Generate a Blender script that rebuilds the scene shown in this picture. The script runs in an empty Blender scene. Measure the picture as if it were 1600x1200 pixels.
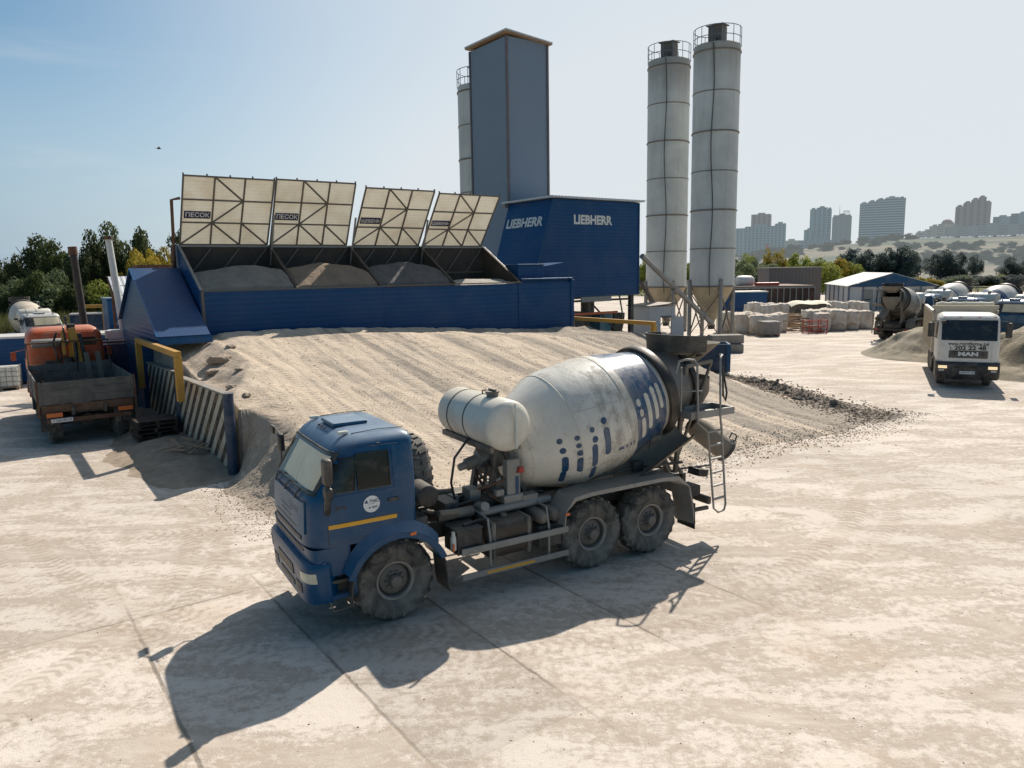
import bpy, bmesh, math, random
from mathutils import Vector as V, Matrix as M, noise
R = math.radians; PI = math.pi
sin, cos = math.sin, math.cos
rnd = random.Random(7)
scn = bpy.context.scene
COL = scn.collection

# ------------------------------------------------------------------ camera
CH, CP, CR, CF = 5.23, R(8.66), R(-0.96), 1165.0
_fw = V((0, cos(CP), -sin(CP))); _r = V((1, 0, 0)); _u = V((0, sin(CP), cos(CP)))
c_r = cos(CR) * _r + sin(CR) * _u
c_u = -sin(CR) * _r + cos(CR) * _u
cam = bpy.data.cameras.new('camera')
cam.sensor_width = 36; cam.lens = CF * 36 / 1600
cam.clip_start = 0.1; cam.clip_end = 9000
co = bpy.data.objects.new('camera', cam); COL.objects.link(co)
mw = M.Identity(4)
for i in range(3):
    mw[i][0] = c_r[i]; mw[i][1] = c_u[i]; mw[i][2] = -_fw[i]
mw[2][3] = CH
co.matrix_world = mw
scn.camera = co

def pt(px, py, Y):
    """world point that lies at depth Y on the sight line of a photo pixel"""
    d = _fw + c_r * ((px - 800) / CF) + c_u * ((600 - py) / CF)
    k = Y / d.y
    return V((d.x * k, Y, CH + d.z * k))
def gp(px, py, z=0.0):
    d = _fw + c_r * ((px - 800) / CF) + c_u * ((600 - py) / CF)
    k = (z - CH) / d.z
    return V((d.x * k, d.y * k, z))
A0 = R(35.6)
E1 = V((cos(A0), sin(A0), 0)); E2 = V((-sin(A0), cos(A0), 0))
def ST(s, t, z=0.0):
    return E1 * s + E2 * t + V((0, 0, z))

# ------------------------------------------------------------------ objects
def tag(o, label=None, cat=None, group=None, kind=None):
    if label: o['label'] = label
    if cat: o['category'] = cat
    if group: o['group'] = group
    if kind: o['kind'] = kind
    return o
def empty(name, loc=(0, 0, 0), rz=0.0, label=None, cat=None, group=None):
    o = bpy.data.objects.new(name, None); COL.objects.link(o)
    o.location = loc; o.rotation_euler = (0, 0, rz); o.empty_display_size = 0.3
    return tag(o, label, cat, group)
def kids(o):
    return [c for c in COL.objects if c.parent == o]
def copy_tree(o, parent=None, swap=None, _m=None):
    if _m is None:
        _m = {}
        for c in COL.objects:
            if c.parent: _m.setdefault(c.parent.name, []).append(c)
    c = o.copy(); COL.objects.link(c); c.parent = parent
    if swap and c.type == 'MESH':
        for i, sl in enumerate(c.material_slots):
            if sl.material and sl.material.name in swap:
                m = swap[sl.material.name]
                sl.link = 'OBJECT'; sl.material = m
    for ch in _m.get(o.name, []):
        copy_tree(ch, c, swap, _m)
    return c

_tc = {}
def text_data(s, size, bold=0.0):
    k = (s, size, bold)
    if k not in _tc:
        cu = bpy.data.curves.new('t', 'FONT'); cu.body = s; cu.size = size; cu.offset = bold
        cu.align_x = 'CENTER'; cu.align_y = 'CENTER'; cu.resolution_u = 3
        ob = bpy.data.objects.new('t', cu); COL.objects.link(ob)
        dg = bpy.context.evaluated_depsgraph_get()
        me = bpy.data.meshes.new_from_object(ob.evaluated_get(dg))
        vs = [v.co.copy() for v in me.vertices]; fs = [tuple(p.vertices) for p in me.polygons]
        bpy.data.objects.remove(ob); bpy.data.curves.remove(cu); bpy.data.meshes.remove(me)
        _tc[k] = (vs, fs)
    return _tc[k]

class MB:
    def __init__(s): s.v = []; s.f = []; s.m = []
    def add(s, vs, fs, mi=0):
        n = len(s.v); s.v += [V(p) for p in vs]
        for f in fs: s.f.append(tuple(i + n for i in f)); s.m.append(mi)
        return s
    def box(s, c, d, rot=None, mi=0):
        hx, hy, hz = d[0] / 2, d[1] / 2, d[2] / 2
        vs = [V((x, y, z)) for x in (-hx, hx) for y in (-hy, hy) for z in (-hz, hz)]
        if rot is not None: vs = [rot @ p for p in vs]
        c = V(c)
        return s.add([p + c for p in vs], [(0, 1, 3, 2), (4, 6, 7, 5), (0, 4, 5, 1), (2, 3, 7, 6), (0, 2, 6, 4), (1, 5, 7, 3)], mi)
    def bb(s, x0, x1, y0, y1, z0, z1, mi=0):
        return s.box(((x0 + x1) / 2, (y0 + y1) / 2, (z0 + z1) / 2), (abs(x1 - x0), abs(y1 - y0), abs(z1 - z0)), None, mi)
    def frame(s, p0, p1):
        d = (V(p1) - V(p0)).normalized()
        a = V((0, 0, 1)) if abs(d.z) < 0.9 else V((1, 0, 0))
        x = d.cross(a).normalized(); y = x.cross(d)
        return d, x, y
    def beam(s, p0, p1, w, h, mi=0):
        """bar of w (sideways) x h (upwards)"""
        p0 = V(p0); p1 = V(p1); d, x, y = s.frame(p0, p1)
        vs = []
        for p in (p0, p1):
            for a, b in ((-1, -1), (1, -1), (1, 1), (-1, 1)): vs.append(p + x * (a * w / 2) + y * (b * h / 2))
        return s.add(vs, [(3, 2, 1, 0), (4, 5, 6, 7), (0, 1, 5, 4), (1, 2, 6, 5), (2, 3, 7, 6), (3, 0, 4, 7)], mi)
    def cyl(s, p0, p1, r0, r1=None, n=16, caps=True, mi=0):
        if r1 is None: r1 = r0
        p0 = V(p0); p1 = V(p1); d, x, y = s.frame(p0, p1)
        vs = []
        for p, r in ((p0, r0), (p1, r1)):
            for i in range(n):
                a = 2 * PI * i / n; vs.append(p + x * (r * cos(a)) + y * (r * sin(a)))
        fs = [(i, (i + 1) % n, n + (i + 1) % n, n + i) for i in range(n)]
        if caps: fs += [tuple(range(n - 1, -1, -1)), tuple(range(n, 2 * n))]
        return s.add(vs, fs, mi)
    def tube(s, pts, r, n=8, mi=0, closed=False):
        pts = [V(p) for p in pts]; N = len(pts); vs = []; up = None
        for i, p in enumerate(pts):
            if closed: d = pts[(i + 1) % N] - pts[i - 1]
            else: d = pts[min(i + 1, N - 1)] - pts[max(i - 1, 0)]
            d.normalize()
            if up is None:
                a = V((0, 0, 1)) if abs(d.z) < 0.9 else V((1, 0, 0)); up = d.cross(a).normalized()
            up = (up - d * up.dot(d)).normalized(); w = d.cross(up)
            for k in range(n):
                a = 2 * PI * k / n; vs.append(p + up * (r * cos(a)) + w * (r * sin(a)))
        fs = []
        for i in range(N if closed else N - 1):
            j = (i + 1) % N
            for k in range(n): fs.append((i * n + k, i * n + (k + 1) % n, j * n + (k + 1) % n, j * n + k))
        if not closed: fs += [tuple(range(n - 1, -1, -1)), tuple((N - 1) * n + k for k in range(n))]
        return s.add(vs, fs, mi)
    def lathe(s, prof, n=32, o=(0, 0, 0), ax=(0, 0, 1), mi=0, a0=0, a1=2 * PI):
        """prof: list of (r, h) along axis ax"""
        o = V(o); d, x, y = s.frame(o, o + V(ax)); vs = []; full = abs(a1 - a0 - 2 * PI) < 1e-6
        m = n if full else n + 1
        for r, h in prof:
            for i in range(m):
                a = a0 + (a1 - a0) * i / n; vs.append(o + d * h + x * (r * cos(a)) + y * (r * sin(a)))
        fs = []
        for j in range(len(prof) - 1):
            for i in range(n):
                k = (i + 1) % m
                fs.append((j * m + i, j * m + k, (j + 1) * m + k, (j + 1) * m + i))
        return s.add(vs, fs, mi)
    def prism(s, poly, f, mi=0):
        """poly of 2-tuples; f(p, k) gives the 3D point for k = 0 / 1"""
        n = len(poly); vs = [f(p, 0) for p in poly] + [f(p, 1) for p in poly]
        fs = [tuple(range(n - 1, -1, -1)), tuple(range(n, 2 * n))] + [(i, (i + 1) % n, n + (i + 1) % n, n + i) for i in range(n)]
        return s.add(vs, fs, mi)
    def patch(s, fn, u0, u1, v0, v1, nu=8, nv=8, mi=0, flip=False):
        vs = [fn(u0 + (u1 - u0) * i / nu, v0 + (v1 - v0) * j / nv) for j in range(nv + 1) for i in range(nu + 1)]
        fs = []
        for j in range(nv):
            for i in range(nu):
                a = j * (nu + 1) + i; q = (a, a + 1, a + nu + 2, a + nu + 1)
                fs.append(q[::-1] if flip else q)
        return s.add(vs, fs, mi)
    def slab(s, fn, u0, u1, v0, v1, nu=8, nv=8, d=0.02, mi=0):
        """closed plate on a surface: fn(u, v, off)"""
        n = len(s.v)
        s.patch(lambda u, v: fn(u, v, d), u0, u1, v0, v1, nu, nv, mi)
        def g(k): 
            t = []
            for i in range(nu + 1): t.append((u0 + (u1 - u0) * i / nu, v0))
            for j in range(1, nv + 1): t.append((u1, v0 + (v1 - v0) * j / nv))
            for i in range(nu - 1, -1, -1): t.append((u0 + (u1 - u0) * i / nu, v1))
            for j in range(nv - 1, 0, -1): t.append((u0, v0 + (v1 - v0) * j / nv))
            return t
        b = g(0); L = len(b)
        vs = [fn(u, v, 0) for u, v in b] + [fn(u, v, d) for u, v in b]
        return s.add(vs, [(i, (i + 1) % L, L + (i + 1) % L, L + i) for i in range(L)], mi)
    def text(s, body, size, mat, mi=1, bold=0.0):
        vs, fs = text_data(body, size, bold)
        return s.add([mat @ p for p in vs], fs, mi)
    def build(s, name, mats, parent=None, smooth=None, bevel=0, loc=None, rot=None, seg=2):
        me = bpy.data.meshes.new(name)
        me.from_pydata([tuple(p) for p in s.v], [], s.f)
        if not isinstance(mats, (list, tuple)): mats = [mats]
        for m in mats: me.materials.append(m)
        if len(mats) > 1:
            for p, i in zip(me.polygons, s.m): p.material_index = i
        if smooth is not None:
            bm = bmesh.new(); bm.from_mesh(me)
            if smooth > 0: bmesh.ops.remove_doubles(bm, verts=bm.verts, dist=1e-5)
            bm.to_mesh(me); bm.free()
            for p in me.polygons: p.use_smooth = True
            if smooth > 0: me.set_sharp_from_angle(angle=R(smooth))
        me.validate(); me.update()
        o = bpy.data.objects.new(name, me); COL.objects.link(o)
        if parent: o.parent = parent
        if loc is not None: o.location = loc
        if rot is not None: o.rotation_euler = rot
        if bevel:
            b = o.modifiers.new('bevel', 'BEVEL'); b.width = bevel; b.segments = seg
            b.limit_method = 'ANGLE'; b.angle_limit = R(35); b.harden_normals = False
        return o

# ------------------------------------------------------------------ materials
class NT:
    def __init__(s, name):
        s.m = bpy.data.materials.new(name); s.m.use_nodes = True
        s.t = s.m.node_tree; s.b = s.t.nodes['Principled BSDF']; s.o = s.t.nodes['Material Output']
        s.c = None
    def n(s, ty, **k):
        x = s.t.nodes.new(ty)
        for a, b in k.items():
            if hasattr(x, a): setattr(x, a, b)
        return x
    def l(s, a, b): s.t.links.new(a, b)
    def coord(s, kind='Object', scale=None, rot=None, loc=None):
        if s.c is None: s.c = s.n('ShaderNodeTexCoord')
        o = s.c.outputs[kind]
        if scale or rot or loc:
            mp = s.n('ShaderNodeMapping')
            if scale: mp.inputs['Scale'].default_value = scale
            if rot: mp.inputs['Rotation'].default_value = rot
            if loc: mp.inputs['Location'].default_value = loc
            s.l(o, mp.inputs['Vector']); o = mp.outputs[0]
        return o
    def noise(s, scale, detail=4, rough=.55, vec=None, dist=0):
        x = s.n('ShaderNodeTexNoise'); x.inputs['Scale'].default_value = scale
        x.inputs['Detail'].default_value = detail; x.inputs['Roughness'].default_value = rough
        x.inputs['Distortion'].default_value = dist
        s.l(vec if vec is not None else s.coord(), x.inputs['Vector']); return x.outputs['Fac']
    def ramp(s, fac, a, b, inv=False):
        x = s.n('ShaderNodeMapRange'); x.inputs[1].default_value = a; x.inputs[2].default_value = b
        x.inputs[3].default_value = 1.0 if inv else 0.0; x.inputs[4].default_value = 0.0 if inv else 1.0
        s.l(fac, x.inputs[0]); return x.outputs[0]
    def math(s, op, a, b=None, c=None):
        x = s.n('ShaderNodeMath'); x.operation = op
        for i, q in enumerate((a, b, c)):
            if q is None: continue
            if isinstance(q, (int, float)): x.inputs[i].default_value = q
            else: s.l(q, x.inputs[i])
        return x.outputs[0]
    def mix(s, fac, a, b, op='MIX'):
        x = s.n('ShaderNodeMix'); x.data_type = 'RGBA'; x.blend_type = op
        for i, q in ((0, fac), (6, a), (7, b)):
            if isinstance(q, (int, float)): x.inputs[i].default_value = q
            elif isinstance(q, tuple): x.inputs[i].default_value = (*q, 1)
            else: s.l(q, x.inputs[i])
        return x.outputs[2]
    def bump(s, h, strength=.3, dist=.02, prev=None):
        x = s.n('ShaderNodeBump'); x.inputs['Strength'].default_value = strength
        x.inputs['Distance'].default_value = dist; s.l(h, x.inputs['Height'])
        if prev is not None: s.l(prev, x.inputs['Normal'])
        return x.outputs[0]
    def done(s, col, rough=.6, metal=0.0, normal=None, spec=None):
        if isinstance(col, tuple): s.b.inputs['Base Color'].default_value = (*col, 1)
        else: s.l(col, s.b.inputs['Base Color'])
        if isinstance(rough, (int, float)): s.b.inputs['Roughness'].default_value = rough
        else: s.l(rough, s.b.inputs['Roughness'])
        s.b.inputs['Metallic'].default_value = metal
        if spec is not None: s.b.inputs['Specular IOR Level'].default_value = spec
        if normal is not None: s.l(normal, s.b.inputs['Normal'])
        return s.m

DUST = (.36, .30, .23)
def mt(name, col, rough=.5, metal=0.0, dirt=DUST, amt=.5, ds=1.5, bump=.15, bs=25, fine=.12, lo=.45, hi=.75, spec=None, up=.30, upcol=None):
    """painted / worn surface: large dust patches + fine speckle + slight bump"""
    t = NT(name)
    n1 = t.noise(ds, 6, .65, dist=.6); f = t.math('MULTIPLY', t.ramp(n1, lo, hi), amt)
    n2 = t.noise(bs, 4, .6)
    v = t.math('MULTIPLY_ADD', n2, 2 * fine, 1 - fine)
    c = t.mix(1.0, col, v, 'MULTIPLY')
    c = t.mix(f, c, dirt)
    g = t.n('ShaderNodeNewGeometry'); sn = t.n('ShaderNodeSeparateXYZ'); t.l(g.outputs['Normal'], sn.inputs[0])
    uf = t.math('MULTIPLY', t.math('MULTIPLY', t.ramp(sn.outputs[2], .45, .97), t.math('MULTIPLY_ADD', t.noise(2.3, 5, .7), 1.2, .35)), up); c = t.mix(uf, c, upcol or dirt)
    r = t.math('ADD', t.math('MULTIPLY', f, (.95 - rough)), rough)
    return t.done(c, r, metal, t.bump(n2, bump, .01), spec)

def corr(name, col, axis='z', per=.2, rough=.4, dirt=DUST, amt=.35, depth=.03, strength=.6, ds=.5, smoothw=False):
    """profiled sheet metal with ribs repeating along axis"""
    t = NT(name)
    sep = t.n('ShaderNodeSeparateXYZ'); t.l(t.coord(), sep.inputs[0])
    o = sep.outputs['xyz'.index(axis)]
    w = t.math('SINE', t.math('MULTIPLY', o, 2 * PI / per))
    w = t.ramp(w, -.35, .35) if not smoothw else t.ramp(w, -1, 1)
    n1 = t.noise(ds, 6, .65, dist=.4); f = t.math('MULTIPLY', t.ramp(n1, .42, .75), amt)
    n2 = t.noise(12, 4, .6)
    c = t.mix(1.0, col, t.math('MULTIPLY_ADD', n2, .3, .85), 'MULTIPLY')
    c = t.mix(1.0, c, t.math('MULTIPLY_ADD', w, .14, .86), 'MULTIPLY')
    c = t.mix(f, c, dirt)
    b = t.bump(w, strength, depth); b = t.bump(n2, .08, .01, b)
    return t.done(c, t.math('MULTIPLY_ADD', f, .4, rough), 0, b, .28)

m = {}
m['blue'] = mt('blue_paint', (.0008, .056, .138), .3, 0, DUST, .16, 1.3, .05, 18, .12, spec=.35, up=.55, upcol=(.30, .36, .42))
m['bluelt'] = mt('blue_paint_dusty', (.010, .085, .165), .4, 0, (.30, .30, .31), .4, 1.6, .05, 14, .15, up=.6, upcol=(.32, .37, .42))
m['white'] = mt('white_paint', (.62, .60, .55), .38, 0, (.42, .36, .28), .5, 1.4, .08, 20, .1)
m['tankw'] = mt('tank_paint', (.66, .62, .53), .35, 0, (.42, .36, .27), .55, 1.1, .08, 16, .1)
m['cream'] = mt('cream_cloth_and_reflection', (.88, .79, .62), .8, 0, (.5, .42, .3), .4, 1.2, .1, 10)  # tarpaulin cloth, and the cream of the imitated windscreen reflection
m['black'] = mt('black_plastic', (.018, .018, .019), .45, 0, DUST, .35, 2.5, .1, 40)
m['steel'] = mt('dusty_steel', (.10, .095, .088), .55, .3, DUST, .7, 2.2, .2, 30, .2, .38, .68)
m['frame'] = mt('chassis_steel', (.035, .033, .031), .6, .1, (.22, .19, .15), .6, 2.0, .25, 25, .25, .4, .7)
m['alum'] = mt('grey_paint', (.27, .265, .25), .45, .3, (.24, .21, .17), .65, 2.5, .12, 25)
m['rub'] = mt('tyre_rubber', (.030, .029, .028), .85, 0, (.27, .24, .20), .8, 3.0, .3, 35, .3, .34, .66)
m['rim'] = mt('rim_steel', (.13, .12, .11), .6, .2, (.28, .24, .19), .7, 6.0, .2, 30, .2, .35, .65)
m['ringl'] = mt('rim_edge_steel', (.30, .28, .25), .5, .3, (.24, .2, .16), .6, 6.0, .2, 30)
m['rust'] = mt('rusty_steel', (.11, .05, .028), .8, 0, (.24, .17, .11), .6, 2.5, .3, 22, .3)
m['orange'] = mt('orange_paint', (.55, .095, .018), .42, 0, DUST, .45, 2.2, .08, 22)
m['yellow'] = mt('yellow_paint', (.55, .27, .03), .5, 0, (.30, .22, .12), .5, 2.0, .12, 20)
m['ylw2'] = mt('yellow_tape', (.72, .36, .02), .5, 0, DUST, .2, 3, .05, 20)
m['amber'] = mt('amber_lens', (.65, .14, .02), .3, 0, DUST, .3, 8, .02, 20)
m['red'] = mt('red_paint', (.42, .03, .02), .45, 0, DUST, .35, 3, .05, 20)
m['lamp'] = mt('lamp_lens', (.65, .60, .45), .15, 0, DUST, .45, 8, .02, 20)
m['wood'] = mt('grey_board', (.085, .078, .07), .8, 0, (.24, .21, .175), .6, 2.6, .35, 18, .3, .35, .7)
m['timber'] = mt('brown_timber', (.30, .20, .12), .85, 0, (.4, .33, .25), .5, 2.0, .3, 14, .3)
m['darkg'] = mt('dark_glass', (.012, .013, .013), .12, 0, DUST, .25, 3, .01, 10, .1, .5, .9)
m['paper'] = mt('white_decal', (.72, .72, .70), .5, 0, DUST, .25, 4, .02, 20)
m['tar'] = mt('tarred_pipe', (.028, .022, .019), .6, 0, (.12, .08, .05), .5, 2, .2, 20)
m['decalb'] = mt('blue_decal', (.0015, .045, .120), .45, 0, (.42, .38, .31), .25, 3.5, .02, 20, .1, .42, .7)
m['letter'] = mt('letter_white', (.66, .66, .63), .5, 0, DUST, .25, 2, .02, 20)
m['letterk'] = mt('letter_black', (.02, .02, .02), .5, 0, DUST, .2, 4, .02, 20)
m['conc'] = mt('block_concrete', (.30, .27, .23), .9, 0, (.16, .14, .12), .6, 1.5, .5, 14, .2)
m['hose'] = mt('rubber_hose', (.012, .012, .012), .5, 0, DUST, .3, 4, .05, 20)
m['skin'] = mt('muddy_steel', (.15, .13, .105), .8, 0, (.25, .21, .165), .8, 2.2, .6, 14, .3, .3, .6)
m['plast'] = mt('milky_plastic', (.62, .62, .56), .4, 0, (.4, .37, .3), .4, 2, .1, 12)
m['bag'] = mt('bag_fabric', (.66, .61, .54), .85, 0, (.36, .25, .15), .75, 1.6, .5, 9, .1, .42, .68)
m['teal'] = mt('teal_paint', (.02, .14, .19), .5, 0, DUST, .5, 2, .1, 20)
m['navy'] = mt('navy_paint', (.002, .026, .068), .5, 0, DUST, .35, 1.5, .1, 20)

def lampmat():
    t = NT('lit_headlamp'); t.done((.8, .7, .5), .2); t.b.inputs['Emission Color'].default_value = (1, .72, .38, 1); t.b.inputs['Emission Strength'].default_value = .7; return t.m
m['lampon'] = lampmat()
def glass():
    t = NT('windscreen_glass'); t.b.inputs['Base Color'].default_value = (1, 1, 1, 1)
    tr = t.n('ShaderNodeBsdfTransparent'); tr.inputs[0].default_value = (.98, .94, .86, 1)
    gl = t.n('ShaderNodeBsdfGlossy'); gl.inputs['Roughness'].default_value = .06
    fr = t.n('ShaderNodeLayerWeight'); fr.inputs[0].default_value = .5
    f = t.math('ADD', t.math('MULTIPLY', t.math('POWER', fr.outputs['Facing'], 3.0), .5), .05)
    mx = t.n('ShaderNodeMixShader'); t.l(f, mx.inputs[0]); t.l(tr.outputs[0], mx.inputs[1]); t.l(gl.outputs[0], mx.inputs[2])
    t.l(mx.outputs[0], t.o.inputs[0]); return t.m
m['glass'] = glass()
# ------------------------------------------------------------------ light and sky
SAZ, SEL = R(26), R(44)
sdir = V((sin(SAZ) * cos(SEL), cos(SAZ) * cos(SEL), sin(SEL)))
sl = bpy.data.lights.new('sun', 'SUN'); sl.energy = 6.0; sl.angle = R(0.55); sl.color = (1.0, .93, .84)
so = bpy.data.objects.new('sun', sl); COL.objects.link(so)
so.rotation_euler = sdir.to_track_quat('Z', 'Y').to_euler(); so.location = (0, 0, 60)
w = bpy.data.worlds.new('World'); scn.world = w; w.use_nodes = True
nt = w.node_tree; bg = nt.nodes['Background']
sky = nt.nodes.new('ShaderNodeTexSky'); sky.sky_type = 'NISHITA'; sky.sun_disc = False
sky.sun_elevation = SEL; sky.sun_rotation = SAZ; sky.altitude = 100
sky.air_density = 1.0; sky.dust_density = 1.2; sky.ozone_density = 1.6
tc = nt.nodes.new('ShaderNodeTexCoord')
def wn(ty): return nt.nodes.new(ty)
def wl(a, b_): nt.links.new(a, b_)
def wmath(op, a, b_=None):
    x = wn('ShaderNodeMath'); x.operation = op
    for i, q in enumerate((a, b_)):
        if q is None: continue
        if isinstance(q, (int, float)): x.inputs[i].default_value = q
        else: wl(q, x.inputs[i])
    return x.outputs[0]
def wramp(f, a, b_, c=0.0, d=1.0):
    x = wn('ShaderNodeMapRange'); x.interpolation_type = 'SMOOTHSTEP'
    for i, q in ((1, a), (2, b_), (3, c), (4, d)): x.inputs[i].default_value = q
    wl(f, x.inputs[0]); return x.outputs[0]
def wmix(f, a, b_):
    x = wn('ShaderNodeMix'); x.data_type = 'RGBA'
    for i, q in ((0, f), (6, a), (7, b_)):
        if isinstance(q, (int, float)): x.inputs[i].default_value = q
        elif isinstance(q, tuple): x.inputs[i].default_value = (*q, 1)
        else: wl(q, x.inputs[i])
    return x.outputs[2]
sp_ = wn('ShaderNodeSeparateXYZ'); wl(tc.outputs['Generated'], sp_.inputs[0])
# humid late summer haze: pale towards the horizon and towards the sun
dp = wn('ShaderNodeVectorMath'); dp.operation = 'DOT_PRODUCT'; wl(tc.outputs['Generated'], dp.inputs[0]); dp.inputs[1].default_value = tuple(sdir)
near = wramp(dp.outputs['Value'], .50, .92)
low = wramp(sp_.outputs[2], -.05, .36, 1.0, 0.0)
hazef = wmath('MINIMUM', wmath('ADD', wmath('MULTIPLY', low, wramp(dp.outputs['Value'], -.3, .45, .12, .95)), wmath('MULTIPLY', near, .9)), .97)
hcol = wmix(wramp(dp.outputs['Value'], .05, .72), (1.2, 2.9, 4.9), (8.3, 8.8, 9.2))
tint = wn('ShaderNodeMix'); tint.data_type = 'RGBA'; tint.blend_type = 'MULTIPLY'; tint.inputs[0].default_value = 1; wl(sky.outputs[0], tint.inputs[6]); tint.inputs[7].default_value = (.62, .98, 1.08, 1)
c1_ = wmix(hazef, tint.outputs[2], hcol)
mp = wn('ShaderNodeMapping'); mp.inputs['Scale'].default_value = (1.2, 1.2, 9); mp.inputs['Rotation'].default_value = (0, R(-7), 0)
nz = wn('ShaderNodeTexNoise'); nz.inputs['Scale'].default_value = 2.2; nz.inputs['Detail'].default_value = 7; nz.inputs['Roughness'].default_value = .6
wl(tc.outputs['Generated'], mp.inputs[0]); wl(mp.outputs[0], nz.inputs['Vector'])
cl = wmath('MULTIPLY', wramp(nz.outputs[0], .50, .80), wramp(sp_.outputs[0], -.1, -.6, 0.0, .28))
wl(wmix(cl, c1_, (8.0, 8.4, 8.6)), bg.inputs[0])
bg.inputs[1].default_value = .09
scn.view_settings.view_transform = 'Standard'; scn.view_settings.look = 'None'
scn.view_settings.exposure = 0; scn.view_settings.gamma = 1

# ------------------------------------------------------------------ ground
def mat_yard():
    t = NT('dusty_concrete_slabs')
    P = t.coord(rot=(0, 0, -A0))                     # x = s, y = t
    wob = t.noise(.6, 3, .6)
    sep = t.n('ShaderNodeSeparateXYZ'); t.l(P, sep.inputs[0])
    s_, t_ = sep.outputs[0], sep.outputs[1]
    wb = t.math('MULTIPLY_ADD', t.noise(5, 4, .7), .06, -.03)
    def joint(x, off, per, w):
        q = t.math('ADD', t.math('ADD', x, -off + per * 40), wb)
        fr = t.math('ABSOLUTE', t.math('ADD', t.math('FRACT', t.math('DIVIDE', q, per)), -.5))
        return t.ramp(fr, .5 - w / per, .5 - w / per * .35)   # 1 near joint
    js = joint(s_, 5.48, 2.0, .035); jt = joint(t_, 6.26, 6.0, .035)
    j = t.math('MAXIMUM', js, jt)
    # joints are open in places, packed with sand in others
    nr1 = t.math('MULTIPLY', t.math('MULTIPLY', t.ramp(s_, -1, 1), t.ramp(s_, 11, 8.5)), t.math('MULTIPLY', t.ramp(t_, 6.5, 7.3), t.ramp(t_, 13, 12)))
    vis = t.math('MAXIMUM', t.math('MULTIPLY', t.ramp(t.noise(.35, 3, .6), .54, .72), .4), t.math('MULTIPLY', nr1, t.math('MULTIPLY_ADD', t.ramp(t.noise(1.1, 4, .6), .42, .55), .6, .4)))
    j = t.math('MULTIPLY', j, t.math('MULTIPLY_ADD', vis, .88, .06))
    jw = t.math('MULTIPLY', t.math('MAXIMUM', joint(s_, 5.48, 2.0, .16), joint(t_, 6.26, 6.0, .18)), t.ramp(t.noise(2.5, 5, .7), .38, .6))
    # slab to slab tone
    fl = t.n('ShaderNodeCombineXYZ')
    t.l(t.math('FLOOR', t.math('DIVIDE', t.math('ADD', s_, 80 - 5.48), 2.0)), fl.inputs[0])
    t.l(t.math('FLOOR', t.math('DIVIDE', t.math('ADD', t_, 240 - 6.26), 6.0)), fl.inputs[1])
    wn = t.n('ShaderNodeTexWhiteNoise'); wn.noise_dimensions = '3D'; t.l(fl.outputs[0], wn.inputs[0])
    # dust smears drawn out along the driving direction
    d1 = t.noise(.16, 6, .62, dist=.8)
    Ps = t.coord(rot=(0, 0, -A0 + R(4)), scale=(.35, 1.0, 1.0))
    d2 = t.noise(1.1, 8, .68, vec=Ps, dist=.5)
    d3 = t.noise(7, 6, .75)
    d4 = t.noise(55, 3, .7)
    patch_ = t.ramp(t.math('ADD', t.math('MULTIPLY', d2, .6), t.math('MULTIPLY', d3, .4)), .465, .54)
    base = t.mix(t.ramp(d1, .35, .65), (.61, .53, .45), (.55, .485, .415))
    c = t.mix(t.math('MULTIPLY', patch_, .85), base, (.375, .305, .24))
    c = t.mix(t.math('MULTIPLY', t.ramp(d2, .56, .72), .6), c, (.68, .61, .53))
    c = t.mix(t.math('MULTIPLY', t.ramp(t.noise(.33, 4, .6), .56, .7), .35), c, (.46, .34, .24))
    c = t.mix(1.0, c, t.math('MULTIPLY_ADD', wn.outputs[0], .16, .90), 'MULTIPLY')
    c = t.mix(1.0, c, t.math('MULTIPLY_ADD', d4, .56, .72), 'MULTIPLY')
    # tyre prints left by turning trucks
    for (cx, cy, rad, wd, a, k_) in ((-13.5, 11.5, 7.6, .22, .17, .8), (-13.5, 11.5, 8.15, .20, .17, .7), (-1.5, 20.5, 10.2, .24, .19, .8), (-1.5, 20.5, 10.9, .2, .19, .6), (-9.5, 24.0, 9.6, .24, .18, .8), (-12.0, 2.0, 9.0, .2, .16, .5), (15.5, -2.0, 13.5, .3, .2, .35), (34, 16, 19, .3, .2, .4)):
        sx = t.n('ShaderNodeSeparateXYZ'); t.l(t.coord(), sx.inputs[0])
        ddx = t.math('SUBTRACT', sx.outputs[0], cx); ddy = t.math('SUBTRACT', sx.outputs[1], cy)
        dist_ = t.math('SQRT', t.math('ADD', t.math('MULTIPLY', ddx, ddx), t.math('MULTIPLY', ddy, ddy)))
        off = t.math('ABSOLUTE', t.math('SUBTRACT', dist_, rad)); inb = t.ramp(off, wd, wd - .05)
        ang = t.math('MULTIPLY', t.math('ARCTAN2', ddy, ddx), rad); hb = t.math('SINE', t.math('MULTIPLY', t.math('ADD', ang, t.math('MULTIPLY', off, .5)), 2 * PI / a))
        pr_ = t.math('MULTIPLY', t.math('MULTIPLY', inb, t.ramp(hb, 0, .5)), t.ramp(t.noise(.5, 4, .65), .42, .52))
        c = t.mix(t.math('MULTIPLY', pr_, .5 * k_), c, (.25, .195, .145)); c = t.mix(t.math('MULTIPLY', inb, .22 * k_), c, (.42, .33, .25))
    # small dark pebbles and oil spots
    vo = t.n('ShaderNodeTexVoronoi'); vo.inputs['Scale'].default_value = 5.5; t.l(P, vo.inputs['Vector'])
    wn2 = t.ramp(vo.outputs['Color'], .80, .82)
    peb = t.math('MULTIPLY', t.ramp(vo.outputs['Distance'], .05, .09, True), t.ramp(t.noise(.5, 2), .45, .6))
    peb = t.math('MULTIPLY', peb, wn2)
    c = t.mix(t.math('MULTIPLY', peb, .8), c, (.10, .085, .07))
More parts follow.
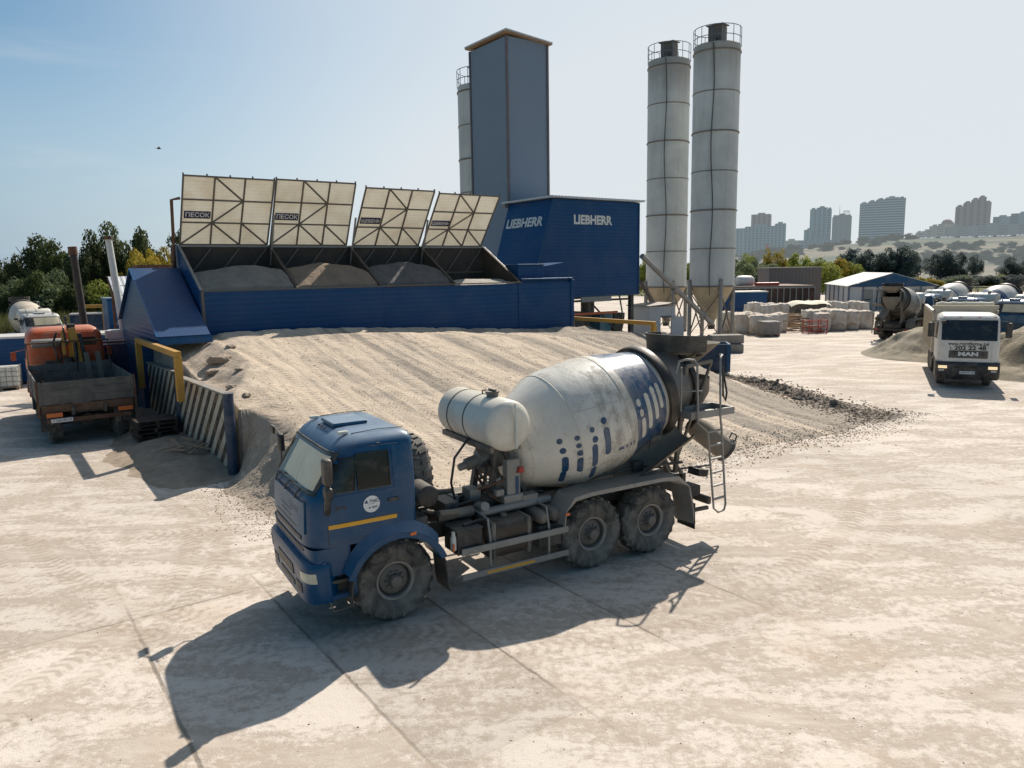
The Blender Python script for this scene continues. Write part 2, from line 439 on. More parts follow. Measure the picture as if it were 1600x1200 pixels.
    vo2 = t.n('ShaderNodeTexVoronoi'); vo2.inputs['Scale'].default_value = .35; t.l(P, vo2.inputs['Vector'])
    sp = t.ramp(t.math('ADD', vo2.outputs['Distance'], t.math('MULTIPLY', d3, .15)), .12, .19, True)
    c = t.mix(t.math('MULTIPLY', sp, .35), c, (.22, .165, .12))
    c = t.mix(t.math('MULTIPLY', jw, .22), c, (.34, .27, .20))
    c = t.mix(t.math('MULTIPLY', j, .72), c, (.15, .12, .09))
    # slab surface ribbing from the casting bed
    rib = t.math('SINE', t.math('MULTIPLY', t.math('ADD', s_, t_), 2 * PI / .035))
    bp = t.bump(t.math('SUBTRACT', d3, j), .35, .03)
    bp = t.bump(d4, .35, .012, bp)
    bp = t.bump(patch_, .25, .01, bp)
    return t.done(c, .88, 0, bp, .25)

def mat_earth():
    t = NT('meadow_ground')
    a = t.noise(.05, 6, .6); b = t.noise(.6, 6, .7); d = t.noise(9, 4, .7)
    c = t.mix(t.ramp(a, .4, .6), (.16, .15, .07), (.075, .10, .04))
    c = t.mix(t.math('MULTIPLY', t.ramp(b, .45, .65), .6), c, (.21, .17, .09))
    c = t.mix(1.0, c, t.math('MULTIPLY_ADD', d, .6, .7), 'MULTIPLY')
    return t.done(c, .95, 0, t.bump(b, .6, .3), .1)
gm = MB(); gm.add([(-4500, -200, -.25), (4500, -200, -.25), (4500, 7000, -.25), (-4500, 7000, -.25)], [(0, 1, 2, 3)])
tag(gm.build('ground', mat_earth()), kind='structure')
ym = MB()
poly = [(-60, -30), (90, -30), (150, 40), (150, 100), (60, 150), (10, 140), (-14, 110), (-22, 62), (-60, 58)]
n = len(poly)
ym.add([(x, y, 0) for x, y in poly] + [(x, y, -.3) for x, y in poly], [tuple(range(n))] + [(i, (i + 1) % n, n + (i + 1) % n, n + i) for i in range(n)])
tag(ym.build('yard', mat_yard()), kind='structure')

# ---- ramp of sand and gravel in front of the bunkers
def sst(x): x = min(1, max(0, x)); return x * x * (3 - 2 * x)
def lerp(a, b, k): return a + (b - a) * k
def fbm(x, y, f=1.0, o=4, z=0.0):
    v = 0; a = 1.0
    for _ in range(o): v += a * noise.noise(V((x * f, y * f, z))); f *= 2.1; a *= .5
    return v
def toe(s):
    if s < 15: return lerp(14.7, 12.9, (s - 5) / 10)
    if s < 24: return 12.9 + .25 * sin((s - 15) * .7)
    return 12.9 + (s - 24) * .1
def ramp_h(s, t):
    t0 = toe(s)
    x = (t - t0) / (27.2 - t0)
    if x <= 0: h = 0
    else:
        g = .86 * x + .14 * sst(x); h = 3.02 * min(1, g)
        left = sst((9.5 - s) / 4)                       # steeper on the left: filled up behind the wall
        h = lerp(h, 2.95 * min(1, ((t - t0) / 9.0) ** .75) if t > t0 else 0, .55 * left)
    if t > 27.2: h = max(h, 3.02)
    h = min(h, 3.02 - .72 * sst((s - 9) / 15))
    # berm along the bunker foot
    h += .16 * math.exp(-((t - 27.9) / .35) ** 2)
    # left edge
    wall = 5.36
    if t > 19.9:
        h *= 1 if s > wall else 0
        h = min(h, lerp(1.95, 2.5, sst((t - 23) / 5)) + max(0, s - wall - .2) * .45)
    else:
        e = 4.55 + .35 * fbm(t, 3, .8)
        kk = sst((20.3 - t) / 2.2)
        h *= sst((s - lerp(5.3, e, kk)) / (lerp(.35, 2.4, kk) + .3 * kk * fbm(t, 7, .5)))
    # right edge
    hA = h * sst((26.2 - s) / 1.6)
    k = sst((24.5 - t) / 2.5)
    e2 = lerp(24.4, 27.6, sst((t - 12.5) / 9)) + .5 * fbm(t, 1, .5)
    h = lerp(hA, min(h, 3.0) * sst((e2 + .8 - s) / 6.0), k)
    return h
def ramp_z(s, t):
    h = ramp_h(s, t)
    if h <= .001: base = -.03
    else: base = h
    act = sst(h / .25)
    z = base + act * .05 * fbm(s, t, .7, 3)
    # wheel ruts running up the ramp, bending to the right at the foot
    q = s - .018 * max(0, 28 - t) ** 1.6 + .7 * fbm(s, t, .09, 2)
    rut = math.exp(-((q % 3.1 - .8) / .16) ** 2) + math.exp(-((q % 3.1 - 2.4) / .20) ** 2)
    z -= act * .06 * rut * (.6 + .6 * fbm(s, t, .25, 2))
    # rough clods along the left edge
    lf = sst((8.0 - s) / 2.0) * act
    z += lf * (.03 * abs(fbm(s, t, 2.4, 4)) + .01 * max(0, fbm(s * 1.2, t, .9, 3)))
    z += act * (.022 * fbm(s, t, 5, 3) + .02 * abs(fbm(s * .7, t * 2.5, 1.3, 3)))
    # rubble ridge on the right rim
    cs = lerp(25.0, 28.6, sst((t - 12.5) / 10)); d = abs(s - cs)
    if 12.6 < t < 23.5 and d < 1.2:
        w_ = math.exp(-(d / .42) ** 2) * sst((t - 12.6) / 4) * sst((23.3 - t) / 4)
        z = max(z, 0) * 1.0 + w_ * (.10 + .34 * abs(fbm(s, t, 1.9, 5)))
    return z
def mat_sand():
    t = NT('sand_and_gravel')
    P = t.coord()
    sep = t.n('ShaderNodeSeparateXYZ'); t.l(P, sep.inputs[0])
    # object x = s, y = t ; bend the streaks to follow the driving line
    dy = t.math('MAXIMUM', t.math('SUBTRACT', 28.0, sep.outputs[1]), 0.0)
    bend = t.math('MULTIPLY', t.math('POWER', dy, 1.6), -.018)
    cx = t.n('ShaderNodeCombineXYZ'); t.l(t.math('ADD', sep.outputs[0], bend), cx.inputs[0])
    t.l(t.math('MULTIPLY', sep.outputs[1], .06), cx.inputs[1])
    st1 = t.noise(1.1, 6, .65, vec=cx.outputs[0], dist=.25)
    st2 = t.noise(4.0, 4, .6, vec=cx.outputs[0])
    n5_ = t.noise(.12, 2, .5)
    rq = t.math('FRACT', t.math('DIVIDE', t.math('ADD', t.math('ADD', t.math('ADD', sep.outputs[0], bend), t.math('MULTIPLY', n5_, 1.6)), 30.2), 3.1)); rutm = t.math('MAXIMUM', t.ramp(t.math('ABSOLUTE', t.math('SUBTRACT', rq, .26)), .07, .03), t.ramp(t.math('ABSOLUTE', t.math('SUBTRACT', rq, .774)), .08, .04))
    n3 = t.noise(2.2, 7, .7); n4 = t.noise(30, 4, .75); n5 = t.noise(.35, 4, .6)
    sand = t.mix(t.ramp(n3, .35, .65), (.59, .485, .375), (.505, .41, .31))
    # more grey gravel on the right
    gr = t.math('ADD', t.ramp(sep.outputs[0], 8, 26), -.5)
    k = t.ramp(t.math('ADD', t.math('ADD', st1, t.math('MULTIPLY', gr, .26)), t.math('MULTIPLY', t.math('ADD', n5, -.5), .25)), .455, .575)
    c = t.mix(t.math('MULTIPLY', k, .85), sand, (.265, .23, .19))
    c = t.mix(t.math('MULTIPLY', t.ramp(st2, .55, .7), .35), c, (.58, .49, .39))
    c = t.mix(t.math('MULTIPLY', t.math('MULTIPLY', rutm, t.ramp(t.noise(.4, 3, .6), .42, .62)), .30), c, (.27, .225, .18))
    # rough left edge and rubble are darker
    ed = t.math('MULTIPLY', t.ramp(sep.outputs[0], 6.2, 8.2, True), t.ramp(n3, .38, .55))
    c = t.mix(t.math('MULTIPLY', ed, .35), c, (.25, .205, .16))
    fc = t.math('MULTIPLY', t.math('MULTIPLY', t.ramp(sep.outputs[0], 7.6, 6.3), t.ramp(sep.outputs[1], 20.6, 19.2)), t.ramp(n3, .28, .45)); c = t.mix(t.math('MULTIPLY', fc, .55), c, (.30, .245, .19))
    rb = t.math('MULTIPLY', t.math('MULTIPLY', t.ramp(t.math('ABSOLUTE', t.math('SUBTRACT', sep.outputs[0], t.math('MULTIPLY_ADD', sep.outputs[1], .36, 20.5))), 1.1, .35), t.ramp(sep.outputs[1], 24, 21)), t.ramp(n3, .38, .50))
    c = t.mix(t.math('MULTIPLY', rb, .75), c, (.11, .095, .08))
    c = t.mix(1.0, c, t.math('MULTIPLY_ADD', n4, .7, .65), 'MULTIPLY')
    # tread prints
    tr = t.math('SINE', t.math('MULTIPLY', t.math('ADD', sep.outputs[1], t.math('MULTIPLY', t.math('ABSOLUTE', t.math('SINE', t.math('MULTIPLY', t.math('ADD', sep.outputs[0], bend), 2 * PI / .9))), .15)), 2 * PI / .17))
    trm = t.math('MULTIPLY', t.ramp(tr, -.2, .5), t.math('MAXIMUM', rutm, t.ramp(st2, .46, .56)))
    c = t.mix(t.math('MULTIPLY', trm, .16), c, (.20, .165, .13))
    b = t.bump(n3, .5, .10); b = t.bump(n4, .6, .03, b); b = t.bump(trm, .5, .03, b)
    return t.done(c, .95, 0, b, .15)
SAND = mat_sand()
rm = MB(); s0, s1, t0_, t1_ = 3.6, 30.6, 11.6, 34.0; NS, NTT = 300, 249
def rp(s, t):
    z = ramp_z(s, t)
    return (s, t, z)
rm.patch(rp, s0, s1, t0_, t1_, NS, NTT)
ramp_o = rm.build('ramp', SAND, None, 0); ramp_o.rotation_euler = (0, 0, A0)
tag(ramp_o, kind='structure')

# dirt trodden along the foot of the striped wall
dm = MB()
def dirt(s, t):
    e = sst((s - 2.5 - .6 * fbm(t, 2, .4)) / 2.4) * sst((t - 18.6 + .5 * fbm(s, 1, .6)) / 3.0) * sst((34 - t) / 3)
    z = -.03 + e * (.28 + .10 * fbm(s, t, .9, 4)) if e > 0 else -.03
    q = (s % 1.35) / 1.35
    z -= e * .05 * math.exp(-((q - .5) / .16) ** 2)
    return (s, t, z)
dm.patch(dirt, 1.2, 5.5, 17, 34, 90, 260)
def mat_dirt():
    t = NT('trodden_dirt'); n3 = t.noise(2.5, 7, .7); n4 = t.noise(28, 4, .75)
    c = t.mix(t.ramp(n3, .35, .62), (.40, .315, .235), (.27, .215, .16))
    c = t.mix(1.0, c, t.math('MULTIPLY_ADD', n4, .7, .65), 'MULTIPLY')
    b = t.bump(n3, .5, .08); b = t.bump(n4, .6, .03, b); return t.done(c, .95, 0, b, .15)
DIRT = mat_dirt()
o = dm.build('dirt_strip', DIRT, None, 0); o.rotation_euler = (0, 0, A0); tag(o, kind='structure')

# ------------------------------------------------------------------ heaps
def gravelmat(name, a, b, sc=22):
    t = NT(name); n3 = t.noise(1.8, 7, .7); n4 = t.noise(sc, 5, .8)
    vo = t.n('ShaderNodeTexVoronoi'); vo.inputs['Scale'].default_value = sc; t.l(t.coord(), vo.inputs['Vector'])
    c = t.mix(t.ramp(n3, .35, .65), a, b)
    c = t.mix(1.0, c, t.math('MULTIPLY_ADD', n4, .9, .55), 'MULTIPLY')
    bp = t.bump(n3, .4, .1); bp = t.bump(vo.outputs['Distance'], .6, .03, bp)
    return t.done(c, .95, 0, bp, .15)
G_GREY = gravelmat('grey_gravel', (.20, .18, .155), (.27, .24, .20))
G_BRN = gravelmat('brown_sand', (.27, .205, .15), (.22, .165, .12))
G_DRK = gravelmat('dark_gravel', (.115, .105, .10), (.16, .145, .135), 12)
G_SPL = gravelmat('spilled_sand', (.37, .305, .235), (.28, .23, .18), 18)
G_RUB = gravelmat('broken_asphalt', (.10, .09, .078), (.19, .165, .14), 12)
G_PALE = gravelmat('pale_gravel', (.36, .33, .29), (.44, .40, .35), 12)
G_OLV = gravelmat('olive_gravel', (.25, .22, .165), (.32, .275, .205), 16)
def heap(name, c, rx, ry, h, mat, rz=0, seed=1, flat=0.0, group=None, label=None, cat='heap', n=90, base=0.0, rough=.07):
    b = MB()
    def f(u, v):
        r = math.hypot(u, v); hh = max(0, 1 - r)
        k = h * ((1 - flat) * hh + flat * sst(hh * 1.8)) 
        k *= 1 + .18 * fbm(u * 2, v * 2, 1, 3, seed)
        k += rough * .5 * h * (abs(fbm(u * rx, v * ry, 2.2, 4, seed + 7)) - .3) * sst(hh * 6)
        k += rough * h * fbm(u * rx, v * ry, .9, 4, seed + 3) * sst(hh * 5)
        k += .05 * h * sin(u * 9 + 3 * fbm(u * 2, v * 2, 1, 2, seed)) * sst(hh * 4)
        if r > 1: k = -.05
        return (u * rx, v * ry, base + k)
    b.patch(f, -1, 1, -1, 1, n, n)
    o = b.build(name, mat, None, 0); o.location = c; o.rotation_euler = (0, 0, rz)
    return tag(o, label, cat, group)
heap('gravel_heap', (25.6, 43.6, 0), 5.6, 4.2, 2.1, G_OLV, R(35), 2, .2, None, 'olive gravel heap to the left of the white dump truck', 'gravel heap')
heap('gravel_heap', (27.6, 36.2, 0), 6.6, 5.4, 3.0, G_OLV, R(20), 5, .15, None, 'olive gravel heap to the right of the white dump truck, at the photo edge', 'gravel heap')
heap('sand_heap', ST(7.1, 18.0, 0), 2.35, 3.8, 1.30, G_SPL, A0, 9, .45, None, 'rough dark sand heap spilling past the striped wall, left of the mixer cab', 'sand heap', 150, rough=.14)
# spoil clods tipped by the left end of the ramp
def rock(name, c, sc, mat, seed, label, cat, group=None, parent=None):
    b = bmesh.new(); bmesh.ops.create_icosphere(b, subdivisions=3, radius=1)
    for v in b.verts:
        n_ = noise.noise(v.co * 1.3 + V((seed, 0, 0))) * .35 + noise.noise(v.co * 3 + V((0, seed, 0))) * .12
        v.co = v.co * (1 + n_); v.co.x *= sc[0]; v.co.y *= sc[1]; v.co.z *= sc[2]
    me = bpy.data.meshes.new(name); b.to_mesh(me); b.free(); me.materials.append(mat)
    o = bpy.data.objects.new(name, me); COL.objects.link(o); o.location = c; o.rotation_euler = (0, 0, seed)
    if parent: o.parent = parent
    return tag(o, label, cat, group) if label else o
GR = 'broken lumps on the rubble ridge at the right edge of the ramp'
for i in range(60):
    t = 14.5 + i * .152 + rnd.uniform(-.1, .1)
    s = lerp(25.0, 28.6, sst((t - 12.5) / 10)) + rnd.gauss(0, .38)
    k = rnd.uniform(.05, .17)
    p = ST(s, t, max(0, ramp_z(s, t)) + k * .05)
    rock('rubble_lump', p, (k, k * rnd.uniform(.6, 1), k * .6), G_RUB, i, 'dark broken lump lying on the rubble ridge at the right edge of the ramp', 'rubble', GR)
for i, (s, t, k) in enumerate([(6.3, 25.0, .32), (5.9, 24.3, .2), (6.9, 25.9, .16), (5.8, 22.0, .14), (6.4, 23.2, .12), (5.9, 20.9, .12)]):
    rock('earth_clod', ST(s, t, ramp_z(s, t) + k * .2), (k * 1.3, k, k * .55), SAND, i + 50,
         'grey clod of packed earth lying on the ramp top behind the striped wall', 'earth clod', 'earth clods on the ramp behind the striped wall')

# loose stones strewn along the toes of ramp and heaps and over the yard
ls = MB(); r_ = random.Random(11)
def stone(p, k):
    a = r_.uniform(0, 6.28); o = [V((cos(a + i * 1.57) * k * r_.uniform(.7, 1.2), sin(a + i * 1.57) * k * r_.uniform(.7, 1.2), r_.uniform(0, .2) * k)) for i in range(4)]
    ls.add([p + q for q in o] + [p + V((0, 0, k * r_.uniform(.5, .9)))], [(0, 1, 4), (1, 2, 4), (2, 3, 4), (3, 0, 4)])
for i in range(5200):
    s = r_.uniform(5, 27); t = toe(s) + r_.gauss(0, .55); stone(ST(s, t, max(0, ramp_z(s, t))), r_.uniform(.008, .035))
for i in range(1500):
    t = r_.uniform(14.5, 20.5); s = 4.7 + r_.gauss(0, .45); stone(ST(s, t, max(0, ramp_z(s, t))), r_.uniform(.006, .024))
for i in range(2600):
    t = r_.uniform(13, 23.5); s = lerp(25.0, 28.6, sst((t - 12.5) / 10)) + r_.gauss(0, .8); stone(ST(s, t, max(0, ramp_z(s, t))), r_.uniform(.015, .07))
for i in range(2200):
    X = r_.uniform(-9, 22); Y = r_.uniform(4.5, 24); stone(V((X, Y, 0)), r_.uniform(.004, .016))
for i in range(2500):
    s = r_.uniform(6, 26); t = r_.uniform(14, 27); z = ramp_z(s, t)
    if z > .05: stone(ST(s, t, z), r_.uniform(.008, .03))
tag(ls.build('loose_stones', G_BRN), 'loose grey stones strewn over the ramp foot and the yard', 'stones', kind='stuff')
# ------------------------------------------------------------------ wheels
def wheel(par, x, y, side, Rr=.63, W=.40, lug=True, mats=None, rimr=.29, twin=False):
    """hub mesh with tyre and rim below it; side = +1 / -1 outer side along y"""
    mr_, mrim = mats or (m['rub'], m['rim'])
    hb = MB(); hb.lathe([(0, .13), (.085, .13), (.10, .10), (.105, .02), (.17, 0), (.17, -.16), (0, -.16)], 20, ax=(0, side, 0))
    for k in range(10):
        a = 2 * PI * k / 10; hb.cyl((.135 * cos(a), 0, .135 * sin(a)), (.135 * cos(a), side * .045, .135 * sin(a)), .017, n=6)
    h = hb.build('wheel', mrim, par, 40, loc=(x, y - side * .13, Rr))
    ty_ = MB(); hw = W / 2; o = -side * (hw - .12) + side * .0
    r1 = Rr - (.022 if lug else 0)
    prof = [(rimr, -hw * .62), (rimr + .03, -hw * .78), (rimr + .12, -hw * 1.0), (r1 - .10, -hw * 1.0), (r1 - .035, -hw * .86), (r1, -hw * .6), (r1 + .004, 0), (r1, hw * .6), (r1 - .035, hw * .86), (r1 - .10, hw * 1.0), (rimr + .12, hw * 1.0), (rimr + .03, hw * .78), (rimr, hw * .62)]
    ty_.lathe(prof, 48, o=(0, o, 0), ax=(0, 1, 0))
    if lug:
        N = 22
        for k in range(N):
            for sd in (-1, 1):
                a = 2 * PI * (k + (.5 if sd > 0 else 0)) / N
                for (ya, yb, da, rr, th) in ((.03, .62, .0, r1 + .012, .052), (.60, .99, .05, r1 - .018, .056)):
                    vs = []
                    for (yy, aa, dr) in ((ya, a + da, 0), (yb, a + da + .07, -.012 if ya < .1 else -.05)):
                        for ww in (-th, th):
                            for q in (-.03, .026):
                                rad = rr + dr + q
                                vs.append((rad * cos(aa + ww), o + sd * yy * hw, rad * sin(aa + ww)))
                    ty_.add(vs, [(0, 1, 3, 2), (4, 6, 7, 5), (0, 4, 5, 1), (2, 3, 7, 6), (1, 5, 7, 3)])
    ty_.build('tyre', mr_, h, 24)
    rb = MB(); f = side
    rb.lathe([(rimr + .015, hw * .64 * f + o), (rimr + .0, hw * .70 * f + o), (rimr - .03, hw * .60 * f + o), (rimr - .045, hw * .1 * f + o), (rimr - .06, -.02 * f), (.165, .012 * f), (.14, 0)], 36, ax=(0, 1, 0))
    rb.build('rim', mrim, h, 40)
    rl = MB(); rl.lathe([(rimr + .016, hw * .66 * f + o), (rimr + .012, hw * .73 * f + o), (rimr - .008, hw * .72 * f + o), (rimr - .03, hw * .61 * f + o)], 36, ax=(0, 1, 0)); rl.build('rim_ring', m['ringl'] if 'ringl' in m else mrim, h, 40)
    return h

def tri_lerp(tab, z):
    if z <= tab[0][0]: return tab[0][1]
    for (a, p), (b, q) in zip(tab, tab[1:]):
        if z <= b: return p + (q - p) * (z - a) / (b - a)
    return tab[-1][1]

class Cab:
    """rounded cab surface: front / side points at any height"""
    def __init__(s, XF, XR, B, nf=6, nr=14): s.XF, s.XR, s.B, s.nf, s.nr = XF, XR, B, nf, nr
    def par(s, z):
        xf, xr, b = tri_lerp(s.XF, z), tri_lerp(s.XR, z), tri_lerp(s.B, z)
        return (xf + xr) / 2, (xf - xr) / 2, b
    def ring(s, z, n=64, sh=0):
        xc, a, b = s.par(z); a -= sh; b -= sh; o = []
        for i in range(n):
            th = 2 * PI * i / n; c, d = cos(th), sin(th); k = s.nf if c > 0 else s.nr
            o.append(V((xc + a * math.copysign(abs(c) ** (2 / k), c), b * math.copysign(abs(d) ** (2 / k), d), z)))
        return o
    def front(s, y, z, off=0):
        xc, a, b = s.par(z); q = min(.999, abs(y / b)); return V((xc + a * (1 - q ** s.nf) ** (1 / s.nf) + off, y * (1 + off * .3), z))
    def side(s, x, z, off=0, sg=1):
        xc, a, b = s.par(z); k = s.nf if x > xc else s.nr; q = min(.999, abs((x - xc) / a))
        return V((x, sg * (b * (1 - q ** k) ** (1 / k) + off), z))
    def shell(s, zs, n=64, top=True, bottom=True):
        b = MB(); L = [s.ring(z, n) for z in zs]; vs = [p for r in L for p in r]
        fs = [(j * n + i, j * n + (i + 1) % n, (j + 1) * n + (i + 1) % n, (j + 1) * n + i) for j in range(len(zs) - 1) for i in range(n)]
        b.add(vs, fs)
        if top:
            z = zs[-1]; r = s.ring(z, n); c = sum(r, V()) / n
            mid = [c.lerp(p, .6) + V((0, 0, .012)) for p in r]
            k = len(b.v); b.add(r + mid + [c + V((0, 0, .018))], [(i, (i + 1) % n, n + (i + 1) % n, n + i) for i in range(n)] + [(n + i, n + (i + 1) % n, 2 * n) for i in range(n)])
        if bottom: b.add(s.ring(zs[0], n), [tuple(range(n - 1, -1, -1))])
        return b

KC = Cab([(.9, 1.25), (1.3, 1.30), (2.02, 1.27), (2.12, 1.22), (2.72, .86), (2.80, .78), (2.87, .68), (2.92, .56)],
         [(1.0, -.38), (2.80, -.38), (2.87, -.35), (2.92, -.24)],
         [(1.0, 1.12), (2.1, 1.14), (2.70, 1.06), (2.80, 1.03), (2.87, .96), (2.92, .84)])

def outline(mb, fn, u0, u1, v0, v1, r=.006, n=6, mi=0):
    c = [(u0, v0), (u1, v0), (u1, v1), (u0, v1)]
    pts = []
    for i in range(4):
        a, b = c[i], c[(i + 1) % 4]
        for k in range(n): pts.append(fn(lerp(a[0], b[0], k / n), lerp(a[1], b[1], k / n)))
    mb.tube(pts, r, 5, mi, closed=True)

def kcab(T, detail=True, blue='blue'):
    B_ = m[blue]
    zs = [1.38, 1.5, 1.8, 2.02, 2.12, 2.3, 2.5, 2.72, 2.80, 2.84, 2.87, 2.90, 2.92]
    cab = KC.shell(zs).build('cab', B_, T, 50)
    # lower nose and floor skirts
    b = MB(); nose = Cab([(.9, 1.25), (1.4, 1.30)], [(.9, .66), (1.4, .66)], [(.9, 1.10), (1.4, 1.12)], 6, 14)
    nose.shell([.95, 1.1, 1.25, 1.379], 48, False).build('nose_panel', B_, T, 50)
    # roof furniture
    b = MB(); b.bb(.05, .60, -.36, .26, 2.93, 2.99); b.build('roof_hatch', m['bluelt'], cab, bevel=.02)
    for y in (-.72, .72):
        b = MB(); b.box((.60, y, 2.935), (.16, .07, .05)); b.build('marker_lamp', m['plast'], cab, bevel=.02)
    b = MB()
    for k in range(3): b.cyl((.68, .10 - .15 * k, 2.90), (.68, .10 - .15 * k, 2.925), .018, n=8)
    b.tube([(.5, .80, 2.925), (.1, .80, 2.945), (-.3, .80, 2.93)], .006, 5); b.tube([(.5, -.80, 2.925), (.1, -.80, 2.945), (-.3, -.80, 2.93)], .006, 5)
    b.build('roof_trim', m['black'], cab)
    # windscreen
    F = lambda y, z, o=0: KC.front(y, z, o)
    b = MB(); b.slab(F, -1.00, 1.00, 2.13, 2.72, 24, 8, .012); b.build('windscreen_gasket', m['black'], cab, 40)
    b = MB(); b.slab(F, -.50, .93, 2.20, 2.66, 20, 6, .016)  # cream sheet under the glass imitates a bright reflection
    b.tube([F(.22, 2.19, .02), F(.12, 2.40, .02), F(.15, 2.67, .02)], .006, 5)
    b.build('reflection_sheet', m['cream'], cab, 40)
    b = MB(); b.slab(F, -.97, .97, 2.16, 2.69, 28, 10, .024); b.build('windscreen', m['glass'], cab, 60)
    for y0 in (-.62, -.05, .5):
        b = MB(); b.tube([F(y0, 2.02, .03), F(y0 + .04, 2.10, .05), F(y0 + .10, 2.16, .045)], .012, 6)
        b.tube([F(y0 - .16, 2.15, .045), F(y0 + .34, 2.20, .045)], .010, 5); b.build('wiper', m['black'], cab)
    # front panel
    b = MB(); b.slab(F, -.86, .86, 1.56, 2.02, 24, 6, .022)
    g = b.build('grille_panel', m['bluelt'], cab, 40)
    b = MB(); b.text('КАМАЗ', .13, M.Translation((1.2935, .42, 1.86)) @ M.Rotation(R(90), 4, 'Z') @ M.Rotation(R(90), 4, 'X'), 0, .003)
    for p in b.v: p.x = KC.front(p.y, p.z, .0245).x
    b.build('emblem', m['bluelt'], g)
    b = MB(); b.slab(F, -.70, .70, 1.445, 1.50, 20, 2, .012); b.slab(F, -.55, .55, 1.60, 1.625, 20, 1, .026)
    b.slab(F, -.80, .80, 1.30, 1.36, 20, 2, .012)
    b.build('air_slot', m['black'], cab, 40)
    b = MB()
    for z in (1.70, 1.78): b.slab(F, -.30, .30, z, z + .012, 8, 1, .026)
    b.tube([F(-.86, 2.03, .006), F(-.4, 2.035, .006), F(0, 2.037, .006), F(.4, 2.035, .006), F(.86, 2.03, .006)], .007, 5)
    b.build('panel_seam', m['black'], cab)
    # bumper
    bc = Cab([(.5, 1.36), (.62, 1.33), (1.1, 1.37), (1.18, 1.33)], [(.5, -.2), (2, -.2)], [(.5, 1.10), (.62, 1.15), (1.1, 1.16), (1.18, 1.13)], 8, 14)
    b = MB(); n = 40; zs2 = [.58, .64, .8, 1.0, 1.1, 1.16]
    def bf(u, z):
        th = u; c, d = cos(th), sin(th); xc, a, bb_ = bc.par(z); k = 8
        return V((xc + a * abs(c) ** (2 / k), bb_ * math.copysign(abs(d) ** (2 / k), d), z))
    us = R(84)
    vs = [bf(-us + 2 * us * i / n, z) for z in zs2 for i in range(n + 1)]
    inn = [V((max(.60, p.x - .22), p.y * .80, p.z)) for p in vs]
    fs = [(j * (n + 1) + i, j * (n + 1) + i + 1, (j + 1) * (n + 1) + i + 1, (j + 1) * (n + 1) + i) for j in range(len(zs2) - 1) for i in range(n)]
    N = len(vs); top = (len(zs2) - 1) * (n + 1)
    f2 = [(top + i, top + i + 1, N + top + i + 1, N + top + i) for i in range(n)] + [(i + 1, i, N + i, N + i + 1) for i in range(n)]
    f2 += [(0 + j * (n + 1), (j + 1) * (n + 1), N + (j + 1) * (n + 1), N + j * (n + 1)) for j in range(len(zs2) - 1)]
    f2 += [(n + (j + 1) * (n + 1), n + j * (n + 1), N + n + j * (n + 1), N + n + (j + 1) * (n + 1)) for j in range(len(zs2) - 1)]
    b.add(vs + inn, fs + f2)
    bu = b.build('bumper', B_, T, 45)
    BF = lambda y, z, o=0: bc.front(y, z, o)
    b = MB(); b.slab(BF, -.42, .42, .84, 1.0, 14, 3, .010); b.slab(BF, -.80, -.55, .68, .82, 6, 3, .010); b.slab(BF, .55, .80, .68, .82, 6, 3, .010); b.slab(BF, -.40, .40, .66, .74, 10, 2, .010)
    b.build('air_intake', m['black'], bu, 40)
    for sg in (-1, 1):
        b = MB(); b.slab(lambda y, z, o=0: BF(sg * y, z, o), .84, 1.13, .90, 1.05, 12, 3, .012); b.build('headlight', m['lamp'], bu, 40)
    # steps
    for sg in (-1, 1):
        b = MB(); y0, y1 = sg * .98, sg * 1.13
        b.bb(.62, .68, y0, y1, .60, 1.20); b.bb(1.06, 1.12, y0, y1, .60, 1.20); b.bb(.62, 1.12, y0, y1, .60, .66); b.bb(.681, 1.059, sg * .96, sg * 1.0, .661, 1.37)
        s_ = b.build('step_frame', B_, T, bevel=.012)
        b = MB(); b.bb(.685, 1.055, sg * .99, sg * 1.115, .84, .88); b.bb(.685, 1.055, sg * 1.003, sg * 1.012, .67, 1.36)
        b.build('step', m['frame'], s_)
        b = MB(); b.tube([(.70, sg * 1.08, .60), (.72, sg * 1.10, .44), (.98, sg * 1.10, .42), (1.02, sg * 1.08, .60)], .014, 6); b.build('foothold', m['steel'], s_)
    # doors
    for sg in (1, -1):
        S = lambda x, z, o=0: KC.side(x, z, o, sg)
        b = MB(); b.slab(S, -.10, 1.00, 1.72, 2.12, 14, 5, .008)
        # lower door follows the wheel arch
        def Sl(x, v, o=0):
            zb = 1.42 + .10 * (1 - min(1, max(0, (x - .0) / .9)))
            return KC.side(x, lerp(zb, 1.72, v), o, sg)
        b.slab(Sl, -.10, 1.00, 0, 1, 14, 3, .008)
        b.slab(S, -.10, .0, 2.12, 2.76, 2, 5, .008)
        b.slab(S, .0, .74, 2.70, 2.76, 8, 1, .008)
        d = b.build('door', B_, T, 40)
        b = MB(); outline(b, lambda u, v: S(u, v, .012), .06, .54, 2.17, 2.67, .014); b.slab(S, .06, .54, 2.17, 2.67, 6, 6, .009)
        outline(b, lambda u, v: KC.side(u - (v - 2.17) * .12, v, .012, sg), .60, .90, 2.17, 2.64, .012); b.slab(lambda u, v, o=0: KC.side(u - (v - 2.17) * .12, v, o, sg), .60, .90, 2.17, 2.64, 4, 5, .009)
        b.build('window', m['darkg'], d, 40)
        b = MB(); outline(b, lambda u, v: Sl(u, v, .006) if v < 1 else S(u, 1.72, .006), -.10, 1.0, 0, 1, .005)
        b.tube([S(-.10, 1.7, .006), S(-.10, 2.76, .006), S(.3, 2.765, .006), S(.74, 2.76, .006)], .005, 5)
        b.tube([S(-.36, 2.775, .004), S(.2, 2.79, .004), S(.8, 2.775, .004)], .006, 5)
        b.build('seam', m['black'], d)
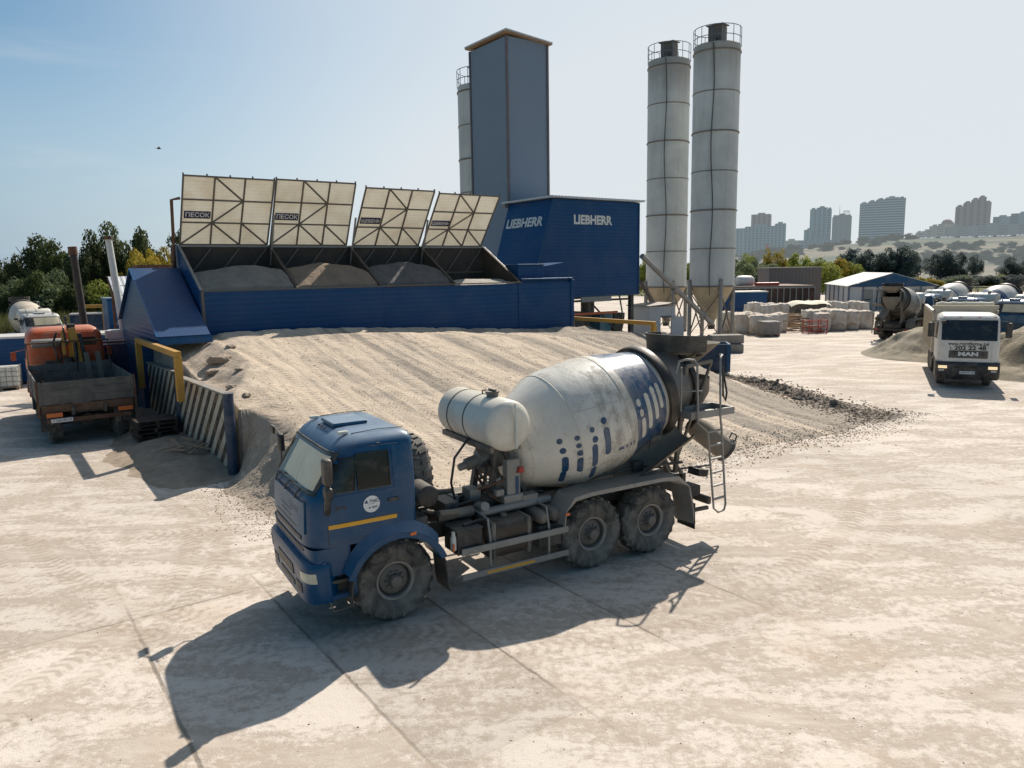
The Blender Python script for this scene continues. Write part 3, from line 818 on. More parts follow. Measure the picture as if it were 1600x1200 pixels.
        b = MB(); b.box(S(.03, 1.95, .02), (.16, .03, .05)); b.build('handle', m['black'], d, bevel=.01)
        b = MB(); b.slab(lambda u, v, o=0: KC.side(u, v, o, sg), -.02, 1.0, 1.655, 1.715, 12, 1, .013); b.build('reflective_strip', m['ylw2'], d)
        # round sticker with company lettering
        b = MB(); c = (.36, 1.93); rr = .125; N = 28
        vs = [S(c[0], c[1], .012)] + [S(c[0] + rr * cos(2 * PI * i / N), c[1] + rr * sin(2 * PI * i / N), .012) for i in range(N)]
        b.add(vs, [(0, 1 + i, 1 + (i + 1) % N) for i in range(N)])
        X = M.Translation(S(c[0], c[1], .014)) @ M.Rotation(R(180 if sg > 0 else 0), 4, 'Z') @ M.Rotation(R(90), 4, 'X')
        b.text('▲ ВМС', .062, X @ M.Translation((0, .04, 0)), 1, .002); b.text('▲ ВМС', .04, X @ M.Translation((.02, -.05, 0)), 1, .001)
        b.box(S(c[0], c[1] + .005, .0135), (.11, .002, .004), None, 1)
        b.build('door_sticker', [m['paper'], m['decalb']], d)
        b = MB(); b.text('43118', .062, M.Translation(S(.82, 1.95, .011)) @ M.Rotation(R(180 if sg > 0 else 0), 4, 'Z') @ M.Rotation(R(90), 4, 'X'), 0, .004)
        b.build('model_number', m['letterk'], d)
    # mirrors
    b = MB(); b.tube([(.95, 1.12, 2.66), (1.02, 1.28, 2.70), (1.03, 1.30, 2.62)], .012, 6); b.build('mirror_arm', m['black'], T, 40)
    b = MB()
    b.tube([(1.00, 1.12, 1.90), (1.03, 1.22, 1.98), (1.04, 1.30, 2.15), (1.03, 1.30, 2.34)], .045, 8)
    b.build('mirror_arm', m['black'], T, 40)
    b = MB(); b.box((1.03, 1.30, 2.54), (.12, .20, .38)); b.build('mirror', m['black'], T, 40, bevel=.045, seg=3)
    b = MB(); b.box((1.03, 1.30, 2.24), (.11, .19, .17)); b.build('mirror', m['black'], T, 40, bevel=.04, seg=3)
    b = MB(); b.tube([(1.04, -1.20, 2.6), (1.08, -1.42, 2.70)], .012, 6); b.build('mirror_arm', m['black'], T, 40)
    b = MB(); b.tube([(.95, -1.10, 2.66), (1.04, -1.20, 2.6), (1.05, -1.21, 2.1), (1.0, -1.12, 2.0)], .014, 6)
    b.build('mirror_arm', m['black'], T, 40)
    b = MB(); b.box((1.10, -1.50, 2.66), (.05, .22, .14)); b.build('mirror', m['black'], T, 40, bevel=.02)
    b = MB(); b.box((1.04, -1.22, 2.48), (.10, .18, .30)); b.build('mirror', m['black'], T, 40, bevel=.035)
    # front fenders
    def arc(sg, a0, a1, r0, r1, y0, y1, n=18):
        b = MB(); vs = []
        for i in range(n + 1):
            a = R(lerp(a0, a1, i / n))
            for (r, y) in ((r0, y0), (r0, y1), (r1, y1), (r1, y0)): vs.append((r * cos(a), sg * y, .63 + r * sin(a)))
        fs = []
        for i in range(n):
            for k in range(4): fs.append((i * 4 + k, i * 4 + (k + 1) % 4, i * 4 + 4 + (k + 1) % 4, i * 4 + 4 + k))
        fs += [(3, 2, 1, 0), (n * 4, n * 4 + 1, n * 4 + 2, n * 4 + 3)]
        return b.add(vs, fs)
    for sg in (1, -1):
        b = arc(sg, 18, 158, .725, .755, .66, 1.20); b2 = arc(sg, 18, 158, .725, .83, 1.20, 1.255)
        b.add(b2.v, b2.f)
        # swollen top skin between fender lip and cab side
        vs = []
        for i in range(15):
            a = R(lerp(22, 140, i / 14)); vs += [(.83 * cos(a), sg * 1.25, .63 + .83 * sin(a)), (.90 * cos(a), sg * 1.115, .63 + .98 * sin(a))]
        b.add(vs, [(2 * i, 2 * i + 2, 2 * i + 3, 2 * i + 1) for i in range(14)])
        f = b.build('front_fender', B_, T, 40, bevel=.01)
        b = MB(); b.box((-.22, sg * 1.262, 1.40), (.10, .02, .05)); b.build('side_marker', m['amber'], f, bevel=.008)
        b = arc(sg, 185, 158 + 2, .725, .75, .70, 1.24) if False else arc(sg, 180 - 206, 17.5, .0, .0, 0, 0)
        b = MB()
        for a0, a1 in ((158.5, 186),):
            pass
        q = arc(sg, -12, 17.8, .725, .750, .70, 1.24)
        # mirror in x: the guard sits on the rear side of the wheel
        b.add([V((-p.x if False else p.x, p.y, p.z)) for p in q.v], q.f)
        b.build('mudguard', m['frame'], T, 40)

def arc_guard(T, mat):
    pass

def mixer(kind='main', label='', loc=(0, 0, 0), rz=0, group=None):
    T = empty('concrete_mixer_truck', loc, rz, label, 'mixer truck', group)
    kcab(T)
    # chassis
    b = MB()
    for y in (-.42, .42): b.bb(1.2, -6.35, y - .04, y + .04, .93, 1.20)
    for x in (-1.2, -2.2, -3.2, -4.35, -5.6, -6.3): b.bb(x - .05, x + .05, -.379, .379, .97, 1.16)
    b.build('chassis_frame', m['frame'], T, bevel=.008)
    b = MB()
    for y in (-.42, .42): b.bb(-1.35, -6.0, y - .045, y + .045, 1.205, 1.34)
    b.bb(-3.0, -6.0, -.37, .37, 1.22, 1.26)
    b.build('subframe', m['steel'], T, bevel=.01)
    for x in (0, -3.69, -5.01):
        b = MB(); b.cyl((x, -.95, .63), (x, .95, .63), .085, n=12); b.lathe([(0, -.2), (.16, -.19), (.24, -.08), (.24, .08), (.16, .19), (0, .2)], 16, (x, .05, .63), (1, 0, 0))
        for y in (-.55, .55): b.beam((x - .55, y, .82), (x + .55, y, .82), .08, .09)
        b.build('axle', m['frame'], T, 40)
        for sg in (1, -1): wheel(T, x, sg * 1.10, sg, .635, .42)
    # rear-of-front-wheel guard flaps
    for sg in (1, -1):
        b = MB(); vs = []
        pr = [(-.69, .98), (-.735, .86), (-.75, .70), (-.76, .52), (-.80, .34)]
        for (x, z) in pr: vs += [(x, sg * .78, z), (x, sg * 1.24, z), (x - .02, sg * 1.24, z), (x - .02, sg * .78, z)]
        fs = []
        for i in range(len(pr) - 1):
            for k in range(4): fs.append((i * 4 + k, i * 4 + (k + 1) % 4, i * 4 + 4 + (k + 1) % 4, i * 4 + 4 + k))
        b.add(vs, fs); b.build('mud_flap', m['frame'], T, 40)
    # stuff behind the cab
    sp = wheel(T, -.86, 0, 1, .62, .42); sp.name = 'spare_wheel'; sp.rotation_euler = (0, 0, R(90)); sp.location = (-.86, -.18, 1.95)
    b = MB(); b.bb(-.78, -.60, -.5, -.42, 1.2, 2.3); b.bb(-.78, -.60, .1, .18, 1.2, 2.3); b.bb(-.78, -.6, -.5, .18, 1.9, 2.0); b.build('spare_wheel_carrier', m['frame'], T, bevel=.01)
    b = MB(); b.lathe([(0, 0), (.13, 0), (.17, -.03), (.175, -.5), (.13, -.52), (0, -.52)], 24, (-.62, .98, 1.82), (0, 1, 0)); b.tube([(-.62, .45, 1.82), (-.62, .2, 1.7), (-.6, .1, 1.3)], .07, 10)
    b.build('air_filter', m['frame'], T, 40)
    b = MB(); b.bb(-.52, -.44, .35, .95, 1.10, 1.20); b.bb(-.62, -.40, .6, .9, 1.2, 1.5); b.tube([(-.8, .9, 1.5), (-1.2, .7, 1.4), (-1.4, .5, 1.3)], .05, 8)
    b.tube([(-.9, .62, 1.34), (-1.55, .62, 1.34)], .085, 10); b.tube([(-1.0, -.25, 1.45), (-1.6, -.25, 1.40)], .09, 10); b.box((-1.25, .2, 1.38), (.25, .5, .2))
    b.build('gearbox_cover', m['steel'], T, 40, bevel=.01)
    # side equipment, left
    for sg in (1, -1):
        b = MB(); b.bb(-1.02, -1.46, sg * .62, sg * 1.10, .82, 1.20); b.bb(-1.0, -1.48, sg * .60, sg * 1.12, 1.20, 1.225); b.build('battery_box', m['frame'], T, bevel=.015)
    b = MB(); b.cyl((-.94, 1.12, .95), (-.94, 1.12, 1.16), .045, n=12); b.cyl((-.94, 1.12, 1.16), (-.94, 1.12, 1.24), .03, n=10); b.build('fuel_filter', m['plast'], T, 40)
    b = MB(); b.box((-.92, 1.15, 1.0), (.03, .05, .12)); b.build('side_reflector', m['amber'], T)
    def rbox(x0, x1, y0, y1, z0, z1, name, mat, bev, par=None):
        b = MB(); b.bb(x0, x1, y0, y1, z0, z1); return b.build(name, mat, par or T, 40, bevel=bev, seg=4)
    ft = rbox(-1.56, -2.46, .52, 1.10, .62, 1.22, 'fuel_tank', m['rustk'], .12)
    b = MB()
    for x in (-1.68, -2.34): b.bb(x - .04, x + .04, .505, 1.115, .605, 1.235)
    b.build('tank_strap', m['steel'], ft, 40, bevel=.12, seg=4)
    b = MB(); b.cyl((-2.0, .85, 1.22), (-2.0, .85, 1.27), .06, n=14); b.build('filler_cap', m['steel'], ft)
    rbox(-1.56, -2.46, -.52, -1.10, .66, 1.22, 'tool_box', m['frame'], .04)
    for x in (-2.66, -2.92):
        b = MB(); b.lathe([(0, 0), (.07, .01), (.11, .06), (.12, .12), (.12, .55), (.11, .61), (.07, .66), (0, .67)], 18, (x, .42, 1.12), (0, 1, 0)); b.build('air_cylinder', m['steel'], T, 40)
    b = MB(); b.bb(-2.56, -3.02, .5, 1.05, .60, .98); b.build('locker', m['frame'], T, bevel=.02)
    for sg in (1, -1):
        b = MB(); y = sg * 1.16
        b.bb(-1.06, -3.08, y - .015, y + .015, .83, .94); b.bb(-1.06, -3.08, y - .015, y + .015, .42, .52)
        for x in (-1.60, -2.72): b.tube([(x, y - sg * .05, .42), (x, y - sg * .05, 1.0), (x, y - sg * .12, 1.30), (x, sg * .46, 1.34)], .022, 6)
        sr = b.build('side_guard', m['alum'], T, bevel=.006)
        b = MB(); b.bb(-1.5, -2.4, y + sg * .0155, y + sg * .019, .45, .49); b.build('reflective_tape', m['ylw2'], sr)
    # rear mudguards
    for sg in (1, -1):
        b = MB(); pr = [(-2.94, .98), (-2.97, 1.22), (-3.16, 1.44), (-3.5, 1.475), (-5.1, 1.475), (-5.50, 1.44), (-5.78, 1.20), (-5.88, .80), (-5.93, .45)]
        vs = []
        for (x, z) in pr: vs += [(x, sg * .74, z), (x, sg * 1.26, z), (x, sg * 1.26, z - .07 if z > 1.3 else z), (x + (.03 if x > -4 else -.03) * -1, sg * 1.25, z - .075 if z > 1.3 else z), (x + (.03 if x < -4 else -.03), sg * .74, z - .03)]
        fs = []
        for i in range(len(pr) - 1):
            for k in range(5): fs.append((i * 5 + k, i * 5 + (k + 1) % 5, i * 5 + 5 + (k + 1) % 5, i * 5 + 5 + k))
        b.add(vs, fs)
        for x in (-3.4, -5.3): b.beam((x, sg * .46, 1.30), (x, sg * 1.2, 1.43), .06, .05)
        g = b.build('rear_mudguard', m['alum'], T, 30)
        b = MB(); b.bb(-5.90, -5.92, sg * .80, sg * 1.26, .35, .85); b.build('mud_flap', m['hose'], g)
        b = MB(); b.box((-3.0, sg * 1.262, 1.18), (.08, .02, .05)); b.build('side_marker', m['amber'], g)
    # mixer front pedestal, gear, hydraulic motor
    b = MB()
    for y in (-.34, .34):
        b.beam((-2.05, y, 1.34), (-2.20, y * .8, 2.28), .12, .10); b.beam((-2.75, y, 1.34), (-2.30, y * .8, 2.28), .10, .08)
    b.bb(-2.05, -2.5, -.42, .42, 2.24, 2.34); b.box((-2.2, 0, 1.75), (.12, .6, .1)); b.bb(-1.95, -2.55, -.5, .5, 1.35, 1.43)
    b.build('drum_pedestal', m['steel'], T, bevel=.012)
    b = MB(); ax = V((-cos(R(13)), 0, sin(R(13)))); o = V((-2.45, 0, 2.10))
    b.lathe([(0, -.85), (.06, -.85), (.07, -.72), (.11, -.70), (.11, -.50), (.17, -.46), (.17, -.30), (.24, -.28), (.26, -.05), (.20, .02), (.16, .06)], 24, o, ax)
    for k in range(8):
        a = 2 * PI * k / 8; b.box(o - ax * .45 + V((0, .15 * cos(a), .15 * sin(a))), (.05, .03, .03))
    b.build('drum_gearbox', m['alum'], T, 35)
    b = MB(); b.box((-2.30, .62, 1.80), (.26, .16, .62)); b.box((-2.28, .56, 1.44), (.38, .34, .14)); b.box((-2.05, .62, 1.56), (.16, .12, .12)); b.build('control_box', m['alum'], T, bevel=.02)
    b = MB(); b.box((-2.42, .72, 1.92), (.10, .08, .10)); b.build('orange_lever_knob', m['red'], T, bevel=.02)
    b = MB(); b.box((-2.36, .705, 1.66), (.06, .01, .30)); b.build('blue_label', m['decalb'], T)
    b = MB(); b.tube([(-1.75, .45, 1.62), (-2.1, .6, 1.74), (-2.40, .70, 1.90)], .022, 6); b.tube([(-2.0, -.1, 1.7), (-1.95, .5, 1.5), (-2.2, .7, 1.3)], .03, 6); b.build('control_rod', m['rust'], T)
    b = MB()
    b.tube([(-2.0, .05, 2.35), (-1.75, .12, 2.42), (-1.45, .2, 2.15), (-1.35, .25, 1.75), (-1.4, .3, 1.4)], .022, 7)
    b.tube([(-2.1, .2, 2.0), (-1.95, .35, 1.8), (-1.9, .3, 1.5), (-1.6, .2, 1.38)], .03, 7)
    b.tube([(-2.3, .3, 1.5), (-1.9, .55, 1.42), (-1.6, .45, 1.45), (-1.2, .4, 1.36)], .02, 7)
    b.tube([(-1.5, .1, 1.4), (-1.9, .1, 1.5), (-2.4, .2, 1.45), (-3.0, .5, 1.38)], .03, 7)
    b.tube([(-.5, .9, 1.6), (-.9, .8, 1.45), (-1.3, .6, 1.30)], .022, 7); b.tube([(-1.2, .95, 1.24), (-1.6, .9, 1.26), (-1.7, .6, 1.3)], .03, 7)
    b.tube([(-1.9, .35, 1.75), (-2.0, .4, 1.95), (-1.9, .4, 2.05), (-1.8, .4, 1.95), (-1.85, .4, 1.78)], .03, 7)
    b.build('hydraulic_hose', m['hose'], T)
    b = MB(); b.tube([(-1.62, .72, 1.30), (-3.0, .70, 1.32)], .07, 10); b.cyl((-1.7, .5, 1.35), (-1.7, .78, 1.42), .08, n=10); b.box((-2.6, .64, 1.40), (.3, .2, .12)); b.box((-1.75, .2, 1.5), (.2, .3, .18)); b.box((-1.45, .1, 1.42), (.12, .2, .14))
    b.build('hydraulic_pipe', m['alum'], T, 40)
    # water tank across the frame
    b = MB(); L0, L1, rr = -.86, .98, .42; c = (-2.06, 0, 2.75)
    pr = [(0, L0 - .10), (.18, L0 - .085), (.31, L0 - .05), (.395, L0), (rr, L0 + .05), (rr, L1 - .05), (.395, L1), (.31, L1 + .05), (.18, L1 + .085), (0, L1 + .10)]
    b.lathe(pr, 40, c, (0, 1, 0))
    tk = b.build('water_tank', m['tankw'], T, 40)
    for y in (-.45, .15):
        b = MB(); b.lathe([(rr + .001, -.012), (rr + .008, -.012), (rr + .008, .012), (rr + .001, .012)], 40, (c[0], y, c[2]), (0, 1, 0)); b.build('tank_band', m['frame'], tk, 40)
    b = MB(); b.cyl((c[0], .45, 3.14), (c[0], .45, 3.23), .10, n=16); b.cyl((c[0], .45, 3.23), (c[0], .45, 3.26), .12, n=16); b.box((c[0], .45, 3.28), (.05, .2, .03)); b.tube([(c[0], .1, 3.16), (c[0], .1, 3.22), (c[0] - .05, .15, 3.23), (c[0] - .05, .35, 3.21)], .014, 6); b.build('tank_hatch', m['steel'], tk, 40)
    b = MB(); b.tube([(c[0] - .06, L1 + .10, 3.12), (c[0] - .06, L1 + .125, 3.06), (c[0] - .06, L1 + .125, 2.40)], .022, 6); b.build('level_tube', m['plast'], tk)
    b = MB()
    for y in (-.55, .55): b.bb(-1.8, -2.25, y - .03, y + .03, 2.30, 2.46)
    b.bb(-1.75, -1.82, -.9, .9, 2.32, 2.42); b.bb(-2.26, -2.33, -.9, .9, 2.32, 2.42); b.build('tank_cradle', m['steel'], T, bevel=.01)
    # ---- drum (own axes: x = along the drum axis towards the mouth)
    D = bpy.data.objects
    pr = [(0, .0), (.30, .01), (.55, .05), (.66, .12), (.72, .22), (1.075, 1.02), (1.11, 1.20), (1.11, 2.02), (1.09, 2.20), (.87, 3.20), (.86, 3.26), (.86, 3.42), (.79, 3.48), (.62, 4.12), (.60, 4.20), (.55, 4.20), (.56, 3.9)]
    b = MB(); b.lathe(pr, 72, (0, 0, 0), (1, 0, 0))
    TI = R(13); dl = (-2.42, 0, 2.07)
    # local x must point backwards-up: rotate 180 deg about z then tilt
    rotm = (M.Rotation(PI, 3, 'Z') @ M.Rotation(-TI, 3, 'Y')).to_euler()
    dr = b.build('mixing_drum', m['drum'], T, 32, loc=dl, rot=rotm)
    def Rp(u):
        for (r0, h0), (r1, h1) in zip(pr, pr[1:]):
            if h0 <= u <= h1: return r0 + (r1 - r0) * (u - h0) / (h1 - h0)
        return .6
    def DS(u, th, off=.004):          # th: 0 = up, 90 = left side of truck
        r = Rp(u) + off
        return V((u, -r * sin(th), r * cos(th)))
    def decal(mb, u, th, ru, rt, mi=0, pill=0.0):
        r = Rp(u); K = 8; rows = []
        for i in range(K + 1): q = -PI / 2 + PI / 2 * i / K; rows.append((rt * sin(q) - pill / 2, ru * cos(q)))
        if pill:
            for i in range(1, 6): rows.append((-pill / 2 + pill * i / 6, ru))
        for i in range(K + 1): q = PI / 2 * i / K; rows.append((rt * sin(q) + pill / 2, ru * cos(q)))
        vs = []; fs = []
        for dt, hw_ in rows:
            for x in (-1, -.5, 0, .5, 1): vs.append(DS(u + x * hw_, R(th) + dt / r))
        for j in range(len(rows) - 1):
            for k in range(4): fs.append((5 * j + k, 5 * j + k + 1, 5 * j + k + 6, 5 * j + k + 5))
        mb.add(vs, fs, mi)
    b = MB()
    for u, th, k in ((.70, 82, .05), (.72, 93, .055), (.98, 84, .045), (.98, 91.5, .045), (.99, 99, .055), (1.28, 81.5, .05), (1.30, 91, .06), (1.56, 78, .06)): decal(b, u, th, k, k)
    for u, th, k, L in ((.74, 110, .055, .22), (.99, 112.5, .06, .20), (1.27, 107, .062, .34), (1.56, 98, .065, .40), (.72, 128, .05, .2), (1.27, 128, .06, .2)): decal(b, u, th, k, k, 0, L)
    b.build('blue_dot_pattern', m['decalb'], dr, 0)
    b = MB()
    for u, th, k in ((2.42, 76, .05), (2.44, 87, .05), (2.66, 74, .055), (2.86, 70, .055), (3.02, 68, .045)): decal(b, u, th, k, k, 0, .04)
    for u, th, k, L in ((2.46, 104, .055, .30), (2.66, 92, .055, .50), (2.86, 88, .05, .42), (3.02, 82, .045, .30)): decal(b, u, th, k, k, 0, L)
    b.build('white_dot_pattern', m['drumdot'], dr, 0)
    b = MB(); b.text('135  К 205', .09, M.Rotation(0, 4, 'X'), 0, .004)
    for p in b.v: p[:] = DS(2.0 - p.x * 1.0, R(112) - p.y / 1.15)
    b.build('stencil_writing', m['decalb'], dr)
    b = MB()
    for u in (.24, 1.04, 2.12): 
        r = Rp(u); b.lathe([(r + .001, u - .008), (r + .007, u - .008), (r + .007, u + .008), (r + .001, u + .008)], 72, (0, 0, 0), (1, 0, 0))
    b.tube([DS(1.04 + .2 * k, R(62 + 1 * k), .004) for k in range(6)], .006, 5)
    b.build('weld_seam', m['drumdot'], dr, 40)
    b = MB(); b.lathe([(.86, 3.24), (.935, 3.24), (.945, 3.26), (.945, 3.40), (.935, 3.42), (.86, 3.42)], 72, (0, 0, 0), (1, 0, 0)); b.build('roller_ring', m['ringm'], dr, 32)
    b = MB(); b.lathe([(.60, 4.10), (.68, 4.10), (.69, 4.2), (.60, 4.2)], 48, (0, 0, 0), (1, 0, 0)); b.lathe([(.78, 3.50), (.80, 3.50), (.79, 3.56), (.77, 3.56)], 48, (0, 0, 0), (1, 0, 0)); b.build('mouth_rim', m['ringm'], dr, 32)
    # rear support and rollers
    b = MB()
    for y in (-.48, .48):
        b.beam((-5.35, y, 1.34), (-5.50, y, 2.02), .12, .10); b.beam((-5.95, y, 1.30), (-5.55, y, 2.02), .10, .10)
        b.beam((-6.1, y * 1.05, 1.25), (-6.25, y * 1.25, 3.35), .08, .08); b.beam((-6.3, y, 1.2), (-5.6, y, 2.0), .06, .06)
        b.beam((-6.25, y * 1.25, 3.35), (-6.95, y * 1.2, 3.40), .07, .07); b.beam((-6.15, y * 1.1, 1.6), (-6.95, y * 1.2, 3.40), .05, .05)
    b.bb(-5.4, -5.65, -.6, .6, 1.98, 2.08); b.beam((-6.2, -.6, 2.3), (-6.2, .6, 2.3), .07, .07)
    b.build('rear_support', m['skin'], T, bevel=.008)
    for y in (-.42, .42):
        b = MB(); b.cyl((-5.42, y, 2.10), (-5.68, y, 2.16), .11, n=18); b.build('support_roller', m['frame'], T, 40)
    # charging hopper with curved splash guard
    b = MB(); c0 = V((-6.70, 0, 0)); n = 24; vs = []
    for (z, rx, ry, ox) in ((3.30, .26, .26, .10), (3.52, .42, .44, .02), (3.74, .60, .60, -.05), (3.735, .56, .56, -.05), (3.52, .38, .40, .02), (3.31, .22, .22, .10)):
        for i in range(n):
            a = 2 * PI * i / n; k = 4
            vs.append(c0 + V((ox + rx * math.copysign(abs(cos(a)) ** (2 / k), cos(a)), ry * math.copysign(abs(sin(a)) ** (2 / k), sin(a)), z)))
    fs = [(j * n + i, j * n + (i + 1) % n, (j + 1) * n + (i + 1) % n, (j + 1) * n + i) for j in range(5) for i in range(n)]
    b.add(vs, fs); b.build('charging_hopper', m['skin'], T, 40)
    b = MB(); vs = []
    for i in range(17):
        a = R(lerp(-100, 100, i / 16)); x = -6.62 + .62 * cos(a); y = .66 * sin(a)
        vs += [(x, y, 3.60), (x + .03 * cos(a), y * 1.03, 3.92 + .03 * cos(a))]
        vs += [(x - .02, y * .97, 3.60), (x + .01 * cos(a), y * 1.0, 3.92 + .03 * cos(a))]
    fs = []
    for i in range(16): k = 4 * i; fs += [(k, k + 4, k + 5, k + 1), (k + 2, k + 3, k + 7, k + 6), (k + 1, k + 5, k + 7, k + 3), (k, k + 2, k + 6, k + 4)]
    b.add(vs, fs); b.build('splash_guard', m['frame'], T, 40)
    # discharge collector
    b = MB(); n = 20; vs = []
    for (z, r, ox) in ((3.05, .50, 0), (2.75, .48, -.02), (2.35, .26, -.08), (2.20, .22, -.1)):
        for i in range(n + 1):
            a = R(lerp(60, 300, i / n)); vs.append((-6.75 + ox - r * cos(a) * -1, r * 1.1 * sin(a), z))
    fs = [(j * (n + 1) + i, j * (n + 1) + i + 1, (j + 1) * (n + 1) + i + 1, (j + 1) * (n + 1) + i) for j in range(3) for i in range(n)]
    b.add(vs, fs); b.build('discharge_collector', m['skin'], T, 40)
    # swivel chute hanging out at the back, its rim and handle
    b = MB(); p0 = V((-6.75, .25, 2.12)); p1 = V((-7.45, .55, 1.52)); ax = (p1 - p0).normalized(); L = (p1 - p0).length
    b.lathe([(.17, 0), (.23, .25), (.235, L), (.21, L), (.20, .25), (.15, 0)], 26, p0, ax)
    ch = b.build('discharge_chute', m['skin'], T, 40)
    b = MB(); b.lathe([(.235, L - .03), (.26, L - .03), (.26, L + .01), (.235, L + .01)], 26, p0, ax)
    b.tube([p1 + V((0, .05, .22)), p1 + V((-.10, .05, .36)), p1 + V((-.24, .05, .28)), p1 + V((-.18, .05, .10))], .016, 6)
    b.build('chute_handle', m['frame'], ch, 40)
    # folded extension trough lying along the side
    b = MB(); p0 = V((-4.55, .70, 1.50)); p1 = V((-6.0, .82, 2.25)); d = (p1 - p0).normalized()
    b.lathe([(.30, 0), (.30, (p1 - p0).length), (.27, (p1 - p0).length), (.27, 0), (.30, 0)], 18, p0, d, a0=R(150), a1=R(330)); b.build('extension_chute', m['skin'], T, 40)
    # work platform and ladder at the left rear corner
    b = MB(); b.bb(-5.95, -7.0, .52, .56, 2.42, 2.56); b.bb(-5.95, -7.0, 1.08, 1.12, 2.42, 2.56); b.bb(-5.91, -5.95, .52, 1.12, 2.42, 2.56); b.bb(-7.0, -7.04, .52, 1.12, 2.42, 2.56); b.bb(-5.951, -6.999, .561, 1.079, 2.43, 2.45)
    b.build('platform', m['alum'], T, bevel=.006)
    b = MB()
    b.tube([(-5.72, .9, 3.30), (-5.74, .95, 3.52), (-5.85, 1.02, 3.55), (-5.97, 1.1, 3.54), (-6.01, 1.14, 3.46), (-6.04, 1.16, 2.35), (-6.30, 1.16, 2.15), (-6.50, 1.16, .62), (-6.62, 1.16, .52), (-6.78, 1.16, .54), (-6.84, 1.14, .64), (-6.70, 1.12, 2.15), (-6.66, 1.12, 2.4), (-6.64, 1.10, 3.46), (-6.70, 1.05, 3.54), (-6.9, .9, 3.55), (-7.05, .7, 3.53)], .021, 8)
    for k in range(6):
        z = .80 + k * .27; x0 = lerp(-6.50, -6.30, (z - .62) / 1.53); x1 = lerp(-6.84, -6.70, (z - .64) / 1.5)
        b.beam((x0, 1.16, z), (x1, 1.13, z), .05, .03)
    b.tube([(-6.14, 1.16, 2.95), (-5.85, .9, 2.95)], .016, 6); b.tube([(-6.64, 1.11, 2.98), (-7.05, .7, 2.98)], .016, 6); b.tube([(-5.82, .93, 3.4), (-5.85, .9, 2.56)], .016, 6)
    b.tube([(-6.4, 1.16, 1.5), (-6.2, .5, 1.3)], .02, 6)
    b.build('ladder', m['alum'], T, 50)
    b = MB(); b.tube([(-6.95, .75, 3.53), (-6.98, .85, 3.2), (-6.95, .9, 2.75), (-7.0, .92, 2.65), (-7.05, .9, 2.8), (-7.02, .8, 3.3)], .02, 7)
    b.tube([(-6.4, .5, 3.5), (-6.5, .6, 3.6), (-6.65, .6, 3.55), (-6.7, .4, 3.5), (-6.6, .3, 3.62), (-6.45, .45, 3.6)], .02, 6)
    b.build('wash_hose', m['hose'], T)
    # tail
    b = MB(); b.bb(-6.36, -6.44, -1.15, 1.15, .72, .86); b.bb(-6.30, -6.40, -.5, .5, .9, 1.2); b.bb(-6.05, -6.35, .62, .95, .86, 1.06); b.beam((-5.9, 1.0, .62), (-6.5, 1.0, .60), .07, .07); b.beam((-6.2, .9, 1.35), (-6.45, .9, 1.30), .3, .14)
    b.box((-5.0, .66, 1.58), (.22, .12, .18)); b.box((-5.35, .62, 1.52), (.3, .2, .08)); b.tube([(-3.2, .66, 1.40), (-4.2, .62, 1.52), (-5.2, .66, 1.54), (-6.1, .7, 1.5)], .03, 7)
    tl = b.build('tail_beam', m['frame'], T, bevel=.01)
    for y in (-.95, .95):
        b = MB(); b.box((-6.45, y, .79), (.03, .30, .10)); b.build('tail_lamp', m['red'], tl)
    for y in (-.8, .8):
        b = MB(); b.tube([(-.62, y * .9 * .9, .62), (-.2, y * .5, .7)], .03, 6)
    b = MB(); b.tube([(-2.2, -.55, 1.9), (-2.2, -.75, 2.3), (-2.5, -.8, 3.3)], .04, 8)
    return T

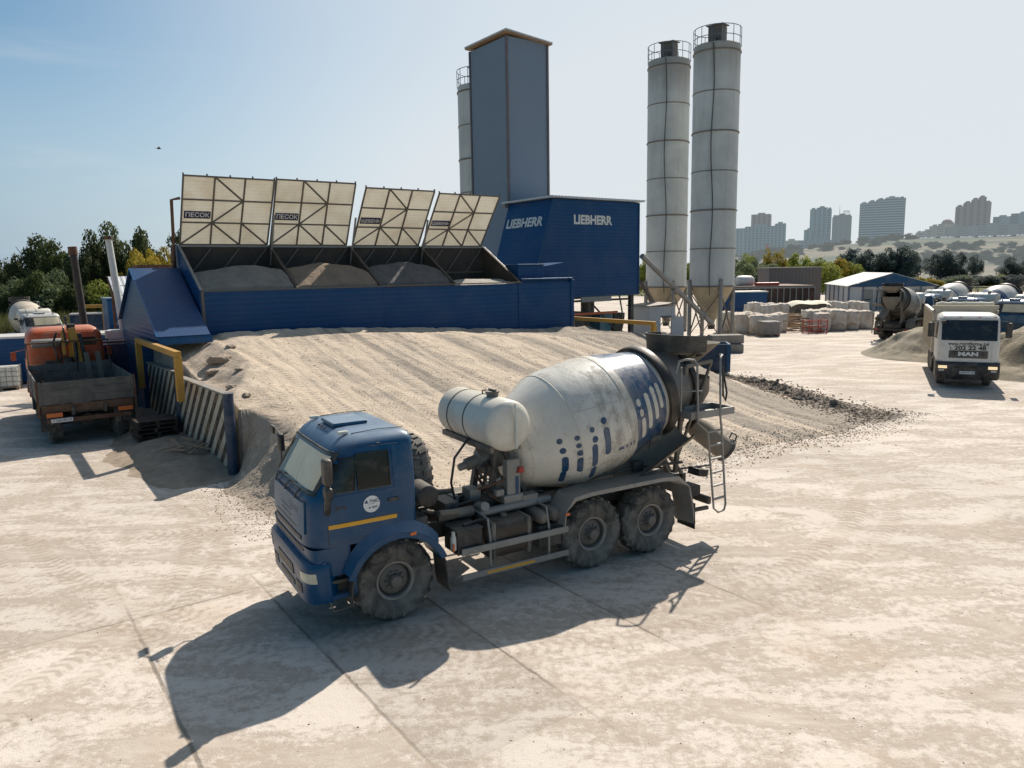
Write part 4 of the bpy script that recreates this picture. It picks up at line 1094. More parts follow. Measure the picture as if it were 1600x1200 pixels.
def drum_mat(name, base, band, grime, gk=1.0, bandcol=(.0015, .042, .115), bands=((2.28, 3.14),)):
    t = NT(name); P = t.coord(); sep = t.n('ShaderNodeSeparateXYZ'); t.l(P, sep.inputs[0]); u = sep.outputs[0]
    n1 = t.noise(1.3, 7, .65, dist=.5); n2 = t.noise(5, 7, .75); n3 = t.noise(28, 5, .75)
    Ps = t.coord(scale=(3.5, .8, .8)); n4 = t.noise(1.6, 6, .7, vec=Ps)
    c = t.mix(t.ramp(n1, .4, .7), base, tuple(x * .8 for x in base))
    rub = t.math('MULTIPLY', t.math('MULTIPLY', t.ramp(n4, .50, .66), t.ramp(u, 1.2, 1.7)), .5); c = t.mix(rub, c, (.24, .25, .26))
    e = t.math('ADD', u, t.math('MULTIPLY', t.math('ADD', n4, -.5), .12))
    for a, b_ in bands:
        k = t.math('MULTIPLY', t.ramp(e, a, a + .02), t.ramp(e, b_, b_ + .02, True))
        k = t.math('MULTIPLY', k, t.ramp(t.math('ADD', t.math('MULTIPLY', n2, .5), t.math('MULTIPLY', n4, .5)), .35, .41))
        c = t.mix(t.math('MULTIPLY', k, band), c, bandcol)
    # grime: cement runs in the middle and at the mouth end
    g = t.math('ADD', t.math('MULTIPLY', n2, .55), t.math('MULTIPLY', n4, .45))
    mid = t.math('MULTIPLY', t.ramp(u, 1.0, 1.9), t.ramp(u, 3.3, 2.4))
    thr = t.math('SUBTRACT', g, t.math('MULTIPLY', t.math('SUBTRACT', 1.0, t.ramp(u, .9, 2.0)), .10))
    k = t.math('MULTIPLY', t.math('MULTIPLY', t.ramp(thr, .455, .53), .72 * gk), t.ramp(u, 2.55, 2.2) if False else t.math('MULTIPLY_ADD', t.ramp(u, 2.15, 2.4), -.6, 1.0))
    c = t.mix(k, c, grime)
    sp = t.math('MULTIPLY', t.ramp(n3, .62, .66), t.ramp(n2, .50, .58)); c = t.mix(t.math('MULTIPLY', sp, .8), c, (.10, .085, .07))
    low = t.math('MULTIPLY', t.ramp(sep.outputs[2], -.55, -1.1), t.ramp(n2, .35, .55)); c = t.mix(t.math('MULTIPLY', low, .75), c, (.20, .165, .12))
    c = t.mix(t.math('MULTIPLY', t.ramp(t.math('ADD', e, t.math('MULTIPLY', n2, .2)), 3.36, 3.5), .93), c, (.10, .088, .075))
    c = t.mix(1.0, c, t.math('MULTIPLY_ADD', n3, .24, .88), 'MULTIPLY')
    b = t.bump(n1, .10, .15); b = t.bump(n2, .25, .01, b)
    return t.done(c, t.math('MULTIPLY_ADD', k, .5, .30), 0, b)
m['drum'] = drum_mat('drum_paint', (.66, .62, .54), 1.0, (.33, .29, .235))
m['drumdot'] = mt('drum_cream_paint', (.58, .54, .46), .45, 0, (.34, .29, .23), .6, 3, .1, 20)
m['ringm'] = mt('greasy_ring_steel', (.045, .038, .033), .45, .4, (.18, .15, .12), .6, 3, .2, 25)
m['rustk'] = mt('brown_tank_paint', (.045, .032, .022), .5, 0, (.20, .16, .12), .6, 2.5, .15, 25)

main = mixer('main', 'blue cab concrete mixer truck with dotted white drum in front of the sand ramp', (-2.33, 11.56, 0), R(210.6))
# ------------------------------------------------------------------ sheet metal finishes
m['cblue'] = corr('blue_profiled_sheet', (.0008, .055, .165), 'z', .20, .42, DUST, .07, .02, .3)
m['cblueside'] = corr('blue_profiled_sheet_housing', (.002, .080, .21), 'z', .16, .35, DUST, .12, .015, .3)
m['cgrey'] = mt('grey_blue_cladding', (.185, .235, .30), .6, 0, (.27, .28, .29), .35, .25, .04, 3, .05)
m['cdoor'] = corr('cream_ribbed_sheet', (.62, .56, .42), 'z', .10, .7, (.35, .27, .17), .45, .01, .25)
m['cwhite'] = corr('white_profiled_sheet', (.55, .56, .56), 'x', .18, .45, DUST, .25, .02, .5)
m['croof'] = corr('pale_profiled_roof', (.60, .62, .64), 'x', .22, .4, DUST, .3, .03, .6)
m['broof'] = corr('blue_profiled_roof_shaded', (.001, .05, .15), 'x', .12, .5, DUST, .08, .01, .1)  # blue deepened to carry the shadow of bunker and lids
m['trim'] = mt('tower_trim', (.13, .105, .11), .5, 0, DUST, .2, 1, .1, 10)
m['inn'] = mt('bunker_inner_steel', (.050, .038, .030), .8, 0, (.14, .10, .07), .5, 1.2, .2, 12)
m['latt'] = mt('bunker_frame_steel', (.13, .115, .10), .6, .1, (.22, .15, .09), .6, 2, .2, 20)
m['sign'] = mt('navy_sign_board', (.012, .015, .075), .45, 0, DUST, .15, 2, .02, 10)
m['orng'] = mt('orange_flashing', (.30, .20, .125), .6, 0, DUST, .3, 2, .05, 10)

def lid_cloth():
    t = NT('lid_sheet'); P = t.coord(); n1 = t.noise(.9, 6, .6, dist=.5); n2 = t.noise(14, 4, .6)
    sx = t.n('ShaderNodeSeparateXYZ'); t.l(P, sx.inputs[0])
    w = t.ramp(t.math('SINE', t.math('MULTIPLY', sx.outputs[2], 2 * PI / .12)), -.4, .4)
    c = t.mix(t.math('MULTIPLY', t.ramp(n1, .45, .7), .5), (.80, .77, .69), (.62, .55, .43))
    c = t.mix(1.0, c, t.math('MULTIPLY_ADD', w, .04, .96), 'MULTIPLY'); c = t.mix(1.0, c, t.math('MULTIPLY_ADD', n2, .2, .9), 'MULTIPLY')
    t.done(c, .7, 0, t.bump(w, .3, .01))
    tl = t.n('ShaderNodeBsdfTranslucent'); t.l(c, tl.inputs[0])
    mx_ = t.n('ShaderNodeMixShader'); mx_.inputs[0].default_value = .5
    t.l(t.b.outputs[0], mx_.inputs[1]); t.l(tl.outputs[0], mx_.inputs[2]); t.l(mx_.outputs[0], t.o.inputs[0]); return t.m
m['lid'] = lid_cloth()

# ------------------------------------------------------------------ aggregate bunkers
BW = 3.55
bk = empty('aggregate_bunker', ST(6.7, 28.4), A0, 'blue row of four open gravel bunkers with raised cream lids', 'bunker')
ZR, ZH, YB = 4.67, 6.40, 3.10
b = MB(); b.bb(.02, BW * 2 + .1, 0, .08, 2.2, ZR - .02); b.bb(BW * 2 + .1, 17.35, .03, .11, 2.2, ZR - .05)
b.bb(BW * 2 + .075, BW * 2 + .125, -.012, .03, 2.3, ZR); b.bb(14.1, 14.15, .0, .03, 2.3, ZR)
b.build('front_wall', m['cblue'], bk)
b = MB(); b.bb(-.02, BW * 4 + .1, -.03, .13, ZR - .02, ZR + .03); b.bb(-.04, .06, -.04, .02, 2.9, ZR - .02); b.build('rim', m['latt'], bk)
b = MB(); b.prism([(0, 0), (0, ZR), (YB, ZH), (YB + .3, ZH), (YB + .3, 0)], lambda p, k: V((-.06 + .08 * k - .02, p[0], p[1]))); b.build('side_wall', m['cblue'], bk)
b = MB(); b.bb(0, BW * 4, YB, YB + .08, 2.2, ZH - .05); b.bb(0, BW * 4, YB + .2, YB + .3, 0, ZH - .4); b.build('back_wall', m['inn'], bk)
b = MB()
for k in range(4):
    for j in range(3):
        x = BW * k + .3 + j * 1.1; b.beam((x, YB - .03, 5.2), (x + .9, YB - .03, 6.3), .05, .06)
b.bb(0, BW * 4, YB - .07, YB - .01, 5.15, 5.22); b.build('back_bracing', m['latt'], bk)
for k in range(1, 5):
    x = BW * k; b = MB()
    b.prism([(0.1, 3.0), (.1, ZR), (YB, ZH), (YB, 3.0)], lambda p, q: V((x - .03 + .06 * q, p[0], p[1])))
    b.beam((x, .05, ZR + .02), (x, YB, ZH + .02), .12, .06); b.build('partition', m['inn'], bk)
b = MB(); b.beam((0, .05, ZR + .02), (0, YB, ZH + .02), .10, .06); b.bb(0, BW * 4, YB - .05, YB + .08, ZH - .05, ZH + .02); b.build('top_rail', m['alum'], bk)
for k in range(4):
    b = MB(); b.prism([(.15, 3.0), (.15, 3.9), (YB, 3.4), (YB, 3.0)], lambda p, q: V((BW * k + .05 + (BW - .1) * q, p[0], p[1]))); b.build('bin_floor', m['rust'], bk)
# lids
LL = math.hypot(1.6, 2.62); words = ('ПЕСОК', 'ПЕСОК', 'ЩЕБЕНЬ', 'ЩЕБЕНЬ')
for k in range(4):
    o = V((BW * k + (.06, .03, .14, .12)[k], YB + .02, ZH + .06)); W = BW - (.16, .18, .24, .26)[k]; fa = (1.45, 1.30, 1.70, 1.75)[k]; fz = (2.46, 2.52, 2.34, 2.26)[k]
    ld = V((0, -fa, fz)).normalized(); ln = V((0, -fz, -fa)).normalized(); L2 = math.hypot(fa, fz)
    Pp = lambda u, v, off=0: o + V((W * u, 0, 0)) + ld * (L2 * v) + ln * off
    b = MB(); b.patch(lambda u, v: Pp(u, v, 0), 0, 1, 0, 1, 1, 1); b.patch(lambda u, v: Pp(u, v, -.03), 0, 1, 0, 1, 1, 1, flip=True)
    lid = b.build('lid', m['lid'], bk)
    b = MB(); s_ = .045
    for u0, v0, u1, v1 in ((0, 0, 1, 0), (0, 1, 1, 1), (0, 0, 0, 1), (1, 0, 1, 1), (1/3, 0, 1/3, 1), (2/3, 0, 2/3, 1), (0, 1/3, 1, 1/3), (0, 2/3, 1, 2/3), (1/3, 1, 2/3, 2/3), (1/3, 1/3, 2/3, 2/3), (0, 0, 1/3, 1/3), (1/3, 1/3, 2/3, 0), (2/3, 1/3, 1, 0)):
        b.beam(Pp(u0, v0, .035), Pp(u1, v1, .035), s_ * (1 if u0 != u1 and v0 != v1 else 1.25), .06)
    for u in (0, .25, .5, .75, 1): b.box(Pp(u, 1.012, .0), (.05, .05, .10))
    b.box(Pp(.06, -.02, 0), (.1, .1, .12)); b.box(Pp(.94, -.02, 0), (.1, .1, .12))
    b.build('lid_frame', m['latt'], lid)
    b = MB(); u0, v0 = .025, .40
    b.add([Pp(u0, v0, .075), Pp(u0 + .285, v0, .075), Pp(u0 + .285, v0 + .105, .075), Pp(u0, v0 + .105, .075)] + [Pp(u0, v0, .05), Pp(u0 + .285, v0, .05), Pp(u0 + .285, v0 + .105, .05), Pp(u0, v0 + .105, .05)],
          [(0, 1, 2, 3), (0, 4, 5, 1), (1, 5, 6, 2), (2, 6, 7, 3), (3, 7, 4, 0)])
    X = M.Translation(Pp(u0 + .1425, v0 + .05, .079)); rx = M.Identity(4)
    rx.col[0][:3] = (1, 0, 0); rx.col[1][:3] = ld; rx.col[2][:3] = ln
    b.text(words[k], .255 if k < 2 else .215, X @ rx, 1, .007)
    b.build('sign_board', [m['sign'], m['letter']], lid)
# side plate of the last bin
b = MB(); b.prism([(0.1, ZR + .02), (YB, ZH), (YB, ZR)], lambda p, q: V((BW * 4 + .12 + .03 * q, p[0], p[1]))); b.build('end_plate', m['croof2'] if 'croof2' in m else m['alum'], bk)
# ram and pipe at the left hinge
b = MB(); b.tube([(-.25, YB, 5.2), (-.22, YB - .3, 6.6), (-.30, YB - .9, 8.05), (0, YB - .95, 8.12)], .06, 8); b.beam((-.2, YB, 5.1), (-.2, YB, 6.4), .14, .14)
b.build('lid_ram', m['rust'], bk)
for k in range(1, 4):
    b = MB(); b.tube([(BW * k - .03, YB - .1, 5.6), (BW * k - .03, YB - .9, 7.6)], .045, 8); b.build('lid_ram', m['alum'], bk)
# end blocks and conveyor transition
b = MB(); b.bb(14.32, 17.3, .12, 3.4, 2.0, 4.75); b.bb(14.28, 17.42, -.02, 3.45, 4.751, 4.84); b.bb(17.3, 17.5, -.02, .16, 1.6, 4.75); b.build('end_block', m['cblue'], bk, bevel=.02)
b = MB(); b.bb(14.45, 16.0, .5, 3.2, 4.84, 5.45); b.bb(14.42, 16.03, .45, 3.25, 5.45, 5.52); b.build('end_block', m['cblue'], bk, bevel=.02)
b = MB(); b.prism([(16.0, 4.85), (16.0, 5.3), (18.2, 5.6), (18.2, 4.2), (17.5, 4.0)], lambda p, q: V((p[0], 1.6 + 1.8 * q, p[1]))); b.build('conveyor_gallery', m['cblue'], bk)

def heapbin(k, mat, label, h, cat, fl=.3, seed=1, cx=0, cut=.2):
    b = MB()
    def f(u, v):
        x = BW * k + .08 + (BW - .16) * u; y = .14 + (YB - .2) * v
        z = ZR - .10 + h * sst(1 - abs(v - .55) * 1.2) * (1 - .3 * abs(u - .5 - cx) ** 1.5 * 2) + .05 * fbm(x, y, 1.5, 4, seed) - .10
        if v == 0: z = ZR - .25 + cut * .2
        return (x, y, z)
    b.patch(f, 0, 1, 0, 1, 60, 50)
    nm = 'gravel_heap' if 'gravel' in cat else 'sand_heap'
    o = b.build(nm, mat, None, 0, loc=ST(6.7, 28.4)); o.rotation_euler = (0, 0, A0); tag(o, label, cat)
heapbin(0, G_GREY, 'grey sand heap filling the leftmost open bunker', 1.15, 'sand heap', seed=1, cx=.1)
heapbin(1, G_BRN, 'brown sand heap in the second bunker from the left', 1.2, 'sand heap', seed=2)
heapbin(2, G_DRK, 'dark gravel heap in the third bunker from the left', 1.2, 'gravel heap', seed=3)
heapbin(3, G_PALE, 'low pale gravel heap in the rightmost bunker', .4, 'gravel heap', seed=4, cx=.15)

# ------------------------------------------------------------------ gabled conveyor housing at the left end
hs = empty('conveyor_housing', ST(0, 0), A0, 'gabled blue sheet metal housing at the left end of the bunkers', 'housing')
b = MB(); sA, sB = 4.93, 6.50
prof = [(27.2, 3.25), (31.1, 5.44), (35.0, 3.3), (35.0, .0), (31.0, .0), (31.0, 3.0), (27.2, 3.0)]
b.prism(prof, lambda p, q: V((sA + .02 + (sB - sA) * q, p[0], p[1]))); b.build('wall', m['cblueside'], hs)
b = MB()
for (ta, za, tb, zb) in ((27.0, 3.17, 31.1, 5.48), (35.2, 3.22, 31.1, 5.48)):
    b.prism([(ta, za), (tb, zb), (tb, zb + .06), (ta, za + .06)], lambda p, q: V((sA - .06 + (sB - sA + .1) * q, p[0], p[1])))
b.build('roof', m['broof'], hs)
b = MB(); b.bb(sA - .03, sB + .1, 26.98, 27.10, 2.95, 3.18); b.beam((sA - .08, 27.0, 3.22), (sA - .08, 31.1, 5.53), .06, .05); b.beam((sA - .08, 35.2, 3.26), (sA - .08, 31.1, 5.53), .06, .05); b.build('flashing', m['cblueside'], hs)

# ------------------------------------------------------------------ striped retaining wall
def stripes():
    t = NT('striped_concrete'); sep = t.n('ShaderNodeSeparateXYZ'); t.l(t.coord(), sep.inputs[0])
    n2 = t.noise(6, 6, .75); n1 = t.noise(1.5, 5, .6)
    q = t.math('ADD', t.math('ADD', sep.outputs[1], t.math('MULTIPLY', sep.outputs[2], 1.15)), t.math('MULTIPLY', n2, .06))
    k = t.ramp(t.math('SINE', t.math('MULTIPLY', q, 2 * PI / .70)), -.12, .12)
    c = t.mix(k, (.06, .05, .042), (.50, .44, .34))
    c = t.mix(t.math('MULTIPLY', t.ramp(n2, .52, .62), .55), c, (.24, .20, .15)); c = t.mix(t.math('MULTIPLY', t.ramp(n1, .5, .7), .4), c, (.32, .20, .10))
    return t.done(c, .9, 0, t.bump(n2, .5, .02), .2)
m['stripe'] = stripes()
rw = empty('retaining_wall', ST(5.15, 19.86), A0, 'black and cream striped retaining wall along the left edge of the ramp', 'wall')
for (ta, tb, zt) in ((.12, 5.72, 2.02), (5.98, 10.9, 2.02)):
    b = MB(); b.prism([(ta, -.2), (ta, zt + .10), (tb, zt - .02), (tb, -.2)], lambda p, q: V((-.06 + .16 * q, p[0], p[1]))); w_ = b.build('panel', m['stripe'], rw, bevel=.01)
    b = MB(); b.prism([(ta, zt + .10), (ta, zt + .15), (tb, zt + .03), (tb, zt - .02)], lambda p, q: V((-.09 + .22 * q, p[0], p[1]))); b.build('coping', m['conc'], w_)
for tp in (0, 5.85):
    b = MB(); b.cyl((-.02, tp, -.2), (-.02, tp, 2.18), .135, n=24); b.cyl((-.02, tp, 2.18), (-.02, tp, 2.2), .14, n=24); b.build('post', m['navy'], rw, 40)
def rail_frame(s, ta, tb, z0, z1, label, zz=None):
    T = empty('guard_frame', ST(s, ta), A0, label, 'guard frame')
    L = tb - ta; zz = zz or z0
    b = MB(); b.bb(-.09, .09, -.09, L + .09, z1 - .16, z1 + .02); b.build('top_beam', m['yellow'], T, bevel=.012)
    b = MB(); b.bb(-.1, .1, -.12, .10, z0, z1 - .161); b.build('leg', m['yellow'], T, bevel=.012)
    b = MB(); b.bb(-.1, .1, L - .10, L + .12, zz, z1 - .161); b.build('leg', m['yellow'], T, bevel=.012)
    return T
rail_frame(4.72, 23.5, 29.9, 1.55, 3.02, 'yellow steel guard frame on the striped wall, near the flatbed truck', 1.2)
rail_frame(24.9, 23.7, 29.4, 1.2, 2.82, 'yellow steel guard frame right of the bunkers, under the blue mixer building', 2.0)

# ------------------------------------------------------------------ mixer building
mb_ = empty('mixer_building', ST(27.06, 33.5), A0, 'blue metal mixer building raised on legs with white lettering', 'building')
b = MB(); b.prism([(0, 9.20), (6.75, 9.20), (6.75, 3.66), (-1.75, 3.66), (-1.55, 4.2)], lambda p, q: V((p[0], 4.3 * q, p[1]))); b.build('wall', m['cblue'], mb_)
b = MB(); b.prism([(-.30, 9.24), (7.0, 9.24), (7.0, 9.32), (-.30, 9.32)], lambda p, q: V((p[0], -.25 + 4.9 * q, p[1])))
for k in range(30): b.bb(-.30 + k * .25, -.20 + k * .25, -.26, 4.66, 9.321, 9.35)
b.build('roof', m['croof'], mb_)
b = MB(); b.beam((0, -.02, 9.18), (-1.62, -.02, 4.0), .05, .08); b.bb(6.70, 6.79, -.04, .06, 3.66, 9.18); b.bb(-1.72, 6.77, -.03, .03, 3.6, 3.72); b.build('corner_trim', m['blue'], mb_)
b = MB(); X = M.Translation((2.95, -.02, 8.05)) @ M.Rotation(R(90), 4, 'X') @ M.Scale(1.0, 4, (1, 0, 0)); b.text('LIEBHERR', .70, X, 0, .030); b.build('lettering', m['letter'], mb_)
e = V((0 + 1.55, 0, 9.20 - 4.2)).normalized(); X = M.Translation((-.38 - .04, 2.25, 7.95)); rx = M.Identity(4)
rx.col[0][:3] = (0, -1, 0); rx.col[1][:3] = e; rx.col[2][:3] = V((0, -1, 0)).cross(e)
b = MB(); b.text('LIEBHERR', .74, X @ rx @ M.Scale(1.12, 4, (1, 0, 0)), 0, .030); b.build('lettering', m['letter'], mb_)
b = MB(); b.bb(-.30, 7.0, 4.31, 4.6, 9.0, 9.23); b.build('gutter', m['alum'], mb_)
for x, y in ((-.6, .3), (-.6, 4.0), (6.4, .3), (6.4, 4.0), (3.0, 4.0)):
    b = MB(); b.bb(x - .13, x + .13, y - .13, y + .13, 0, 3.66); b.build('leg', m['frame'], mb_, bevel=.01)
b = MB(); b.bb(.5, 6.2, .3, .42, 3.3, 3.42); b.bb(.5, 6.2, 3.9, 4.0, 3.3, 3.42); b.bb(.8, 3.8, .7, 2.8, 2.55, 2.62); b.beam((-.6, .3, .4), (3, 4.0, 3.3), .08, .08); b.beam((6.4, .3, .4), (3, .3, 3.3), .08, .08); b.build('platform_steel', m['frame'], mb_)
b = MB(); b.box((3.2, -.05, 3.45), (2.4, .06, .30)); b.build('splash_sheet', m['alum'], mb_)
for x, mm, w2 in ((2.2, m['frame'], .55), (4.4, m['teal'], .55), (5.6, m['frame'], .45)):
    b = MB(); vs = []
    for (z, r) in ((2.50, w2), (1.95, w2 * .95), (.95, w2 * .62)):
        vs += [(x - r, .9 - r, z), (x + r, .9 - r, z), (x + r, .9 + r, z), (x - r, .9 + r, z)]
    fs = [(0, 1, 2, 3)[::-1], (8, 9, 10, 11)] + [(4 * j + i, 4 * j + (i + 1) % 4, 4 * j + 4 + (i + 1) % 4, 4 * j + 4 + i) for j in range(2) for i in range(4)]
    b.add(vs, fs); b.build('discharge_bin', mm, mb_, bevel=.02)
b = MB(); b.bb(1.6, 5.2, .2, .34, 2.52, 2.66); b.build('orange_beam', m['orange'], mb_)
b = MB(); b.cyl((5.0, 3, 1.2), (5.0, 3, 3.4), .3, n=14); b.bb(.5, 2.0, 2.0, 3.5, .2, 2.4); b.bb(2.6, 3.4, 2.4, 3.2, .3, 1.9); b.tube([(5.6, .5, 3.6), (5.7, .3, 2.4), (5.9, .6, 1.2), (5.5, .8, .2)], .05, 7); b.tube([(3.3, .3, 3.4), (3.2, .2, 2.7), (2.9, .5, 2.2)], .04, 7)
b.build('machinery', m['skin'], mb_)

# ------------------------------------------------------------------ clad tower
tw = empty('clad_tower', ST(27.94, 39.02), A0, 'tall grey blue sheet clad square tower behind the bunkers', 'tower')
H = 19.35; b = MB(); b.bb(0, 3.16, 0, 4.1, 0, H); b.build('wall', m['cgrey'], tw)
b = MB()
for x, y in ((0, 0), (3.16, 0), (0, 4.1), (3.16, 4.1)): b.bb(x - .07, x + .07, y - .07, y + .07, 0, H - .002)
b.build('corner_trim', m['trim'], tw)
b = MB(); b.prism([(-.22, H + .26), (3.40, H - .02), (3.40, H + .06), (-.22, H + .34)], lambda p, q: V((p[0], -.28 + 4.7 * q, p[1]))); b.build('roof', m['croof'], tw)
b = MB(); b.prism([(-.2, H + .17), (3.38, H - .10), (3.38, H - .025), (-.2, H + .255)], lambda p, q: V((p[0], -.26 + 4.66 * q, p[1]))); b.build('eaves_board', m['orng'], tw)

# ------------------------------------------------------------------ silos
def silomat():
    t = NT('silo_paint'); P = t.coord(); Ps = t.coord(scale=(2.2, 2.2, .14)); n1 = t.noise(1.2, 6, .65, vec=Ps); n2 = t.noise(9, 5, .7); n3 = t.noise(.5, 4, .6)
    sx = t.n('ShaderNodeSeparateXYZ'); t.l(P, sx.inputs[0])
    c = t.mix(t.ramp(n3, .4, .62), (.56, .57, .54), (.47, .485, .465))
    c = t.mix(t.math('MULTIPLY', t.ramp(n1, .54, .72), .45), c, (.34, .32, .28))
    sp = t.math('MULTIPLY', t.ramp(n2, .66, .70), .7); c = t.mix(sp, c, (.15, .11, .08))
    top = t.math('MULTIPLY', t.ramp(t.math('ADD', sx.outputs[2], t.math('MULTIPLY', n1, 2.4)), 19.6, 21.4), .6); c = t.mix(top, c, (.27, .23, .19))
    return t.done(c, .55, 0, t.bump(n2, .1, .01), .35)
m['silo'] = silomat(); m['cone'] = mt('silo_cone_paint', (.46, .38, .25), .6, 0, (.22, .17, .11), .6, 1.5, .1, 10)
m['rail'] = mt('blue_grey_rail', (.10, .13, .19), .5, 0, DUST, .3, 2, .1, 10)
def silo(c, Rr, zb, zt, label, hose=True, hose_side=1, legs=True, box=True):
    T = empty('cement_silo', c, A0 + .3, label, 'silo', 'cement silos')
    b = MB(); b.lathe([(Rr, zb), (Rr, zt - .05), (Rr - .04, zt), (0, zt + .12)], 56); sh = b.build('shell', m['silo'], T, 30)
    n_ = 6
    for k in range(n_ + 1):
        z = zb + (zt - zb) * (k / n_) * .97
        w_ = .035 if k % 2 else .06
        b = MB(); b.lathe([(Rr + .002, z - w_), (Rr + w_, z - w_ * .6), (Rr + w_, z + w_ * .6), (Rr + .002, z + w_)], 56); b.build('hoop', m['siloh'], sh, 40)
    b = MB(); b.lathe([(Rr - .002, zb), (.28, zb - 2.6), (.24, zb - 2.9), (0, zb - 2.9)], 48); b.build('cone', m['cone'], T, 30)
    b = MB(); b.cyl((0, 0, zb - 2.9), (0, 0, zb - 3.2), .22, n=14); b.box((.2, 0, zb - 3.0), (.5, .3, .25)); b.build('outlet_valve', m['frame'], T)
    for k in range(4):
        a = PI / 4 + k * PI / 2; x, y = (Rr + .06) * cos(a), (Rr + .06) * sin(a)
        b = MB(); b.cyl((x, y, 0), (x, y, zb + .5), .15, n=14); b.cyl((x, y, 0), (x, y, .04), .28, n=14); b.build('leg', m['alum'], T, 40)
    b = MB()
    for k in range(4):
        a = PI / 4 + k * PI / 2; a2 = a + PI / 2; p = lambda q, z: V(((Rr + .06) * cos(q), (Rr + .06) * sin(q), z))
        b.beam(p(a, .2), p(a2, zb - .4), .09, .05); b.beam(p(a2, .2), p(a, zb - .4), .09, .05)
    b.build('bracing', m['latt'], T)
    b = MB(); hw = .50; b.bb(-hw, hw, -hw, hw, zt + .05, zt + 1.35); b.build('filter_housing', m['latt'], T, bevel=.02)
    b = MB(); b.prism([(-.62, 1.33), (.62, 1.43), (.62, 1.49), (-.62, 1.39)], lambda p, q: V((p[0], -.62 + 1.24 * q, zt + p[1]))); b.bb(-.7, .7, -.7, .7, zt + .06, zt + .12); b.build('filter_cap', m['latt'], T)
    b = MB(); RR = Rr + .02
    for z in (.45, 1.1): b.tube([(RR * cos(2 * PI * i / 40), RR * sin(2 * PI * i / 40), zt + z) for i in range(34)], .026, 6)
    for i in range(0, 34, 3): a = 2 * PI * i / 40; b.tube([(RR * cos(a), RR * sin(a), zt - .1), (RR * cos(a), RR * sin(a), zt + 1.1)], .024, 6)
    b.build('guard_rail', m['rail'], T)
    if hose:
        a = math.atan2(-c[1], -c[0]) - A0 - .3 + .15 * hose_side; f = lambda z, d: V(((Rr + .09) * cos(a + d), (Rr + .09) * sin(a + d), z))
        b = MB(); L = zt - .2; b.tube([f(L - (L - 3.2) * k / 24, .05 * sin(k * .5) + (.010 * k if hose_side > 0 else .004 * k)) for k in range(25)], .035, 6)
        b.tube([V((.3, 0, zt + .5)), V((.9 * cos(a), .9 * sin(a), zt + .4)), f(zt - .2, 0)], .05, 6); b.build('filling_pipe', m['frame'], T, 40)
    return T
m['siloh'] = mt('silo_hoop_rust', (.20, .175, .145), .7, 0, (.12, .075, .045), .6, 4, .2, 20)
silo((15.0, 56.0, 0), 1.63, 3.83, 20.7, 'taller looking cement silo, rightmost of the pair of grey silos', True, -1)
silo((12.75, 61.6, 0), 1.63, 3.7, 21.2, 'cement silo partly behind another, left one of the pair right of the mixer building', True, -1)
silo((-2.0, 57.2, 0), 1.63, 3.8, 18.5, 'cement silo mostly hidden behind the clad tower', False)

# screw conveyors from the silos to the mixer building
b = MB(); b.tube([pt(1003, 400, 47.5), pt(1098, 492, 52.5), pt(1112, 505, 53.4)], .17, 12); b.cyl(pt(1052, 450, 50.0), pt(1058, 456, 50.3), .22, n=14)
p = pt(1098, 492, 52.5); b.box(p, (.4, .4, .5)); tag(b.build('screw_conveyor', m['alum'], None, 40), 'grey tube screw conveyor slanting from the mixer building down to the silo', 'conveyor')
b = MB(); a = pt(1000, 440, 52); b.tube([a, pt(1030, 488, 56), pt(1045, 500, 58)], .15, 10); tag(b.build('screw_conveyor', m['latt'], None, 40), 'dark steel screw conveyor behind the white hut', 'conveyor')

# corrugated hut by the silos
hp = gp(1015, 541); ht = empty('metal_hut', pt(1014, 541, gp(1014, 541).y), A0 + R(-6), 'small white corrugated hut with dark open doorway under the silos', 'hut')
ht.location.z = 0
b = MB(); b.bb(0, 1.0, 0, 2.2, 0, 2.65); b.bb(1.0, 2.0, 0, .08, 2.0, 2.65); b.bb(1.95, 2.3, 0, 2.2, 1.8, 2.66); b.bb(2.0, 3.1, .0, .06, 0, 1.9); b.bb(.0, 2.3, 2.1, 2.2, 0, 2.65); b.build('wall', m['cwhite'], ht)
b = MB(); b.prism([(-.1, 2.66), (2.4, 2.80), (2.4, 2.86), (-.1, 2.72)], lambda p, q: V((p[0], -.15 + 2.5 * q, p[1]))); b.build('roof', m['steel'], ht)
b = MB(); b.bb(1.01, 2.2, 1.6, 1.7, 0, 2.6); b.build('doorway', m['black'], ht)
ex = MB(); ex.lathe([(0, 0), (.10, .01), (.10, .45), (.06, .52), (.03, .55), (.03, .60), (0, .6)], 16, (0, 0, 0)); ex.tube([(0, 0, .57), (.12, 0, .5), (.13, 0, .2)], .015, 6)
o = ex.build('fire_extinguisher', m['red'], None, 40, loc=ht.matrix_world @ V((0, 0, 0))); 
bpy.context.view_layer.update()
o.location = ht.matrix_world @ V((1.45, 1.05, .9)); tag(o, 'red fire extinguisher hanging in the dark doorway of the white hut', 'extinguisher')
o2 = copy_tree(o); o2.location = ht.matrix_world @ V((-.55, -.6, .1)); o2.rotation_euler = (.3, .5, 0); o2.scale = (1.5, 1.5, 1.4); tag(o2, 'red cylinder leaning at the left foot of the white hut', 'gas cylinder')
